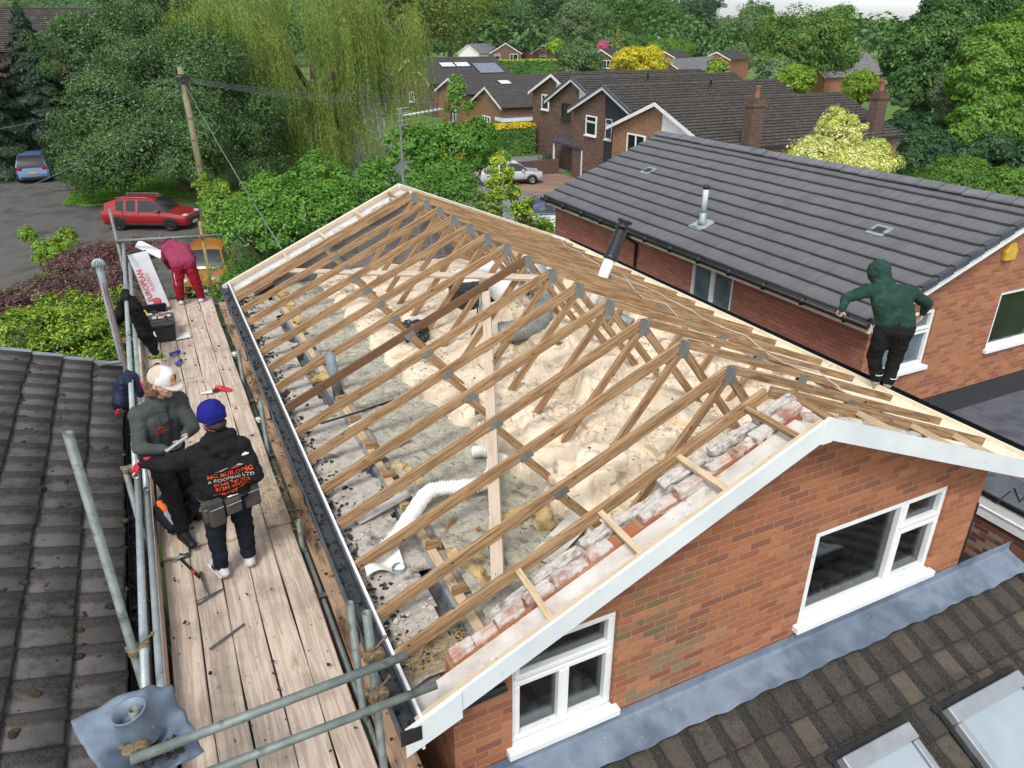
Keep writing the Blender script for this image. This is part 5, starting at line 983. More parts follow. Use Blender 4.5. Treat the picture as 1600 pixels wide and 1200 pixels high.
wc = [pxb(470, 40, 130, 110, 57), pxb(590, 60, 80, 90, 58), pxb(350, 50, 90, 90, 55), pxb(420, 150, 80, 60, 57), pxb(560, 150, 75, 60, 58), pxb(500, 200, 80, 50, 56)]
willow('large weeping willow whose hanging branches curtain the middle of the view', (12.5, 60, 0), wc, [(1350, 2.5, 7), (850, 2.5, 7), (850, 2.5, 6.5), (1150, 2, 6), (950, 2, 5.5), (1250, 2, 5.5)], 5)
# shrubs round the far gable
blob_tree('laurel_bush', 'broad green laurel bush against the far left corner of the stripped roof', 'bush', (3.4, 17.5, 0), [pxb(470, 335, 100, 55, 17.6), pxb(400, 355, 70, 50, 17.2), pxb(555, 305, 60, 45, 18.5), pxb(500, 285, 50, 42, 19), pxb(430, 320, 60, 45, 19.5), pxb(350, 345, 32, 45, 17.4), pxb(590, 290, 45, 38, 20), (3.2, 18.5, 2.6, 3.0, 2.2, 2.4)], 30000, .075, 'shrub', 11, .16, .5, 60, .30, up=.7, extra=[('bright', .22, .07)])
blob_tree('lime_shrub', 'yellow green shrub climbing round the foot of the telegraph pole', 'bush', (2.9, 36, 0), [pxb(345, 330, 30, 45, 35.5), pxb(320, 300, 14, 30, 38), pxb(375, 345, 26, 30, 34)], 5000, .10, 'lime', 12, .08, .5, 24, .34, extra=[('mid', .5, .1)])
blob_tree('cherry_tree', 'open branched cherry tree behind the television aerial', 'tree', (9.2, 23.5, 0), [pxb(705, 240, 70, 50, 23.5), pxb(740, 215, 45, 26, 24), pxb(715, 165, 22, 42, 23.5), pxb(640, 235, 45, 34, 23), pxb(770, 250, 30, 22, 25), pxb(690, 285, 60, 35, 22.5)], 11000, .085, 'shrub', 13, .12, .45, 46, .28, extra=[('bright', .25, .08)])
blob_tree('dark_shrub', 'dark green shrub just beyond the far gable peak', 'bush', (8.2, 19.5, 0), [pxb(700, 310, 55, 34, 19), pxb(650, 295, 45, 36, 20), pxb(735, 320, 30, 28, 18.5), (8, 19.5, 2.2, 1.8, 1.5, 2.0)], 13000, .065, 'mid', 14, .1, .45, 40, .3, up=.6, extra=[('shrub', .25, .07)])
blob_tree('yellow_shrub', 'yellow leaved shrub in front of the silver hatchback', 'bush', (10.9, 20.5, 0), [pxb(785, 300, 26, 38, 20.5), pxb(765, 330, 28, 30, 20), pxb(810, 335, 22, 22, 20), pxb(780, 260, 18, 22, 21), (10.9, 20.5, 2.0, 1.0, 1.0, 2.0)], 5200, .085, 'bright', 15, .07, .5, 30, .3, extra=[('lime', .8, .085), ('gold', .18, .07)])
blob_tree('purple_maple', 'spreading purple leaved maple above the drive beside the mossy roof', 'tree', (-2.8, 26, 0), [pxb(150, 420, 75, 34, 26), pxb(70, 470, 75, 34, 24), pxb(200, 450, 50, 40, 24), pxb(140, 480, 60, 30, 23), pxb(190, 400, 45, 25, 27), pxb(0, 485, 50, 30, 23), pxb(215, 490, 40, 34, 23), pxb(245, 385, 20, 14, 27), pxb(268, 480, 20, 20, 25)], 26000, .075, 'purple', 16, .12, .3, 70, .27, up=.8, extra=[('olive', .12, .07)])
blob_tree('green_acer', 'yellow green leafy tree rising just beyond the mossy roof edge', 'tree', (-2.3, 16.5, 0), [pxb(110, 530, 75, 44, 16.2), pxb(30, 530, 60, 46, 16), pxb(170, 520, 46, 46, 16.5), pxb(100, 490, 60, 30, 17.5), pxb(180, 475, 24, 26, 17.5), (-2.3, 16.5, 2.2, 2.2, 1.6, 1.8)], 20000, .06, 'bright', 17, .1, .42, 70, .28, up=.7, extra=[('lime', .35, .058), ('purple', .06, .05)])
blob_tree('lime_sapling', 'lime green sapling standing out of the purple maple', 'tree', (-2.6, 29, 0), [pxb(80, 400, 26, 26, 29), pxb(45, 370, 16, 14, 29.5), pxb(105, 375, 18, 18, 29), pxb(90, 430, 20, 18, 28)], 2600, .09, 'lime', 18, .05, .45, 26, .34, extra=[('bright', .5, .09)])
blob_tree('variegated_tree', 'pale cream and yellow variegated tree rising behind the neighbour ridge', 'tree', (25.8, 22.6, 0), [pxb(1310, 215, 46, 30, 22.5), pxb(1305, 190, 28, 20, 22.5), pxb(1270, 240, 50, 24, 22.5), pxb(1355, 245, 42, 26, 22.5), pxb(1320, 255, 80, 24, 22), (25.8, 22.6, 2.4, 2.2, 1.8, 1.6)], 17000, .085, 'pale', 19, .14, .5, 70, .28, extra=[('lime', .35, .085)])
# right hand side
blob_tree('lime_tree', 'huge bright green broadleaf tree filling the right edge', 'tree', (58, 38, 0), [pxb(1545, 120, 60, 75, 37), pxb(1590, 170, 50, 60, 36), pxb(1530, 190, 45, 40, 36), pxb(1595, 70, 50, 50, 38), pxb(1560, 215, 50, 26, 35), pxb(1500, 215, 26, 22, 35)], 46000, .24, 'bright', 21, .5, .5, 90, .30, extra=[('mid', .25, .22)])
blob_tree('beech_tree', 'large dark green broadleaf tree behind the chimney pair', 'tree', (62, 48, 0), [pxb(1450, 90, 65, 60, 48), pxb(1500, 40, 70, 50, 50), pxb(1420, 140, 40, 45, 47), pxb(1470, 160, 50, 40, 47), pxb(1570, 10, 60, 40, 52), pxb(1410, 90, 30, 30, 48)], 42000, .25, 'mid', 22, .5, .5, 90, .32, extra=[('dark', .6, .25)])
blob_tree('silver_shrub', 'grey green shrub between the two large right hand trees', 'bush', (60, 42, 0), [pxb(1475, 175, 18, 36, 41), pxb(1468, 140, 14, 24, 42)], 4000, .2, 'grey', 23, .1, .4, 24, .4)
blob_tree('holly_bush', 'rounded dark bush beyond the far chimney', 'bush', (50.5, 36, 0), [pxb(1440, 225, 34, 34, 36), pxb(1465, 240, 30, 30, 35), pxb(1425, 255, 26, 24, 34)], 9000, .17, 'dark', 24, .12, .5, 34, .36)
blob_tree('bramble_bank', 'low light green bramble bank behind the neighbour ridge on the right', 'bush', (42, 27, 0), [pxb(1505, 270, 50, 20, 28), pxb(1560, 285, 55, 20, 26), pxb(1480, 262, 28, 16, 30), pxb(1600, 300, 30, 20, 25), (42, 27, .8, 5, 3, 1.0)], 14000, .13, 'mid', 25, .05, .4, 50, .3, extra=[('bright', .5, .12)])
def sprawl(name, label, u, v, ru, rv, y, n, lm, seed, size=.3, group=None, extra=None, base_v=None):
    b = pxb(u, v, ru, rv, y); rp = random.Random(seed); z0 = ground_at(b[0], b[1])
    bl = [b] + [(b[0] + rp.uniform(-.75, .75) * b[3], b[1] + rp.uniform(-.4, .4) * b[4], b[2] + rp.uniform(-.5, .55) * b[5], b[3] * rp.uniform(.42, .62), b[4] * rp.uniform(.45, .65), b[5] * rp.uniform(.42, .62)) for _ in range(6)]
    return blob_tree(name, label, 'tree' if 'tree' in name else 'bush', (b[0], b[1], z0), bl, n, size, lm, seed, max(.1, b[3] * .07), .5, 40, .33, group, extra)
blob_tree('undergrowth', 'dark undergrowth below the huge bright right edge tree', 'bush', (56, 34, 0), [pxb(1540, 232, 60, 26, 34.5), pxb(1590, 250, 40, 26, 33), pxb(1500, 240, 40, 22, 35), pxb(1600, 225, 30, 26, 37)], 9000, .2, 'dark', 27, .1, .5, 50, .34)
blob_tree('undergrowth', 'dark undergrowth behind the rounded bush beyond the chimney', 'bush', (60, 44, 0), [pxb(1420, 205, 40, 30, 45), pxb(1480, 215, 40, 26, 44), pxb(1400, 225, 26, 22, 42)], 8000, .2, 'dark', 28, .1, .5, 40, .34)
sprawl('spreading_tree', 'wide grey green spreading tree with reddish tips beyond the stepped row', 1260, 82, 84, 58, 92, 17000, 'mid', 31, .32, extra=[('olive', .4, .3)])
sprawl('grey_tree', 'grey green bush in front of the spreading tree', 1215, 118, 36, 24, 84, 6000, 'grey', 32, .28)
sprawl('lime_bush', 'bright lime bush rising left behind the ridge of the nearest row house', 1240, 128, 30, 24, 62, 5200, 'lime', 33, .2, extra=[('bright', .7, .2)])
sprawl('lime_bush', 'bright lime bush on the right behind the hipped end of the row roof', 1345, 142, 30, 30, 62, 5600, 'lime', 34, .2, extra=[('bright', .9, .2)])
sprawl('golden_bush', 'golden yellow bush in front of the brown brick bungalow gable', 1000, 98, 50, 20, 118, 8000, 'gold', 35, .3, extra=[('lime', .25, .28)])
sprawl('lime_conifer_tree', 'small yellow green conifer above the stepped row ridges', 1122, 115, 18, 20, 88, 3600, 'lime', 36, .24, extra=[('mid', .6, .24)])
sprawl('pale_shrub', 'grey green shrub with bare twigs behind the roof aerial', 905, 95, 40, 28, 120, 6500, 'grey', 37, .3, extra=[('mid', .6, .3)])
sprawl('pink_rhododendron', 'small magenta flowering bush over the bungalow roof', 942, 72, 9, 8, 160, 900, 'pink', 38, .3)
for (u, v, lb) in ((1000, 90, ''),): pass
# clipped hedges
def hedge(label, x0, x1, y0, y1, h, top, seed, n=9000, size=.11, rz=0.0, body='mid'):
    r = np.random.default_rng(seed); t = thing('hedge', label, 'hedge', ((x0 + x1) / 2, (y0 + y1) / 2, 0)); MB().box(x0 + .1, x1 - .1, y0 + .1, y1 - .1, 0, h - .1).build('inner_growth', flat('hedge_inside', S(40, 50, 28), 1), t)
    A = np.array([(x1 - x0) * h, (x1 - x0) * h, (y1 - y0) * h, (y1 - y0) * h, (x1 - x0) * (y1 - y0)]); s = r.choice(5, n, p=A / A.sum()); a, b = r.uniform(0, 1, n), r.uniform(0, 1, n)
    x = np.where(s == 2, x0, np.where(s == 3, x1, x0 + a * (x1 - x0))); y = np.where(s == 0, y0, np.where(s == 1, y1, np.where(s >= 4, y0 + b * (y1 - y0), y0 + a * (y1 - y0)))); z = np.where(s == 4, h, b * h) + r.normal(0, .05, n)
    C = np.stack([x + r.normal(0, .05, n), y + r.normal(0, .05, n), np.maximum(z, .03)], -1); Nn = np.array([[0, -1, .3], [0, 1, .3], [-1, 0, .3], [1, 0, .3], [0, 0, 1]])[s]
    k = C[:, 2] > h - .22
    V = leaf_cards(C[~k], Nn[~k], size, .5, r); npmesh('side_leaves', V, np.arange(len(V)).reshape(-1, 4), LM[body], t); V = leaf_cards(C[k], Nn[k] + np.array([0, 0, .6]), size, .5, r); npmesh('top_leaves', V, np.arange(len(V)).reshape(-1, 4), LM[top], t); return t
hedge('long clipped hedge with golden top beside the farthest row house', 25.2, 29.6, 56.6, 58.2, 2.4, 'gold', 41)
hedge('short golden hedge behind the cherry tree', 21.5, 25.0, 57.4, 59.0, 2.5, 'gold', 42, 5000, .12, 0, 'gold')
hedge('clipped light green hedge in front of the distant brown gabled house', 78, 92, 165, 168, 3.2, 'lime', 43, 5000, .3)
hedge('dark clipped hedge on the skyline left of the spreading tree', 200, 216, 240, 243, 4, 'conifer', 44, 3000, .4, 0, 'conifer')
# middle distance trees, each standing on its own
r0 = random.Random(77)
MID = [(640, 15, 130, 75, 108, 'olive', 'broad yellow olive tree left of the white rendered wing'), (760, 36, 55, 46, 250, 'mid', 'mid green tree right of the broad olive tree'), (812, 50, 34, 36, 240, 'dark', 'round dark tree behind the brown gabled house'), (905, 45, 46, 40, 190, 'grey', 'tall pale grey green tree right of the tall red brick house'), (860, 30, 40, 40, 270, 'dark', 'dark tree behind the tall red brick house'), (960, 30, 40, 36, 260, 'mid', 'mid green tree left of the golden bush skyline'), (1000, 25, 45, 40, 300, 'bright', 'bright green tree on the rise above the golden bush'), (1045, 40, 40, 40, 260, 'mid', 'green tree left of the dark conical tree'), (1000, 75, 30, 16, 190, 'mid', 'low green bush above the golden bush'), (1050, 80, 40, 16, 180, 'bright', 'low bright bush under the dark conical tree'), (1160, 60, 36, 45, 185, 'grey', 'grey green tree right of the dark conical tree'), (1180, 45, 30, 38, 210, 'mid', 'round green tree behind the grey green tree right of the dark conical tree'), (1150, 98, 30, 22, 150, 'grey', 'grey bush below the grey green tree by the slate cottage'), (1215, 46, 30, 13, 320, 'grey', 'soft grey green tree on the skyline'), (1310, 40, 36, 30, 200, 'bright', 'bright green tree on the skyline above the spreading tree'), (1285, 48, 30, 18, 240, 'mid', 'green tree left of the bright skyline tree'), (1392, 70, 30, 14, 210, 'olive', 'olive tree beside the skyline brick house'), (1330, 105, 40, 18, 130, 'mid', 'low trees below the skyline brick house'), (700, 20, 60, 50, 230, 'mid', 'green tree behind the broad olive tree'), (580, 0, 60, 60, 130, 'olive', 'olive tree partly behind the willow'), (930, 8, 60, 30, 380, 'mid', 'far green tree above the pale grey green tree'), (1090, 12, 40, 26, 420, 'dark', 'far dark tree above the dark conical tree'), (870, 75, 16, 12, 170, 'lime', 'small yellow green bush left of the clipped light hedge'), (1296, 40, 28, 13, 330, 'dark', 'far dark tree on the skyline'), (1230, 60, 30, 20, 240, 'dark', 'dark bushy tree left of the spreading tree'), (1010, 120, 16, 8, 110, 'purple', 'small purple bush before the brown bungalow')]
for i, (u, v, ru, rv, y, lm, lb) in enumerate(MID): sprawl('broadleaf_tree' if rv > 15 else 'garden_bush', lb, u, v, ru, rv, y, int(2600 + ru * rv * 1.7), lm, 100 + i, max(.2, y * .0021), extra=[('mid' if lm != 'mid' else 'dark', .35, max(.2, y * .002))])
def conifer_px(u, vtop, vbot, ru, y, label, seed, lm='conifer', n=5000):
    b = atY(u, vbot, y); t_ = atY(u, vtop, y); w = (np.array(b) - np.array([0, 0, CAM_H])) @ _F; z0 = min(b.z, ground_at(b.x, b.y)); return conifer('conifer', label, b.x, b.y, t_.z - z0, ru * w / CAM_F, seed, lm, n, y * .0024, z0)
conifer_px(1095, 5, 78, 30, 205, 'large dark conical tree beside the white gabled house', 201, n=9000)
conifer_px(965, 32, 72, 12, 185, 'narrow golden olive conifer among the middle trees', 202, 'olive', 2500)
conifer_px(1194, 10, 55, 7, 330, 'thin dark conifer on the skyline', 203)
conifer_px(885, -20, 40, 18, 340, 'dark pointed conifer on the wooded slope above the red house', 204)
conifer_px(915, -10, 30, 16, 360, 'dark pointed conifer right of the first one on the slope', 205)
# far wood on the hill: one mass
r = np.random.default_rng(9); P = []; n = 5600
bear = np.radians(r.uniform(-14, 62, n)); d = r.uniform(230, 1000, n) ** 1.0; x, y = d * np.sin(bear), d * np.cos(bear); keep = (fbm(x + 2000, y + 2000, .012, 30) > .46) | (d > 560); x, y, d = x[keep], y[keep], d[keep]; z = terr(x, y)
k = 90; h = r.uniform(6, 13, len(x)) * (1 + d / 1800); e = sph(r, len(x) * k).reshape(len(x), k, 3); e[..., 2] = np.abs(e[..., 2]) * 1.2 - .2
C = np.stack([x, y, z + h * .45], -1)[:, None, :] + e * (np.stack([h * .45, h * .45, h * .55], -1))[:, None, :] * r.uniform(.7, 1.05, (len(x), k, 1)); C = C.reshape(-1, 3); Nn = e.reshape(-1, 3) + np.array([0, 0, .4])
V = leaf_cards(C, Nn, np.repeat(h * .062, k), .6, r); tag(npmesh('wood', V, np.arange(len(V)).reshape(-1, 4), leafmat('far_foliage', [S(58, 92, 52), S(82, 116, 60), S(70, 102, 62), S(96, 128, 66)], .2, .02, .3)), kind='stuff')
# ------------------------------------------------------------------ what lies in the opened loft
def edge_x(y): return np.interp(y, [3.8, 4.6, 5.4, 6.4, 7.6, 8.6, 10, 12.6], [2.85, 2.75, 2.70, 2.55, 2.42, 2.33, 2.28, 2.24]) + .05 * (fbm(y, y * 0 + 3, 2.2, 51) - .5) + .04 * np.sin(y * 10.1)
def quilt(x, y):
    e = edge_x(y); d = x - e; neat = np.clip((y - 6.6 + (2.9 - x) * 1.6) / 1.4, 0, 1)
    yy = y + .12 * fbm(x, y, 2.1, 63); pil = np.abs(np.sin(np.pi * (d / .58 + .12 * fbm(x, y, 1.4, 64)))) ** .35; pin = np.abs(np.sin(np.pi * (yy - 4.25) / .62)) ** .3
    h1 = .10 + .055 * pil + .02 * pin + .09 * fbm(x, y, 2.6, 52)
    wx = x + .35 * fbm(x, y, 1.1, 61); wy = y + .35 * fbm(x, y, 1.3, 62)
    rid = 1 - np.abs(2 * fbm(wx, wy * .9, 1.5, 53) - 1) * 2.0; rid2 = 1 - np.abs(2 * fbm(wx * 1.2, wy, 3.6, 54) - 1) * 2
    crk = np.clip(1 - np.abs(fbm(wx, wy, 2.4, 59) - .5) / .022, 0, 1); tear = np.clip((fbm(x, y, 1.9, 57, 3) - .52) * 9, 0, 1)
    h2 = .12 + .16 * np.clip(rid, 0, 1) ** .6 + .06 * np.clip(rid2, 0, 1) ** .7 + .11 * tear + .10 * fbm(x, y, .9, 55) - .11 * crk
    h = h1 * neat + h2 * (1 - neat) - .02 + .022 * (fbm(x, y, 8, 56) - .5) + .014 * (fbm(x, y, 22, 58, 3) - .5) - .05 * np.clip(1 - np.abs(fbm(x, y, 1.7, 60) - .5) / .012, 0, 1)
    return np.minimum(5.40 + h * np.clip(d / .05, 0, 1), RZ - np.where(x < RX, RK, RKR) * np.abs(x - RX) - .15 - .35 * np.clip((x - 6.3) / .4, 0, 1))
q = hfield('insulation_quilt', 2.1, 6.7, 3.84, 12.55, .024, quilt, m_quilt, None, lambda x, y: x > edge_x(y) - .03)
r = np.random.default_rng(4); n = 7000; x_, y_ = r.uniform(2.3, 6.4, n), r.uniform(3.9, 12.5, n); k_ = (x_ > edge_x(y_)) & (fbm(x_, y_, 1.6, 57, 3) > .44); x_, y_ = x_[k_], y_[k_]; C_q = np.stack([x_, y_, quilt(x_, y_) + r.uniform(0, .012, len(x_))], -1)
V = None
Q_T = (C_q, r)
tag(q, 'torn cream glass wool quilt laid between and over the ceiling ties', 'insulation', kind='stuff')
def tuft_cards(C, r, size):
    n = len(C); a = r.normal(size=(n, 3)); a[:, 2] *= .35; a /= np.linalg.norm(a, axis=1)[:, None]; b = np.cross(a, r.normal(size=(n, 3)) * .4 + np.array([0, 0, 1])); b /= np.linalg.norm(b, axis=1)[:, None]; s = (size * r.uniform(.4, 1.5, n))[:, None]
    return np.stack([C - a * s, C + b * s * .5, C + a * s, C - b * s * .5], 1).reshape(-1, 3)
V = tuft_cards(Q_T[0], Q_T[1], .03); o = npmesh('loose_fibre', V, np.arange(len(V)).reshape(-1, 4), nmat('fibre_tuft', [S(218, 200, 174), S(230, 216, 194)], 3, .95, island=.06), q); tag(o, kind='stuff')
q = hfield('loose_insulation', 1.60, 3.0, 3.84, 12.55, .024, lambda x, y: 5.385 + .09 * fbm(x, y, 2.2, 71) + .09 * fbm(x, y, 8, 72) + .03 * fbm(x, y, 25, 73), m_fill, None, lambda x, y: (x < edge_x(y) + .12) & (x > 1.63 + .03 * (fbm(x, y, 5, 70) - .5)))
tag(q, 'grey green crumbly loose wool fill beside the eaves wall', 'insulation', kind='stuff')
def scatter(name, n, area, zf, smin, smax, mat, label, seed, flatk=.3):
    r = random.Random(seed); w = MB()
    for k in range(n):
        x, y = area(r); s = r.uniform(smin, smax); w.rbox((x, y, zf(x, y) + s * .1), (s, s * r.uniform(.4, 1.4), s * flatk), r.uniform(0, 3), r.uniform(-.5, .5), r.uniform(-.5, .5))
    return tag(w.build(name, mat), label, 'debris', kind='stuff')
F1 = lambda f: (lambda x, y: float(f(np.array([x]), np.array([y]))[0]))
scatter('tile_crumbs', 420, lambda r: (lambda a, b: (min(6.2, max(2.4, a + r.gauss(0, .22))), min(12.3, max(4, b + r.gauss(0, .22)))))(*r.choice([(2.8, 8.2), (3.0, 6.2), (3.6, 5.2), (2.9, 10.2), (4.4, 8.0), (5.0, 5.4), (3.3, 7.2), (2.7, 9.3), (4.0, 11.6), (5.2, 7.0), (4.5, 4.6)])), F1(quilt), .006, .022, m_crumb, 'dark tile crumbs scattered over the cream quilt', 1)
scatter('black_crumbs', 700, lambda r: (.94 + abs(r.gauss(0, .12)), r.uniform(3.7, 12.8)), lambda x, y: 5.325, .010, .038, m_crumb, 'dark crumbs heaped along the eaves edge', 2)
scatter('mortar_flakes', 200, lambda r: (r.uniform(.97, 1.4), r.choice([r.uniform(3.7, 4.4), r.uniform(4.9, 6.5), r.uniform(3.7, 12)])), lambda x, y: 5.345, .008, .035, m_crumbl, 'pale mortar flakes on the wall head', 3, .15)
scatter('moss_crumbs', 260, lambda r: (r.choice([r.uniform(-.5, .64), r.uniform(.74, .93), r.uniform(.74, .93)]), r.uniform(2.6, 13.9)), lambda x, y: 4.91, .008, .03, m_crumb, 'dark moss crumbs on the scaffold planks', 4)
scatter('gutter_crumbs', 240, lambda r: (r.uniform(.785, .88), r.uniform(3.2, 13)), lambda x, y: 5.375, .008, .035, m_crumb, 'dark crumbs lying in the gutter', 5)
def straw(n, area, z, mat, label, seed):
    r = random.Random(seed); w = MB()
    for k in range(n):
        x, y = area(r); a = r.uniform(0, 6.3); l = r.uniform(.05, .16); p = Vector((x, y, z + r.uniform(0, .03))); w.beam(p, p + Vector((math.cos(a) * l, math.sin(a) * l, r.uniform(-.01, .03))), .003, .003)
    return tag(w.build('straw', mat), label, 'debris', kind='stuff')
straw(240, lambda r: (r.uniform(1.0, 1.5), r.uniform(3.62, 4.0)), 5.34, m_oldroll, 'old nest straw in the near eaves corner', 7)
straw(150, lambda r: (r.gauss(.54, .1), r.gauss(7.0, .35)), 4.905, m_oldroll, 'straw on the planks behind the man in the blue hat', 8)
def bake(mb, voxel, smooth=2, amp=0.0, freq=6.0, seed=0):
    """melt the shapes of mb into one continuous skin and return the mesh"""
    me = bpy.data.meshes.new('tmp'); me.from_pydata([tuple(v) for v in mb.v], [], mb.f); o = bpy.data.objects.new('tmp', me); COL.objects.link(o)
    m = o.modifiers.new('r', 'REMESH'); m.mode = 'VOXEL'; m.voxel_size = voxel
    if smooth: s = o.modifiers.new('s', 'SMOOTH'); s.iterations = smooth; s.factor = .5
    dg = bpy.context.evaluated_depsgraph_get(); r = bpy.data.meshes.new_from_object(o.evaluated_get(dg)); bpy.data.objects.remove(o); bpy.data.meshes.remove(me)
    if amp:
        n = len(r.vertices); co = np.empty(n * 3); r.vertices.foreach_get('co', co); co = co.reshape(-1, 3); nr = np.empty(n * 3); r.vertices.foreach_get('normal', nr); nr = nr.reshape(-1, 3)
        d = np.array([mnoise.noise((p[0] * freq + seed, p[1] * freq, p[2] * freq * 1.6)) + .5 * mnoise.noise((p[0] * freq * 2.3, p[1] * freq * 2.3 + seed, p[2] * freq * 3.2)) - .8 * max(0, 1 - abs(mnoise.noise((p[0] * freq * 1.2 + 7, p[1] * freq * 1.2 + seed, p[2] * freq * 2.3 + .8 * p[0] * freq))) * 9) for p in co]); co = co + nr * (d * amp)[:, None]
        r.vertices.foreach_set('co', co.ravel()); r.update()
    return r
def soft(name, mb, mat, parent=None, voxel=.02, amp=.012, freq=9, seed=0, smooth=2):
    me = bake(mb, voxel, smooth, amp, freq, seed); me.name = name; return link(name, me, mat, parent, True)
def roll(label, pts, rad, seed):
    w = MB(); w.tube(pts, [rad * (.8 + .4 * random.Random(seed + i).random()) for i in range(len(pts))], 10)
    for p in (pts[0], pts[-1]): w.ball(p, rad * .95)
    return tag(soft('insulation_roll', w, m_oldroll, None, .016, .022, 14, seed), label, 'insulation', 'old brown insulation pieces by the eaves')
r = random.Random(31)
for k in range(16):
    x, y = r.uniform(3.0, 5.6), r.uniform(4.3, 8.4); a = r.uniform(-.5, .9); ln = r.uniform(.35, .75); z = F1(quilt)(x, y); w = MB(); pts = [Vector((x + math.cos(a) * q * ln, y + math.sin(a) * q * ln, z - .01 + .035 * math.sin(q * 5 + k))) for q in (-.5, -.2, .1, .3, .5)]; rr = r.uniform(.06, .10); w.tube(pts, [rr * r.uniform(.6, 1.2) for _ in pts], 10); w.tube([p + Vector((-math.sin(a) * rr, math.cos(a) * rr, -.02)) for p in pts], [rr * r.uniform(.6, 1.1) for _ in pts], 10)
    tag(soft('insulation_fold', w, m_quilt, None, .014, .014, 7, k, 4), 'torn loose fold of cream quilt heaped on the insulation between the trusses', 'insulation', 'torn folds of cream quilt')
roll('rolled brown quilt in the bay nearest the front gable', [(1.70, 4.62, 5.47), (1.74, 4.45, 5.47), (1.80, 4.22, 5.46), (1.84, 4.05, 5.45)], .07, 1)
roll('crumpled brown quilt beside the roll in the nearest bay', [(1.83, 4.62, 5.46), (1.90, 4.42, 5.45), (1.95, 4.25, 5.44)], .055, 2)
roll('torn brown quilt clump behind the pale brace board foot', [(2.15, 4.75, 5.5), (2.4, 4.8, 5.52), (2.65, 4.85, 5.54), (2.55, 4.6, 5.5)], .09, 3)
roll('brown quilt roll standing out of the third bay', [(1.70, 6.15, 5.45), (1.76, 5.95, 5.47), (1.84, 5.72, 5.45)], .07, 4)
roll('brown quilt roll in the farthest bay by the far gable', [(1.62, 12.3, 5.48), (1.66, 11.9, 5.47), (1.68, 11.4, 5.45)], .075, 5)
roll('second brown quilt roll in from the far gable', [(1.62, 10.9, 5.45), (1.72, 10.6, 5.45), (1.86, 10.5, 5.44)], .07, 6)
roll('brown quilt lump at the foot of the grey pipe stub', [(1.42, 8.7, 5.42), (1.52, 8.62, 5.45), (1.60, 8.5, 5.42)], .07, 7)
# ducts, pipes, tanks
def duct(name, label, pts, rad, mat, rings, amp=.006, cat='duct', squash=None):
    P = [Vector(p) for p in pts]; Q = []
    for i in range(len(P) - 1):
        a, b, c, d = P[max(i - 1, 0)], P[i], P[i + 1], P[min(i + 2, len(P) - 1)]
        for k in range(12):
            t = k / 12; Q.append(.5 * ((2 * b) + (c - a) * t + (2 * a - 5 * b + 4 * c - d) * t * t + (3 * b - a - 3 * c + d) * t ** 3))
    Q.append(P[-1]); L = [0]
    for a, b in zip(Q[:-1], Q[1:]): L.append(L[-1] + (b - a).length)
    tot = L[-1]; n = int(tot / rings * 4); R = []; pp = []
    for k in range(n + 1):
        s = tot * k / n; i = max(j for j in range(len(L)) if L[j] <= s + 1e-9); i = min(i, len(Q) - 2); t = (s - L[i]) / max(1e-9, L[i + 1] - L[i]); pp.append(Q[i].lerp(Q[i + 1], t)); R.append(rad + (amp if k % 4 < 2 else -amp) + .003 * math.sin(k * .37))
    return tag(MB().tube(pp, R, 18, True, .0).build(name, mat, None, False), label, cat)
duct('flexible_duct', 'white flexible duct snaking over the joists to the eaves', [(1.20, 4.96, 5.44), (1.36, 5.0, 5.55), (1.52, 5.12, 5.61), (1.76, 5.32, 5.65), (2.02, 5.26, 5.66), (2.24, 5.22, 5.66), (2.42, 5.38, 5.67), (2.50, 5.55, 5.66), (2.62, 5.55, 5.60)], .064, m_whiteduct, .024)
duct('flexible_duct', 'short stub of white flexible duct poking from the quilt', [(2.44, 5.92, 5.56), (2.52, 5.86, 5.58), (2.62, 5.80, 5.55)], .055, m_whiteduct, .024)
duct('flexible_duct', 'grey silver flexible duct curving down off the white cylinder', [(3.80, 8.22, 5.80), (4.05, 8.08, 5.84), (4.35, 8.16, 5.90), (4.60, 8.45, 6.02), (4.80, 8.9, 6.14), (4.95, 9.35, 6.16)], .135, m_greyduct, .034, .007)
duct('flexible_duct', 'small end of grey duct lying behind the truss by the ridge', [(5.35, 8.4, 5.75), (5.5, 8.1, 5.78), (5.65, 7.85, 5.72)], .09, m_greyduct, .034, .006)
t = thing('duct_cowl', 'crumpled white card sleeve at the eaves end of the white duct', 'sleeve', (1.1, 4.9, 5.35)); n = 10; V = []
for i in range(n):
    for j in range(n): a, b = i / (n - 1), j / (n - 1); V.append((1.0 + .32 * a, 4.78 + .30 * b - .08 * a, 5.37 + .05 * math.sin(a * 5 + b * 3) + .05 * b))
o = npmesh('sleeve', V, [[i * n + j, (i + 1) * n + j, (i + 1) * n + j + 1, i * n + j + 1] for i in range(n - 1) for j in range(n - 1)], m_paper, t, smooth=True)
tag(MB().tube([(1.60, 8.15, 5.3), (1.55, 8.17, 5.93)], .06, 18, True, .86).build('pipe_stub', m_pvcgrey, None, True), 'grey plastic pipe stub standing open between the trusses', 'pipe')
tag(MB().tube([(1.27, 4.78, 5.2), (1.27, 4.78, 5.37)], .06, 16, True, .8).build('pipe_stub', m_pvcgrey, None, True), 'short grey pipe end in the wall head beside the white duct', 'pipe')
t = thing('water_tank', 'black plastic loft water tank half sunk in the quilt by the ridge', 'water tank', (4.2, 10.0, 5.45))
w = MB(); w.lathe([(.30, 0), (.36, .08), (.38, .30), (.37, .42), (.40, .44), (.40, .47), (.36, .48), (.2, .51)], (4.2, 10.05, 5.42), 28); w.build('tank', m_black, t, True); w = MB(); w.ball((4.25, 10.3, 5.92), (.4, .34, .08), 16, 8); soft('foam_lid', w, m_whiteduct, t, .025, .02, 7)
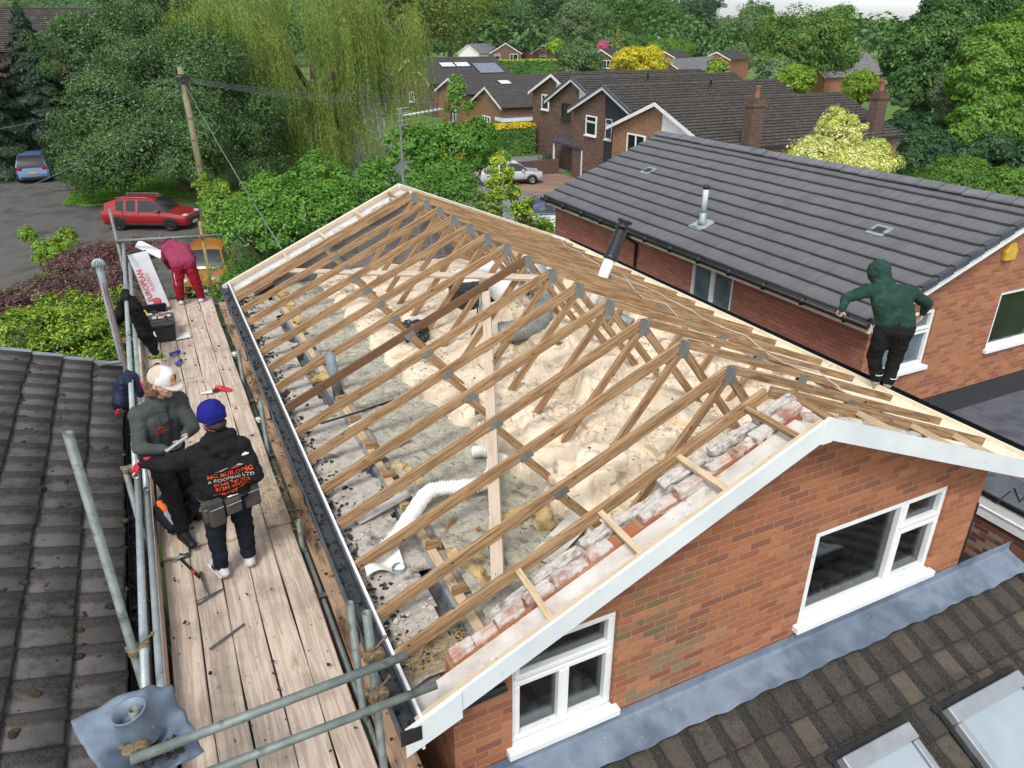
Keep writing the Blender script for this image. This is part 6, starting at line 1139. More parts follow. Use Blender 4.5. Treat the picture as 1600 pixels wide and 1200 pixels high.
def drum(label, a, b, rad):
    t = thing('insulated_cylinder', label, 'cylinder', a); a, b = Vector(a), Vector(b); d = (b - a).normalized(); w = MB(); n = 9; pts = [a.lerp(b, k / n) for k in range(n + 1)]; w.tube(pts, [rad * .7, rad * .97, rad, rad, rad, rad, rad, rad, rad * .97, rad * .7], 22); w.build('jacket', m_whiteduct, t, True)
    for f in (.30, .62): MB().tube([a.lerp(b, f), a.lerp(b, f + .05)], rad * 1.02, 22, False).build('strap', m_black, t, True)
    MB().tube([a.lerp(b, .44), a.lerp(b, .56)], rad * 1.03, 22, False).build('band', m_black, t, True)
drum('long white jacketed cylinder lying behind the grey duct', (4.35, 9.45, 5.92), (5.55, 9.95, 5.98), .27)
drum('white jacketed cylinder partly buried behind the black tank', (4.6, 10.4, 5.85), (5.2, 11.1, 5.86), .26)
w = MB(); r = random.Random(5)
for k in range(12): w.ball((2.92 + r.uniform(-.12, .12), 9.0 + r.uniform(-.12, .12), 5.66 + r.uniform(-.04, .1)), r.uniform(.06, .11), 8, 6)
tag(soft('bin_bag', w, nmat('black_polythene', [S(22, 24, 28), S(48, 52, 58)], 6, .25, spec=.6), None, .014, .028, 13, 3, 1), 'scrunched shiny black bin bag on the cream quilt', 'bag')
def card(label, x, y, z, a, sx, sy, tilt=.1): return tag(MB().rbox((x, y, z), (sx, sy, .006), a, tilt).build('paper_sheet', m_paper), label, 'paper')
card('white leaflet lying on the quilt in the middle of the loft', 3.67, 7.32, F1(quilt)(3.67, 7.32) + .03, .4, .30, .2, .2)
card('torn white label sheet on the quilt near the ridge at the front', 6.0, 6.8, F1(quilt)(6.0, 6.8) + .04, .7, .28, .3)
card('white rectangle of board in the quilt before the bin bag', 3.15, 9.55, F1(quilt)(3.15, 9.5) + .05, .5, .3, .25)
tag(MB().beam((2.70, 6.42, 5.62), (2.78, 6.62, 5.90), .05, .015).build('tile_strip', m_black), 'thin black strip stuck upright in the quilt', 'strip')
w = MB(); w.tube([(1.2, 7.3, 5.5), (1.7, 7.36, 5.52), (2.1, 7.5, 5.5)], .012, 6); tag(w.build('electric_cable', m_black), 'black cable crossing the grey fill below the pipe stub', 'cable')
w = MB(); w.tube([(3.55, 8.7, 5.55), (3.72, 8.75, 5.75), (3.78, 8.9, 6.0), (3.85, 9.2, 6.2)], .012, 6); tag(w.build('electric_cable', m_black), 'black cable rising past the brace board to the tanks', 'cable')
tag(MB().tube([(3.95, 9.2, 5.6), (3.97, 9.2, 6.25)], .022, 10).build('copper_pipe', m_galv), 'thin grey pipe standing beside the black tank', 'pipe')
for (a, b, lb) in (((1.35, 6.4, 5.40), (1.95, 6.52, 5.55), 'broken white board leaning across the second bay'), ((1.12, 5.55, 5.37), (1.78, 5.72, 5.44), 'white board scrap in the bay behind the white duct'), ((1.5, 7.2, 5.42), (2.2, 7.45, 5.5), 'pale thin batten lying across the grey fill')):
    tag(MB().beam(a, b, .10, .014).build('board_scrap', m_upvcold), lb, 'board')
tag(MB().beam((2.3, 4.2, 5.5), (3.1, 4.6, 5.62), .22, .012).build('board_scrap', m_upvcold), 'grey white sheet leaning beside the first ladder rafter', 'board')
# ------------------------------------------------------------------ cars
m_tyre = flat('tyre', S(26, 26, 27), .85); m_rim = nmat('alloy_rim', [S(120, 124, 128), S(150, 154, 158)], 9, .35, .6); m_darkrim = nmat('dark_rim', [S(34, 35, 37), S(52, 53, 55)], 9, .4, .4)
m_lamp = glassmat('headlamp_glass', S(170, 176, 180), .08, .9); m_red = flat('tail_lamp_red', S(150, 20, 24), .2); m_plate_y = flat('number_plate_yellow', S(214, 178, 40), .5); m_plate_w = flat('number_plate_white', S(214, 214, 208), .5)
def paint(name, col):
    t = NT(name); v = t.coord('Object'); c = t.mix(t.thr(t.noise(v, 1.5, 3), .3, .7), C4(col), tuple(x * .88 for x in col[:3]) + (1,)); t.bsdf(c, .32, .1, .5, Coat_Weight=.6, Coat_Roughness=.08); return t.m
def car(name, label, x, y, rz, L, W, H, pm, ground=.20, hood=.30, wind=.15, roof=.42, rear=.10, boot=.0, bz=.60, rim=None, rails=True, plate=None, tailgate_open=False, hb=.58, lamps=True):
    """x runs forward; fractions of the length from the nose: bonnet, windscreen, roof, rear screen"""
    t = thing(name, label, 'car', (x, y, 0), rz); m = wmat(t); h2 = W / 2
    zb0 = H * hb; xs = []; X = lambda f: L / 2 - f * L
    key = [(0.0, .42, 0, .80), (.012, .50, 0, .90), (.05, hb * .90, 0, .955), (.14, hb * .96, 0, .985), (hood * .72, hb * 1.0, 0, 1.0), (hood, hb * 1.03, 0, 1.0), (hood + wind * .5, hb * 1.04, .60, 1.0), (hood + wind, hb * 1.05, .93, 1.0),
           (hood + wind + roof * .18, hb * 1.055, .985, 1.0), (hood + wind + roof * .40, hb * 1.06, 1.0, 1.0), (hood + wind + roof * .46, hb * 1.06, 1.0, 1.0), (hood + wind + roof * .72, hb * 1.075, .99, 1.0), (hood + wind + roof * .78, hb * 1.08, .985, .995), (hood + wind + roof, hb * 1.10, .95, .98), (1 - boot - rear * .45, hb * 1.10, .62 if rear > .02 else .9, .965), (1 - boot, hb * 1.08, 0, .955)]
    if boot > .02: key += [(1 - boot * .3, hb * 1.06, 0, .93)]
    key += [(.985, hb * .98, 0, .91), (1.0, hb * .62, 0, .84)]
    rings = []; n = len(key)
    for (f, zb, zf, wf) in key:
        zb *= H; w = h2 * wf; zt = zb + (H - zb) * zf; inset = (zt - zb) * .34; ring = [(w * .86, ground + (.06 if 0 < f < 1 else .12)), (w * .98, ground + .20), (w, zb * .62 + ground * .3), (w * .995, zb - .10), (w * .955, zb)]
        wr = w * .955 - inset; ring += [(wr + inset * .06, zt - (zt - zb) * .12), (wr - .05, zt - .012), (wr * .55, zt + .022 * min(1, zf + .3)), (0, zt + .03 * min(1, zf + .3))]
        ring = ring + [(-a, b) for a, b in ring[-2::-1]]; rings.append([m @ Vector((X(f), a, b)) for a, b in ring])
    k = len(rings[0]); V = [p for r in rings for p in r]; body, glass = [], []
    for i in range(n - 1):
        for j in range(k - 1):
            q = (i * k + j, i * k + j + 1, (i + 1) * k + j + 1, (i + 1) * k + j); za, zc = key[i][2], key[i + 1][2]; jj = min(j, k - 2 - j); g = False
            if jj == 4 and (za > 0 or zc > 0) and i not in (9, 11, 13) and not (tailgate_open and i > 13): g = True
            if jj in (5, 6, 7) and ((5 <= i <= 6)): g = jj >= 6
            if jj in (6, 7) and i in (13, 14) and rear > .02: g = True
            (glass if g else body).append(q)
    body += [tuple(range(k))[::-1], tuple((n - 1) * k + j for j in range(k))]; body += [((i + 1) * k, (i + 1) * k + k - 1, i * k + k - 1, i * k) for i in range(n - 1)]
    bo = MB().add(V, body).build('body', pm, t, True); bo.data.set_sharp_from_angle(angle=R_(38)); MB().add(V, glass).build('window', m_glass, t, True)
    rad = H * .21; wx = (X(.19), X(.80)); P = lambda a, b, c: m @ Vector((a, b, c)); Y = m.to_3x3() @ Vector((0, 1, 0)); XX = m.to_3x3() @ Vector((1, 0, 0)); ZZ = Vector((0, 0, 1))
    for a in wx:
        for s in (-1, 1):
            wl = thing('wheel', None, None, (a, s * h2 * .9, rad)); wl.parent = t
            MB().lathe([(rad * .62, -.10), (rad * .95, -.11), (rad, -.07), (rad, .07), (rad * .95, .11), (rad * .62, .10)], P(a, s * (h2 * .93), rad), 22, XX, ZZ, Y, cap=True).build('tyre', m_tyre, wl, True)
            rm = MB(); rm.lathe([(rad * .62, 0), (rad * .60, .02), (rad * .5, .0), (.03, .005)], P(a, s * (h2 * .93 + .10), rad), 18, XX, ZZ, Y * s, cap=False)
            for q in range(5): an = q * 1.2566; rm.beam(P(a + .03 * math.cos(an), s * (h2 * .93 + .112), rad + .03 * math.sin(an)), P(a + rad * .58 * math.cos(an), s * (h2 * .93 + .108), rad + rad * .58 * math.sin(an)), .05, .018, Y)
            rm.build('rim', rim or m_rim, wl)
            ar = MB(); pts = [P(a + rad * 1.13 * math.cos(q), s * (h2 * .985), rad + rad * 1.13 * math.sin(q)) for q in np.linspace(-.25, math.pi + .25, 15)]; ar.tube(pts, .03, 6); ar.build('wheel_arch', m_black, t, True)
    for s in (-1, 1):
        w = MB(); w.frame(P(X(.5), s * (h2 * .985), ground + .14), XX, Y, ZZ, L * .52, .05, .10); w.build('sill_trim', m_black, t, bevel=.01)
        w = MB(); w.ball(P(X(hood + wind * .55), s * (h2 + .08), zb0 * 1.12), (.1, .1, .07), 10, 7); w.build('door_mirror', pm, t, True)
        for f in (.47, .66):
            w = MB(); w.frame(P(X(f), s * (h2 * .995), zb0 * .90), XX, Y, ZZ, .17, .03, .035); w.build('door_handle', m_rim, t, bevel=.008)
        w = MB()
        for f in (hood + .06, .55, .735): w.frame(P(X(f), s * (h2 * .999), zb0 * .62 + .1), XX, Y, ZZ, .010, .012, zb0 * .72)
        w.build('door_gap', m_black, t)
        w = MB(); w.frame(P(X(.035), s * h2 * .66, zb0 * .83), XX, Y, ZZ, .26, .34, .13); w.build('headlight', m_lamp, t, bevel=.04, seg=2)
        w = MB(); w.frame(P(X(.985), s * h2 * .74, zb0 * .96), XX, Y, ZZ, .14, .30, .20); w.build('tail_light', m_red, t, bevel=.04, seg=2)
        if rails: MB().tube([P(X(hood + wind + .04), s * (h2 * .62), H + .01), P(X(hood + wind + .1), s * (h2 * .63), H + .055), P(X(.80), s * (h2 * .61), H + .045), P(X(.84), s * (h2 * .6), H)], .018, 6).build('roof_rail', m_rim, t, True)
    w = MB(); w.frame(P(X(.004), 0, zb0 * .52), XX, Y, ZZ, .08, W * .62, .22); w.build('grille', m_black, t, bevel=.03)
    w = MB(); w.frame(P(X(1.0), 0, ground + .2), XX, Y, ZZ, .1, W * .78, .16); w.build('bumper', m_black, t, bevel=.03)
    p = MB(); p.frame(P(X(1.0) - .012, 0, zb0 * .70), XX, Y, ZZ, .02, .52, .11); p.build('number_plate', plate or m_plate_y, t)
    p = MB(); p.frame(P(X(0) + .052, 0, zb0 * .40), XX, Y, ZZ, .02, .52, .11); p.build('number_plate', m_plate_w, t)
    if tailgate_open:
        w = MB(); a0 = (X(.90), H - .02); a1 = (X(1.06), H + .28)
        w.prism([(-.50, 0), (.50, 0), (.46, 1), (-.46, 1)], lambda a, q: P(a0[0] + (a1[0] - a0[0]) * q, a * W * .8, a0[1] + (a1[1] - a0[1]) * q), lambda a, q: P(a0[0] + (a1[0] - a0[0]) * q, a * W * .8, a0[1] + (a1[1] - a0[1]) * q - .05)); w.build('tailgate', pm, t, bevel=.02)
        w = MB(); w.frame(P(X(.955), 0, zb0 * 1.16), XX, Y, ZZ, .30, W * .66, .50); w.build('boot_opening', m_black, t, bevel=.05)
        for f in (.52, .72): MB().frame(P(X(f), 0, H + .07), XX, Y, ZZ, .06, W * .86, .03).build('roof_bar', m_black, t)
    return t
car('parked_car', 'red crossover car parked on the drive under the big dark tree', -.15, 43.1, R_(-29), 4.45, 1.84, 1.60, paint('red_paint', S(150, 20, 30)), rim=m_darkrim, hood=.24, wind=.14, roof=.44, rear=.10)
car('parked_car', 'pale blue people carrier seen from behind at the left edge of the drive', -6.95, 62.2, R_(91), 4.7, 2.0, 1.80, paint('blue_paint', S(100, 130, 172)), hood=.16, wind=.18, roof=.52, rear=.08)
car('parked_car', 'orange car parked nose on behind the bending worker', 1.55, 31.6, R_(-104), 4.2, 1.8, 1.55, paint('orange_paint', S(176, 104, 36)), hood=.25, wind=.14, roof=.42, rear=.10, rails=False)
car('parked_car', 'silver hatchback with its tailgate raised on the paved drive', 22.1, 46.0, R_(-10), 4.3, 1.8, 1.5, paint('silver_paint', S(196, 202, 206)), tailgate_open=True, rails=False, hood=.25, wind=.16, roof=.40, rear=.10)
car('parked_car', 'dark blue car half hidden by the corner of the neighbour roof', *atZ(886, 327, .9)[:2], R_(-14), 4.4, 1.82, 1.62, paint('navy_paint', S(26, 40, 96)), hood=.24, wind=.14, roof=.44, rear=.10)
car('parked_car', 'white car in front of the dark blue car by the neighbour wall', *atZ(874, 362, .9)[:2], R_(-20), 4.4, 1.82, 1.58, paint('white_paint', S(214, 222, 220)), hood=.24, wind=.15, roof=.44, rear=.10)
# ------------------------------------------------------------------ people
from mathutils.bvhtree import BVHTree
m_skin = nmat('skin', [S(206, 156, 134), S(220, 172, 150)], 12, .55, layers=[(26, .62, .72, S(196, 130, 112))])
def cloth(name, c, c2=None, rough=.9): return nmat(name, [tuple(x * .8 for x in c[:3]), c, c2 or tuple(x * 1.18 for x in c[:3])], 7, rough, spec=.15, bump=.3, bscale=140, bdist=.003)
def tcap(w, p, q, a, b, n=14):
    p, q = Vector(p), Vector(q); w.tube([p, p.lerp(q, .33), p.lerp(q, .66), q], [a, a + (b - a) * .33, a + (b - a) * .66, b], n); w.ball(p, a, n, 8); w.ball(q, b, n, 8)
def hand(w, wrist, d, palm, curl, thumb, s=1.0):
    """palm block, four unequal bent fingers and a side thumb; d = pointing, palm = palm normal"""
    wrist, d, palm = Vector(wrist), Vector(d).normalized(), Vector(palm).normalized(); side = d.cross(palm).normalized() * thumb; palm = side.cross(d).normalized() * thumb; c = wrist + d * .05 * s
    for k in range(4): tcap(w, wrist + side * (k - 1.5) * .013 * s, wrist + d * .085 * s + side * (k - 1.5) * .019 * s, .015 * s, .013 * s, 8)
    for k, L in enumerate((.066, .076, .072, .056)):
        b = wrist + d * .09 * s + side * (1.5 - k) * .0205 * s; d1 = (d * math.cos(curl * .5) + palm * math.sin(curl * .5)); d2 = (d * math.cos(curl * 1.2) + palm * math.sin(curl * 1.2)); m1 = b + d1 * L * .5 * s; tcap(w, b, m1, .0095 * s, .009 * s, 8); tcap(w, m1, m1 + d2 * L * .55 * s, .009 * s, .0075 * s, 8)
    b = wrist + d * .035 * s + side * .03 * s; e = b + (d * .6 + side * .6 + palm * .25) * .045 * s; tcap(w, b, e, .013 * s, .011 * s, 8); tcap(w, e, e + (d * .85 + palm * .35) * .032 * s, .011 * s, .009 * s, 8)
class Figure:
    def __init__(s, label, J, face, look=None):
        s.J = {k: Vector(v) for k, v in J.items()}; s.f = Vector(face).normalized(); s.right = s.f.cross(Vector((0, 0, 1))).normalized(); s.look = Vector(look or face).normalized()
        a = (s.J['anl'] + s.J['anr']) / 2; s.t = thing('person', label, 'person', (a.x, a.y, min(s.J['tol'].z, s.J['tor'].z) - .04))
    def torso(s, w, pad, hips=True, chest=.118, waist=.112):
        J = s.J; r = (J['shr'] - J['shl']).normalized(); hr = (J['hir'] - J['hil']).normalized(); up = (J['neck'] - J['pelvis']).normalized(); ch = (J['shl'] + J['shr']) / 2 - up * .10
        for k in (-1, 0, 1):
            tcap(w, J['pelvis'] + hr * k * .085, ch + r * k * .095, waist + pad, chest + pad); tcap(w, ch + r * k * .09, (J['shl'] + J['shr']) / 2 + r * k * .10, chest * .97 + pad, .078 + pad)
        tcap(w, J['shl'], J['shr'], .072 + pad, .072 + pad); tcap(w, (J['shl'] + J['shr']) / 2, J['neck'], .085 + pad, .062 + pad)
        if hips: tcap(w, J['hil'], J['hir'], .10 + pad, .10 + pad)
    def arm(s, w, q, pad, wrist=1.0):
        J = s.J; h = J['ha' + q]; e = J['el' + q]; wr = e + (h - e) * wrist; tcap(w, J['sh' + q], e, .060 + pad, .046 + pad); tcap(w, e, wr, .045 + pad, .031 + pad * .8)
    def leg(s, w, q, pad, cut=1.0):
        J = s.J; a = J['kn' + q].lerp(J['an' + q], cut); tcap(w, J['hi' + q], J['kn' + q], .092 + pad, .062 + pad); tcap(w, J['kn' + q], a, .060 + pad, .040 + pad)
    def foot(s, w, q, pad):
        J = s.J; a, t = J['an' + q], J['to' + q]; d = (t - a); d.z = 0; d.normalize(); tcap(w, a, a - Vector((0, 0, .05)), .042 + pad, .045 + pad); g = min(t.z, a.z - .03); tcap(w, Vector((a.x, a.y, g)) - d * .04, Vector((t.x, t.y, g)), .042 + pad, .036 + pad); tcap(w, a, t, .04 + pad, .03 + pad)
    def head(s, w, grow=0.0):
        H = s.J['head']; f, r = s.look, s.look.cross(Vector((0, 0, 1))).normalized(); u = r.cross(f); w.ball(H + u * .02, .098 + grow, 16, 10); w.ball(H + f * .02 + u * .0, .094 + grow, 16, 10); w.ball(H + f * .045 - u * .055, .068 + grow, 14, 9); w.ball(H + f * .075 - u * .095, .036 + grow, 10, 7)
        if not grow:
            tcap(w, H + f * .108 + u * .005, H + f * .126 - u * .03, .010, .016, 8); tcap(w, H + f * .098 + u * .028 - r * .04, H + f * .098 + u * .028 + r * .04, .016, .016, 8); tcap(w, H + f * .105 - u * .066 - r * .02, H + f * .105 - u * .066 + r * .02, .011, .011, 8)
            for k in (-1, 1): w.ball(H + r * k * .095 - u * .01 - f * .01, (.018, .018, .032), 8, 6); w.ball(H + f * .078 - u * .025 + r * k * .045, .03, 8, 6)
        tcap(w, s.J['neck'] - Vector((0, 0, .04)), H - u * .05 - f * .01, .056 + grow, .056 + grow)
    def body(s, hands, skin=None):
        w = MB(); s.torso(w, -.02); s.head(w)
        for q in 'lr': s.arm(w, q, -.004); s.leg(w, q, -.012); s.foot(w, q, -.012); hand(w, *hands[q])
        me = bake(w, .0085, 2); me.name = 'body'; return link('body', me, skin or m_skin, s.t, True)
    def face(s):
        H = s.J['head']; f, r = s.look, s.look.cross(Vector((0, 0, 1))).normalized(); u = r.cross(f)
        for k in (-1, 1): MB().ball(H + f * .100 + u * .008 + r * k * .035, (.012, .012, .009), 8, 6).build('eye', m_black, s.t, True)
        w = MB(); tcap(w, H + f * .114 - u * .064 - r * .018, H + f * .114 - u * .064 + r * .018, .005, .005, 6); w.build('mouth', flat('lips', S(160, 92, 84), .5), s.t, True)
    def wear(s, name, fn, mat, voxel=.012, amp=.012, freq=7, seed=0, smooth=2):
        w = MB(); fn(w); me = bake(w, voxel, smooth, amp, freq, seed); me.name = name; return link(name, me, mat, s.t, True)
def decal(txt, target, org, X, Yv, nrm, size, mat, parent, name='printed_text', poly=None):
    """lettering laid on a garment: flat outline pressed onto the cloth behind it"""
    org, X, Yv, nrm = Vector(org), Vector(X).normalized(), Vector(Yv).normalized(), Vector(nrm).normalized()
    if poly is None:
        cu = bpy.data.curves.new('tmp', 'FONT'); cu.body = txt; cu.size = size; cu.align_x = 'CENTER'; cu.resolution_u = 2; cu.offset = size * .02; ob = bpy.data.objects.new('tmp', cu); COL.objects.link(ob); dg = bpy.context.evaluated_depsgraph_get(); me = bpy.data.meshes.new_from_object(ob.evaluated_get(dg)); bpy.data.objects.remove(ob)
    else:
        me = bpy.data.meshes.new('tmp'); vs = []; fs = []
        for p in poly: b = len(vs); vs += [(a, c, 0) for a, c in p]; fs.append(tuple(range(b, len(vs))))
        me.from_pydata(vs, [], fs); me.update()
    import bmesh
    bm = bmesh.new(); bm.from_mesh(me); bmesh.ops.triangulate(bm, faces=bm.faces)
    for _ in range(2):
        lg = [e for e in bm.edges if e.calc_length() > .03]
        if lg: bmesh.ops.subdivide_edges(bm, edges=lg, cuts=1)
    tr = BVHTree.FromObject(target, bpy.context.evaluated_depsgraph_get()) if False else None
    tm = wmat(target); tv = [tm @ v.co for v in target.data.vertices]; tree = BVHTree.FromPolygons(tv, [tuple(p.vertices) for p in target.data.polygons])
    for v in bm.verts:
        p = org + X * v.co.x + Yv * v.co.y; h = tree.ray_cast(p + nrm * .35, -nrm, .8); v.co = (h[0] if h[0] else p) + nrm * .004
    bm.to_mesh(me); bm.free(); me.name = name; return link(name, me, mat, parent, False)
def shoe_fn(F, q, pad): return lambda w: F.foot(w, q, pad)
m_orange = flat('orange_print', S(226, 84, 30), .7); m_greyprint = flat('grey_print', S(176, 178, 180), .7); m_whiteprint = flat('white_print', S(232, 232, 232), .7)
# -- man in the white cap
A = Figure('man in grey fleece and white cap looking down at the tablet in his hands', dict(head=(-.235, 6.74, 6.545), neck=(-.30, 6.80, 6.37), pelvis=(-.37, 6.88, 5.86), shl=(-.135, 6.90, 6.27), shr=(-.48, 6.71, 6.28), ell=(-.06, 6.74, 6.04), elr=(-.53, 6.60, 6.0), hal=(-.135, 6.50, 6.10), har=(-.315, 6.44, 6.03), hil=(-.28, 6.92, 5.80), hir=(-.44, 6.84, 5.80), knl=(-.24, 6.90, 5.36), knr=(-.35, 6.68, 5.38), anl=(-.28, 7.02, 5.0), anr=(-.345, 6.63, 5.0), tol=(-.18, 6.92, 4.945), tor=(-.28, 6.46, 4.945)), (.48, -.88, 0), (.80, -.52, -.30))
A.body(dict(l=(A.J['hal'], (-.35, -.55, -.15), (-.55, -.1, .6), .9, -1), r=(A.J['har'], (.85, -.3, .05), (.1, .2, 1), .8, 1))); A.face()
m_fleece = cloth('grey_fleece', S(72, 76, 76)); m_blk = cloth('black_cloth', S(30, 30, 32)); m_blk2 = cloth('charcoal_work_cloth', S(42, 42, 44))
def top_fn(F, pad, collar=.075, hood=None, wrist=.93, hips=True):
    def fn(w):
        F.torso(w, pad, hips); F.arm(w, 'l', pad * .9, wrist); F.arm(w, 'r', pad * .9, wrist); n = F.J['neck']; tcap(w, n - Vector((0, 0, .06)), n + (F.J['head'] - n) * .12, collar + .02, collar)
        if hood: hood(w)
    return fn
fl_ = A.wear('fleece', top_fn(A, .020), m_fleece, .012, .0055, 10, 1, 4)
A.wear('trousers', lambda w: [A.leg(w, 'l', .022, .96), A.leg(w, 'r', .022, .96), tcap(w, A.J['hil'], A.J['hir'], .122, .122)], m_blk, .012, .012, 8, 2)
for q in 'lr': A.wear('boot', shoe_fn(A, q, .010), flat('black_boot', S(28, 27, 27), .5), .010, .003, 20)
H = A.J['head']; f, r_ = A.look, A.look.cross(Vector((0, 0, 1))).normalized(); u = r_.cross(f)
hr_ = MB(); hr_.ball(H - f * .035 + u * .01, .105, 14, 9); hr_.ball(H - f * .075 - u * .06, (.06, .06, .085), 12, 8)
for k in (-1, 1): hr_.ball(H + r_ * k * .085 - f * .03 - u * .05, (.035, .035, .085), 10, 8); hr_.ball(H + r_ * k * .07 - f * .06 - u * .11, (.035, .035, .05), 10, 8)
me = bake(hr_, .01, 1, .012, 26); link('hair', me, nmat('brown_hair', [S(96, 72, 50), S(130, 100, 72)], 30, .6, stretch=(1, 1, .2)), A.t, True)
cp_ = MB(); cp_.lathe([(.116, .0), (.119, .03), (.108, .075), (.075, .112), (.03, .128), (.0, .13)], H + u * .028 - f * .005, 24, f, r_, u, cap=False); cap = cp_.build('cap', m_paper, A.t, True)
bk = MB(); n = 24
bk.lathe([(.1185, .001), (.1215, .03), (.1105, .075), (.0775, .113), (.03, .1295)], H + u * .028 - f * .005, 24, f, r_, u, cap=False); bk.f = [q for q in bk.f if (sum((Vector(bk.v[i]) - H).dot(f) for i in q) / len(q)) < .01]; bk.uv = [None] * len(bk.f); bk.mi = [0] * len(bk.f); bk.build('cap_back', flat('beige_mesh', S(196, 184, 168), .9), cap, True)
br = MB(); br.prism([(-.098, .05), (-.085, .13), (-.05, .172), (0, .185), (.05, .172), (.085, .13), (.098, .05)], lambda a, b: H + f * b + r_ * a + u * (.035 - .5 * a * a - .25 * (b - .05)), lambda a, b: H + f * b + r_ * a + u * (.028 - .5 * a * a - .25 * (b - .05))); br.build('cap_peak', flat('peak_cream', S(214, 206, 196), .85), cap)
decal('', cap, H + f * .1 + u * .085, r_, u, f, 1, flat('green_badge', S(20, 110, 70), .7), cap, 'badge', [[(-.045, -.03), (-.004, -.03), (-.004, .028), (-.03, .03), (-.05, .01)]]); decal('', cap, H + f * .1 + u * .085, r_, u, f, 1, flat('orange_badge', S(236, 146, 44), .7), cap, 'badge', [[(.0, -.028), (.034, -.03), (.048, -.002), (.034, .03), (.0, .034)]])
cz = (A.J['shl'] + A.J['shr']) / 2; ux = -A.right
decal('', fl_, cz + A.right * .085 + Vector((0, 0, -.16)), ux, (0, 0, 1), A.f, 1, m_orange, fl_, 'badge', [[(-.05, .0), (0, .035), (.0, .02), (-.02, .006)], [(.05, .0), (.02, .006), (0, .02), (0, .035)], [(-.055, -.014), (.055, -.006), (.055, -.012), (-.055, -.02)], [(-.045, -.03), (.05, -.022), (.05, -.028), (-.045, -.036)], [(-.035, -.045), (.03, -.04), (.03, -.045), (-.035, -.05)]])
w = MB(); w.beam(cz + A.f * .142 + Vector((0, 0, .04)), cz + A.f * .152 + Vector((0, 0, -.24)), .012, .006, A.f); w.build('zip', m_black, fl_)
tb = thing('tablet', 'grey cased tablet held in both hands by the man in the white cap', 'tablet', (-.21, 6.37, 6.09)); c = Vector((-.215, 6.37, 6.10)); X_ = (Vector((-.085, 6.40, 6.13)) - Vector((-.25, 6.36, 6.06))).normalized(); Z_ = Vector((-.25, .35, .9)).normalized(); Y_ = Z_.cross(X_).normalized(); Z_ = X_.cross(Y_)
w = MB(); w.frame(c, X_, Y_, Z_, .22, .13, .022); w.build('case', flat('pale_case', S(168, 182, 196), .4), tb, bevel=.006); w = MB(); w.frame(c + Z_ * .012 + Y_ * .03, X_, Y_, Z_, .19, .06, .004); w.build('screen', m_glass, tb)
# -- man in the black hoodie
B = Figure('man in black printed hoodie and blue woolly hat with one gloved hand on the rail', dict(head=(.105, 5.98, 6.475), neck=(.105, 5.93, 6.30), pelvis=(.09, 5.93, 5.80), shl=(-.075, 5.92, 6.185), shr=(.275, 5.90, 6.185), ell=(-.30, 6.08, 6.065), elr=(.355, 5.80, 5.94), hal=(-.50, 6.24, 6.055), har=(.27, 6.02, 5.84), hil=(0, 5.93, 5.76), hir=(.17, 5.93, 5.76), knl=(-.05, 5.96, 5.36), knr=(.19, 6.0, 5.37), anl=(-.065, 5.94, 5.0), anr=(.185, 6.0, 5.0), tol=(-.12, 6.09, 4.945), tor=(.20, 6.18, 4.945)), (-.30, .95, 0), (-.45, .85, -.12))
B.body(dict(l=(B.J['hal'], (-.75, .25, -.55), (-.3, .2, -.9), 1.0, 1), r=(B.J['har'], (-.5, .7, -.2), (-.4, .2, .2), .8, 1)))
def hoodB(w):
    n = B.J['neck']; b = -B.f; tcap(w, n + B.right * -.10 + b * .045 + Vector((0, 0, .015)), n + B.right * .10 + b * .045 + Vector((0, 0, .015)), .06, .06); tcap(w, n + B.right * -.06 + b * .10 - Vector((0, 0, .05)), n + B.right * .07 + b * .10 - Vector((0, 0, .05)), .055, .055); tcap(w, n + b * .12 - Vector((0, 0, .1)), n + b * .11 - Vector((0, 0, .16)), .05, .03); tcap(w, n + B.right * .11 + b * .01 + Vector((0, 0, .0)), n + B.right * .08 + B.f * .08 + Vector((0, 0, .02)), .045, .04)
hd = B.wear('hoodie', top_fn(B, .034, .072, hoodB), m_blk, .012, .013, 7, 3)
m_navyt = cloth('navy_trousers', S(30, 34, 46))
B.wear('trousers', lambda w: [B.leg(w, 'l', .026, .97), B.leg(w, 'r', .026, .97), tcap(w, B.J['hil'], B.J['hir'], .125, .125)], m_navyt, .012, .013, 8, 4)
m_train = nmat('grey_trainer', [S(176, 180, 184), S(206, 208, 210)], 14, .7)
for q in 'lr':
    sh_ = B.wear('trainer', shoe_fn(B, q, .008), m_train, .009, .002, 20); a, tt = B.J['an' + q], B.J['to' + q]; d = (tt - a); d.z = 0; d.normalize(); sd = d.cross(Vector((0, 0, 1))); w = MB(); mid = (a + tt) / 2
    w.frame(Vector((mid.x, mid.y, 4.914)), d, sd, (0, 0, 1), .27, .10, .024); w.build('sole', m_paper, sh_, bevel=.01)
    w = MB()
    for k in range(3): w.beam(a + d * (.03 + .025 * k) - sd * .052 - Vector((0, 0, .01)), a + d * (.06 + .025 * k) - sd * .05 - Vector((0, 0, .065)), .01, .006, sd)
    w.build('stripe', m_black, sh_)
H = B.J['head']; f, r_ = B.look, B.look.cross(Vector((0, 0, 1))).normalized(); u = r_.cross(f)
w = MB(); w.lathe([(.112, -.03), (.118, .0), (.117, .05), (.10, .10), (.06, .135), (.0, .145)], H + u * .015 - f * .01, 20, f, r_, u); w.ball(H + u * .13 - f * .07, (.04, .04, .03), 10, 7)
me = bake(w, .008, 2, .007, 16); link('woolly_hat', me, cloth('blue_knit', S(32, 34, 120)), B.t, True)
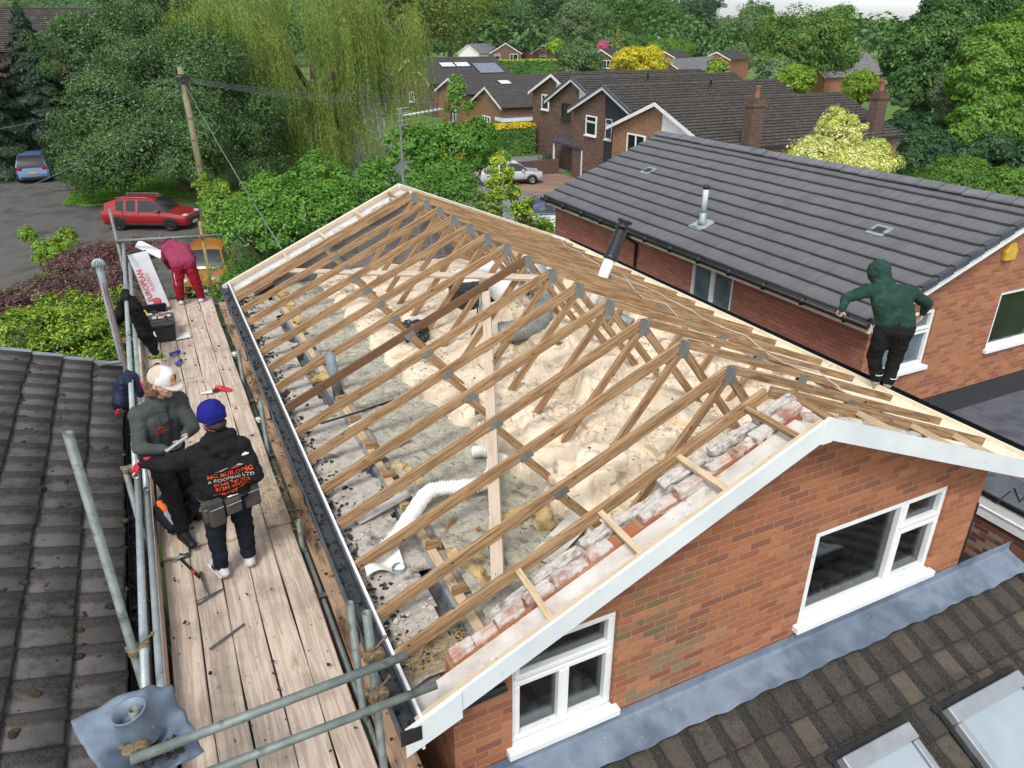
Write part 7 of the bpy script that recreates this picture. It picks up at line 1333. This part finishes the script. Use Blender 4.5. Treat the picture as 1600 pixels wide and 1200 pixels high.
w = MB(); w.ball(H + f * .06 - u * .09, (.06, .06, .045), 12, 8); w.ball(H - f * .04 - u * .05, (.09, .09, .05), 12, 8); link('beard_and_hair', bake(w, .01, 1, .006, 30), nmat('dark_hair', [S(40, 30, 26), S(60, 46, 38)], 30, .7), B.t, True)
w = MB(); tcap(w, B.J['hal'] + Vector((.05, -.04, .012)), B.J['hal'], .045, .044); hand(w, B.J['hal'], (-.75, .25, -.55), (-.3, .2, -.9), 1.0, 1, 1.16)
gl = link('glove', bake(w, .007, 1), flat('red_glove', S(196, 34, 52), .7), B.t, True)
decal('PPI', gl, B.J['hal'] + Vector((-.03, -.02, .02)), (-.8, .4, -.2), (.2, .3, .9), (.05, -.75, .66), .035, m_whiteprint, gl)
bc = (B.J['shl'] + B.J['shr']) / 2 - B.f * .1; bx_ = (B.right + Vector((0, 0, .06))).normalized(); n_ = -B.f; oz = lambda z, k=.0: bc + Vector((0, 0, z)) + B.right * (.0 + k)
decal('MC BUILDING', hd, oz(-.165, .01), bx_, (0, 0, 1), n_, .056, m_orange, hd); decal('& ROOFING LTD', hd, oz(-.212, .01), bx_, (0, 0, 1), n_, .046, m_greyprint, hd); decal('01244 740 322', hd, oz(-.257, .01), bx_, (0, 0, 1), n_, .044, m_orange, hd); decal('07391 474220', hd, oz(-.298, .01), bx_, (0, 0, 1), n_, .044, m_orange, hd); decal('Find us f', hd, oz(-.352, -.02), bx_, (0, 0, 1), n_, .036, m_orange, hd)
decal('', hd, oz(-.310, .01), bx_, (0, 0, 1), n_, 1, m_orange, hd, 'print', [[(-.15, -.012), (-.05, -.018), (.05, -.006), (.15, .006), (.15, .0), (.05, -.013), (-.05, -.026), (-.15, -.018)]])
decal('', hd, oz(-.10, .02), bx_, (0, 0, 1), n_, 1, flat('red_print', S(170, 60, 62), .7), hd, 'print', [[(-.03, -.012), (.03, .018), (.075, -.005), (.03, .003)]]); decal('', hd, oz(-.10, .0), bx_, (0, 0, 1), n_, 1, m_greyprint, hd, 'print', [[(-.11, -.016), (-.02, .008), (.0, .008), (-.05, -.008)], [(.06, .018), (.085, .022), (.13, -.004), (.1, .0)]])
decal('', hd, oz(-.015, .16), bx_, (0, 0, 1), n_, 1, m_whiteprint, hd, 'print', [[(-.03, -.012), (.03, -.012), (.028, .0), (.012, .004), (.004, .014), (-.008, .008), (-.024, .004)]])
bt = B.wear('tool_belt', lambda w: [tcap(w, B.J['hil'] + Vector((0, 0, .04)), B.J['hir'] + Vector((0, 0, .04)), .150, .150)], flat('tmp_belt', S(52, 50, 48), .8), .012, .003, 6); bt.data.transform(Matrix.Translation((0, 0, 0)))
co = np.empty(len(bt.data.vertices) * 3); bt.data.vertices.foreach_get('co', co); co = co.reshape(-1, 3); zc = 5.765 - B.t.location.z; co[:, 2] = zc + np.clip((co[:, 2] - zc), -.16, .16) * .22; bt.data.vertices.foreach_set('co', co.ravel()); bt.data.update()
m_pouch = nmat('grey_suede', [S(58, 56, 54), S(78, 76, 74)], 9, .9)
for k, (a, wd, hh) in enumerate(((-.155, .13, .25), (-.005, .14, .15), (.18, .15, .22), (-.20, .10, .2))):
    p = B.J['pelvis'] + B.right * a - B.f * (.152 if abs(a) < .16 else .10) + Vector((0, 0, -.075 - hh * .1)); w = MB(); w.frame(p, B.right, B.f, (0, 0, 1), wd, .07, hh); po = w.build('pouch', m_pouch, bt, bevel=.02, seg=2)
    w = MB(); w.frame(p - B.f * .037 + Vector((0, 0, hh * .22)), B.right, B.f, (0, 0, 1), wd * .9, .004, .006); w.build('stitching', m_greyprint, po)
decal('', bt, B.J['pelvis'] - B.f * .16 + Vector((0, 0, .0)), bx_, (0, 0, 1), n_, 1, m_whiteprint, bt, 'label', [[(-.06, -.006), (.05, -.002), (.05, .006), (-.06, .002)]])
# -- bending man in maroon
C_ = Figure('man in maroon hooded top and red tracksuit bottoms bending over at the platform end', dict(head=(.12, 14.70, 5.86), neck=(.18, 14.56, 5.90), pelvis=(.275, 13.98, 5.68), shl=(.06, 14.42, 5.85), shr=(.38, 14.40, 5.83), ell=(-.0, 14.55, 5.64), elr=(.46, 14.5, 5.60), hal=(.06, 14.7, 5.42), har=(.38, 14.66, 5.38), hil=(.19, 13.98, 5.66), hir=(.37, 13.98, 5.66), knl=(.14, 13.97, 5.30), knr=(.43, 13.96, 5.30), anl=(.12, 14.03, 5.0), anr=(.47, 14.0, 5.0), tol=(.13, 14.18, 4.95), tor=(.53, 14.13, 4.95)), (-.1, 1, 0), (-.2, .7, -.65))
C_.body(dict(l=(C_.J['hal'], (0, .3, -1), (1, 0, 0), .7, 1), r=(C_.J['har'], (0, .3, -1), (-1, 0, 0), .7, -1)))
m_mar = cloth('maroon_sweat', S(140, 56, 84)); m_redt = cloth('red_tracksuit', S(138, 28, 46))
def hoodC(w): C_.head(w, .028); tcap(w, C_.J['neck'], C_.J['head'], .09, .1)
C_.wear('hooded_top', top_fn(C_, .024, .08, hoodC), m_mar, .014, .012, 7, 5)
tr_ = C_.wear('trousers', lambda w: [C_.leg(w, 'l', .03, .98), C_.leg(w, 'r', .03, .98), tcap(w, C_.J['hil'], C_.J['hir'], .125, .125), tcap(w, C_.J['pelvis'], C_.J['pelvis'] + Vector((0, .02, .0)), .11, .10)], m_redt, .014, .013, 8, 6)
for q in 'lr': C_.wear('trainer', shoe_fn(C_, q, .008), m_train, .010, .002, 20)
decal('', tr_, C_.J['knl'] + Vector((-.05, -.1, .12)), (1, 0, 0), (0, 0, 1), (-.5, -.86, 0), 1, m_whiteprint, tr_, 'stripe', [[(-.012, -.12), (-.004, -.12), (-.004, .12), (-.012, .12)]])
# -- man in green on the eaves
D_ = Figure('man in green hooded top and black work trousers standing on the far eaves', dict(head=atY(1374, 424, 5.64), neck=atY(1383, 442, 5.55), pelvis=atY(1400, 506, 5.32), shl=atY(1355, 454, 5.58), shr=atY(1424, 458, 5.30), ell=atY(1322, 466, 5.66), elr=atY(1449, 474, 5.28), hal=atY(1316, 482, 5.52), har=atY(1442, 489, 5.36), hil=atY(1384, 514, 5.38), hir=atY(1411, 516, 5.24), knl=atY(1366, 556, 5.46), knr=atY(1398, 560, 5.32), anl=atY(1369, 590, 5.40), anr=atY(1388, 596, 5.28), tol=atY(1366, 599, 5.54), tor=atY(1384, 605, 5.42)), (.5, .87, 0), (.35, .8, -.45))
D_.body(dict(l=(D_.J['hal'], (.1, .35, -.9), (.6, .3, 0), .9, 1), r=(D_.J['har'], (-.15, .3, -.9), (-.6, .3, 0), .8, -1)))
def hoodD(w): D_.head(w, .030); tcap(w, D_.J['head'] - Vector((0, 0, .04)), (D_.J['shl'] + D_.J['shr']) / 2, .105, .105); tcap(w, D_.J['neck'] - D_.f * .02, D_.J['head'] - D_.f * .02, .10, .11); tcap(w, D_.J['head'] + D_.look * .05, D_.J['head'] + D_.look * .10 - Vector((0, 0, .03)), .10, .085)
D_.wear('hooded_top', top_fn(D_, .020, .075, hoodD, .96, False), cloth('green_sweat', S(38, 64, 56), S(48, 78, 67)), .012, .009, 7, 7, 3)
tr_ = D_.wear('trousers', lambda w: [D_.leg(w, 'l', .03, .99), D_.leg(w, 'r', .03, .99), tcap(w, D_.J['hil'], D_.J['hir'], .135, .135), tcap(w, D_.J['pelvis'], D_.J['pelvis'] + Vector((0, 0, .03)), .135, .13), tcap(w, D_.J['hil'] - Vector((.06, 0, .06)), D_.J['hil'] - Vector((.07, 0, .2)), .09, .07)], cloth('black_work_trousers', S(30, 29, 29)), .012, .014, 8, 8)
for q in 'lr': D_.wear('boot', shoe_fn(D_, q, .010), flat('grey_boot', S(150, 146, 140), .7), .010, .003, 20)
for q in 'lr':
    k, a = D_.J['kn' + q], D_.J['an' + q]; c = k.lerp(a, .72); w = MB(); pts = [c + Vector((math.cos(b) * .084, math.sin(b) * .084, .02 * math.sin(b))) for b in np.linspace(-2.4, .1, 9)]; w.tube(pts, .006, 6); w.build('reflective_strip', m_whiteprint, tr_, True)
decal('', tr_, D_.J['pelvis'] - D_.f * .14 + Vector((.05, 0, .04)), D_.right, (0, 0, 1), -D_.f, 1, m_whiteprint, tr_, 'label', [[(-.02, 0), (.05, .0), (.05, .01), (-.02, .01)]])
kt = thing('slate_cutter', 'blue handled cutter gripped in the left hand of the man in green', 'cutter', D_.J['hal']); p = D_.J['hal'] + Vector((.0, .03, -.06)); w = MB(); tcap(w, p - Vector((.02, .02, 0)), p + Vector((.05, .03, .01)), .016, .014, 8); w.build('handle', flat('blue_handle', S(30, 84, 130), .5), kt, True); w = MB(); w.beam(p + Vector((.05, .03, .01)), p + Vector((.2, .09, .035)), .012, .035); w.build('blade', m_tin, kt)
# ------------------------------------------------------------------ things lying on and hung from the scaffold
tbx = thing('tool_box', 'black plastic tool box with packets on its lid', 'tool box', (-.27, 12.4, 4.92))
MB().prism([(-.20, 0), (.20, 0), (.22, .24), (-.22, .24)], lambda a, z: (-.27 + a, 12.20, 4.925 + z), lambda a, z: (-.27 + a, 12.66, 4.925 + z)).build('tub', m_black, tbx, bevel=.015)
ld = MB().box(-.495, -.045, 12.18, 12.70, 5.166, 5.225).build('lid', nmat('box_lid', [S(50, 56, 62), S(72, 78, 84)], 5, .45), tbx, bevel=.018, seg=2); w = MB(); w.box(-.47, -.07, 12.24, 12.25, 5.226, 5.232); w.box(-.3, -.24, 12.15, 12.182, 5.1, 5.2); w.tube([(-.40, 12.3, 5.23), (-.4, 12.3, 5.26), (-.14, 12.3, 5.26), (-.14, 12.3, 5.23)], .012, 8); w.build('lid_handle', m_black, ld)
r = random.Random(3)
for k in range(5): tag(MB().rbox((-.33 + .05 * k, 12.5 + r.uniform(-.06, .06), 5.24 + .012 * (k % 2)), (.09, .07, .022), r.uniform(0, 3)).build('screw_packet', flat('packet', r.choice([S(216, 190, 110), S(220, 214, 200), S(190, 120, 90)]), .4), bevel=.005), ['yellow', 'clear', 'pale', 'orange', 'printed'][k] + ' screw packet number on the tool box lid'.replace(' number', ''), 'packet', 'screw packets on the tool box lid')
tr = thing('tool_tray', 'open black tool tray full of hand tools behind the tool box', 'tool tray', (-.32, 13.15, 4.92)); w = MB(); X0, X1, Y0, Y1 = -.54, -.12, 12.78, 13.5
for q in ((X0, X1, Y0, Y1, 4.925, 4.945), (X0, X0 + .02, Y0, Y1, 4.945, 5.13), (X1 - .02, X1, Y0, Y1, 4.945, 5.13), (X0 + .02, X1 - .02, Y0, Y0 + .02, 4.945, 5.13), (X0 + .02, X1 - .02, Y1 - .02, Y1, 4.945, 5.15)): w.box(*q)
w.build('tray', m_black, tr, bevel=.006)
for k, (lb, c, sz) in enumerate((('white tub lying in the tool tray', S(216, 216, 212), (.14, .2, .07)), ('black drill body lying in the tool tray', S(36, 36, 40), (.08, .26, .08)), ('grey grinder lying in the tool tray', S(96, 98, 102), (.08, .22, .08)), ('red handled tool lying in the tool tray', S(160, 60, 50), (.04, .2, .03)))):
    w = MB(); p = Vector((-.44 + .09 * k, 13.0 + .1 * (k % 2), 5.06)); w.rbox(p, sz, .6 * k - .7, .2); w.rbox(p + Vector((.03, .06, .03)), (sz[0] * .7, sz[1] * .4, sz[2]), .6 * k + .3); tag(w.build('hand_tool', flat('tool_plastic', c, .5), bevel=.012), lb, 'tool')
w = MB(); w.frame((-.42, 13.0, 5.12), (1, .2, 0), (-.2, 1, 0), (0, 0, 1), .03, .6, .012); tag(w.build('spirit_level', flat('yellow_level', S(196, 178, 60), .5)), 'yellow edged level sticking out of the tool tray', 'level')
tag(MB().rbox((-.16, 12.92, 5.16), (.16, .13, .006), .4, -.3).build('paper_sheet', m_paper), 'white sheet stuck in the front of the tool tray', 'paper')
card('white printed card lying beside the tool box on the planks', .02, 12.32, 4.926, .1, .22, .26, 0)
# leaning carton with its red lettering
ct = thing('carton', 'long pale grey carton with red lettering leaning on the end guard rail', 'carton', (-.3, 13.85, 4.92)); a0 = Vector((-.235, 13.80, 4.93)); a1 = Vector((-.42, 14.52, 5.78)); Yc = (a1 - a0).normalized(); Xc = Vector((1, .05, 0)); Xc = (Xc - Yc * Xc.dot(Yc)).normalized(); Nc = Xc.cross(Yc); Lc = (a1 - a0).length
if Nc.y > 0: Nc = -Nc
cb = MB().frame((a0 + a1) / 2, Xc, Yc, Nc, .33, Lc, .12).build('box', nmat('pale_carton', [S(176, 178, 184), S(196, 198, 202)], 3, .7), ct, bevel=.006)
m_redp = flat('red_lettering', S(190, 40, 44), .7); o_ = (a0 + a1) / 2 + Nc * .062
decal('EUROPEAN', cb, o_ - Yc * .08 - Xc * .05, Yc, -Xc, Nc, .125, m_redp, cb); decal('PLASTICS', cb, o_ - Yc * .04 + Xc * .035, Yc, -Xc, Nc, .085, flat('faint_lettering', S(196, 120, 122), .7), cb)
lg = [[(.085 * math.cos(q), .085 * math.sin(q)) for q in np.linspace(0, 6.283, 22)[:-1]]]; decal('', cb, o_ - Yc * .42, Xc, Yc, Nc, 1, m_redp, cb, 'emblem', [[(a * .8, b * .8) for a, b in lg[0]]]); decal('', cb, o_ - Yc * .42 + Nc * .001, Xc, Yc, Nc, 1, flat('carton_pale_mark', S(214, 214, 216), .7), cb, 'emblem', [[(-.04, .02), (.03, .02), (.03, .035), (-.04, .035)], [(-.04, -.03), (.03, -.03), (.03, -.015), (-.04, -.015)], [(-.04, -.03), (-.025, -.03), (-.025, .035), (-.04, .035)]])
w = MB(); w.frame(a1 + Yc * .01, Xc, Yc, Nc, .30, .03, .10); w.build('end_flap', m_crumb, ct)
tag(MB().beam((-.40, 14.75, 5.92), (.06, 14.62, 5.62), .16, .02, (0, -.7, .7)).build('board_scrap', m_upvc), 'short white board propped beside the carton top', 'board')
# clothes on the rail
def drape(label, cat, name, mat, parts, voxel=.018, amp=.02, freq=9, seed=0, trims=()):
    t = thing(name, label, cat, parts[0][0]); w = MB()
    for p, q, a, b in parts: tcap(w, p, q, a, b, 10)
    me = bake(w, voxel, 1, amp, freq, seed); link('cloth', me, mat, t, True)
    for nm, m2, ps in [(n_, m_, [p_]) for n_, m_, pl_ in trims for p_ in pl_]:
        w = MB()
        for p, q, a, b in ps: tcap(w, p, q, a, b, 8)
        link(nm, bake(w, voxel * .7, 1, amp * .5, freq * 1.6, seed), m2, t, True)
    return t
drape('black jacket hung over the guard rail beside the tool box', 'jacket', 'hung_jacket', m_blk, [((-.60, 11.2, 5.98), (-.60, 11.6, 5.97), .05, .055), ((-.55, 11.2, 5.93), (-.45, 11.1, 5.55), .06, .10), ((-.50, 11.2, 5.7), (-.40, 11.0, 5.35), .09, .07), ((-.42, 11.05, 5.40), (-.38, 11.0, 5.22), .09, .06), ((-.56, 11.0, 5.92), (-.46, 10.95, 5.5), .06, .08), ((-.52, 11.4, 5.9), (-.43, 11.3, 5.42), .07, .09), ((-.47, 11.3, 5.6), (-.40, 11.15, 5.3), .10, .08), ((-.65, 11.35, 5.93), (-.74, 11.45, 5.68), .06, .09), ((-.74, 11.4, 5.72), (-.80, 11.5, 5.62), .09, .08)], trims=[('label', m_whiteprint, [((-.335, 11.02, 5.52), (-.325, 10.98, 5.46), .014, .014)])])
drape('navy jacket with red lining hung over the rail behind the man in the white cap', 'jacket', 'hung_jacket', cloth('navy_nylon', S(36, 42, 66), None, .5), [((-.60, 8.5, 5.98), (-.60, 8.25, 5.97), .045, .045), ((-.56, 8.45, 5.95), (-.52, 8.3, 5.80), .05, .05), ((-.66, 8.42, 5.94), (-.74, 8.35, 5.72), .06, .075), ((-.72, 8.5, 5.85), (-.78, 8.38, 5.68), .06, .06)], seed=4, trims=[('lining', flat('red_lining', S(196, 40, 70), .6), [((-.77, 8.3, 5.64), (-.80, 8.35, 5.58), .025, .022), ((-.50, 8.36, 5.93), (-.47, 8.25, 5.84), .016, .013)])])
drape('navy jacket with orange and silver bands dropped beside the white cap man', 'jacket', 'dropped_jacket', cloth('navy_padded', S(32, 35, 44), None, .6), [((-.50, 7.05, 5.05), (-.30, 7.0, 5.3), .09, .10), ((-.3, 7.0, 5.3), (-.13, 6.75, 5.30), .10, .08), ((-.14, 6.75, 5.28), (-.30, 6.85, 5.02), .08, .07), ((-.3, 7.1, 5.1), (-.25, 7.3, 5.02), .1, .1), ((-.5, 6.9, 5.08), (-.44, 6.75, 5.0), .07, .06)], seed=6, trims=[('orange_band', flat('orange_fabric', S(236, 110, 40), .6), [((-.50, 6.92, 5.20), (-.40, 6.72, 5.12), .035, .03), ((-.26, 7.08, 5.42), (-.22, 6.94, 5.38), .035, .035)]), ('silver_band', m_greyprint, [((-.44, 6.76, 5.16), (-.40, 6.68, 5.10), .036, .033), ((-.18, 7.10, 5.36), (-.08, 6.98, 5.32), .03, .03)])])
# small tools and litter
def hammer(label, a, b, hd_a, hd_b, hm, head_r=.016, grip=None):
    t = thing('hammer', label, 'hammer', a); a, b = Vector(a), Vector(b); w = MB(); w.tube([a, a.lerp(b, .5), b], [.013, .012, .015], 8); w.build('handle', hm, t, True)
    if grip: w = MB(); w.tube([a.lerp(b, .62), a.lerp(b, .8)], .0165, 8); w.build('grip_band', grip, t, True)
    w = MB(); h0, h1 = Vector(hd_a), Vector(hd_b); w.tube([h0, h0.lerp(h1, .35), h0.lerp(h1, .4), h1], [head_r * 1.4, head_r * 1.3, head_r, head_r * .45], 8); w.build('head', m_tin, t, True); return t
hammer('claw hammer lying on the planks below the man in the white cap', (-.40, 6.36, 4.885), (-.27, 6.02, 4.885), (-.33, 6.40, 4.89), (-.50, 6.36, 4.895), m_rubber, grip=flat('red_band', S(190, 60, 50), .6))
hammer('slater hammer with long thin head lying nearest on the planks', (-.22, 5.70, 4.885), (-.25, 6.08, 4.885), (-.32, 5.66, 4.885), (-.08, 5.76, 4.885), m_tin, .013)
tag(MB().tube([(-.27, 5.05, 4.885), (.02, 5.22, 4.885)], .01, 6).build('iron_bar', m_tin), 'thin steel bar lying across the planks in the foreground', 'bar')
w = MB(); hand(w, (.36, 9.98, 4.93), (.6, -.5, 0), (0, 0, -1), .5, 1, 1.1); tcap(w, (.32, 10.0, 4.94), (.36, 9.98, 4.94), .04, .04, 8); tag(soft('work_glove', w, flat('red_rubber', S(206, 60, 62), .6), None, .008, .004, 20), 'red and black work glove dropped in the middle of the planks', 'glove')
t = thing('scraper', 'white bladed scraper beside the red work glove', 'scraper', (.18, 9.95, 4.92)); MB().prism([(.0, -.02), (.16, -.06), (.17, .05), (.02, .0)], lambda a, b: (.08 + a, 9.95 + b, 4.925), lambda a, b: (.08 + a, 9.95 + b, 4.932)).build('blade', m_paper, t); MB().rbox((.285, 9.95, 4.935), (.07, .07, .02), .2).build('handle', m_black, t)
def glove(label, c, col, seed):
    w = MB(); r = random.Random(seed); hand(w, c, (r.uniform(-1, 1), r.uniform(-1, 1), 0), (0, 0, -1), .6, 1, 1.2); tcap(w, Vector(c) + Vector((.03, .04, .0)), c, .04, .04, 8); tag(soft('work_glove', w, flat('glove_cloth', col, .8), None, .009, .006, 20), label, 'glove')
glove('green work glove lying below the hung black jacket', (-.36, 11.55, 4.94), S(120, 140, 60), 1); glove('dark green work glove under the jacket sleeve', (-.42, 11.15, 4.94), S(40, 56, 40), 4)
for k, (x, y, a, lb) in enumerate(((-.13, 11.55, .5, 'upper of two crushed blue drink cans by the gloves'), (-.10, 11.15, 1.1, 'lower of two crushed blue drink cans by the gloves'))):
    t = thing('drink_can', lb, 'can', (x, y, 4.93)); d = Vector((math.cos(a), math.sin(a), 0)); w = MB(); w.tube([Vector((x, y, 4.95)) - d * .08, Vector((x, y, 4.95)) - d * .07, Vector((x, y, 4.945)), Vector((x, y, 4.95)) + d * .07, Vector((x, y, 4.95)) + d * .08], [.024, .031, .029, .031, .024], 12); w.build('can_body', nmat('blue_silver_can', [S(40, 50, 150), S(60, 66, 170), S(190, 196, 204)], 9, .35, .4), t, True); w = MB(); w.tube([Vector((x, y, 4.95)) + d * .08, Vector((x, y, 4.95)) + d * .084], .023, 12); w.build('can_end', m_galv, t)
def litter(name, label, c, s, mat): tag(MB().rbox(c, s, .5, .1, .1).build(name, mat, bevel=.003), label, 'litter')
litter('tile_chip', 'black tile chip on the inner plank beside the gutter', (.86, 8.8, 4.92), (.16, .03, .012), m_black); litter('plastic_scrap', 'white plastic cap in the gap between the planks', (.70, 11.3, 4.87), (.06, .09, .05), m_paper); litter('plastic_scrap', 'pale fitting wedged in the plank gap beside the inner standard', (.70, 8.95, 4.86), (.05, .08, .05), m_paper); litter('slate_chip', 'dark chip on the planks in front of the trainers', (-.0, 4.3, 4.868), (.05, .03, .012), m_black)
w = MB(); w.beam((.62, 2.75, 4.95), (.95, 3.0, 4.97), .12, .06); w.beam((.70, 2.9, 5.0), (1.0, 3.1, 5.0), .08, .05); tag(w.build('rotten_plank_end', m_boardold, bevel=.01), 'splintered plank end below the front guard rails', 'plank')
# ------------------------------------------------------------------ the air
hm = bpy.data.materials.new('haze'); hm.use_nodes = True; hm.node_tree.nodes.clear(); ho = hm.node_tree.nodes.new('ShaderNodeOutputMaterial'); hv = hm.node_tree.nodes.new('ShaderNodeVolumePrincipled')
hv.inputs['Color'].default_value = (.86, .92, 1, 1); hv.inputs['Density'].default_value = .00007; hv.inputs['Anisotropy'].default_value = .2; hm.node_tree.links.new(hv.outputs[0], ho.inputs['Volume'])
tag(MB().box(-1600, 2700, -40, 2700, -6, 260).build('haze', hm), kind='stuff')
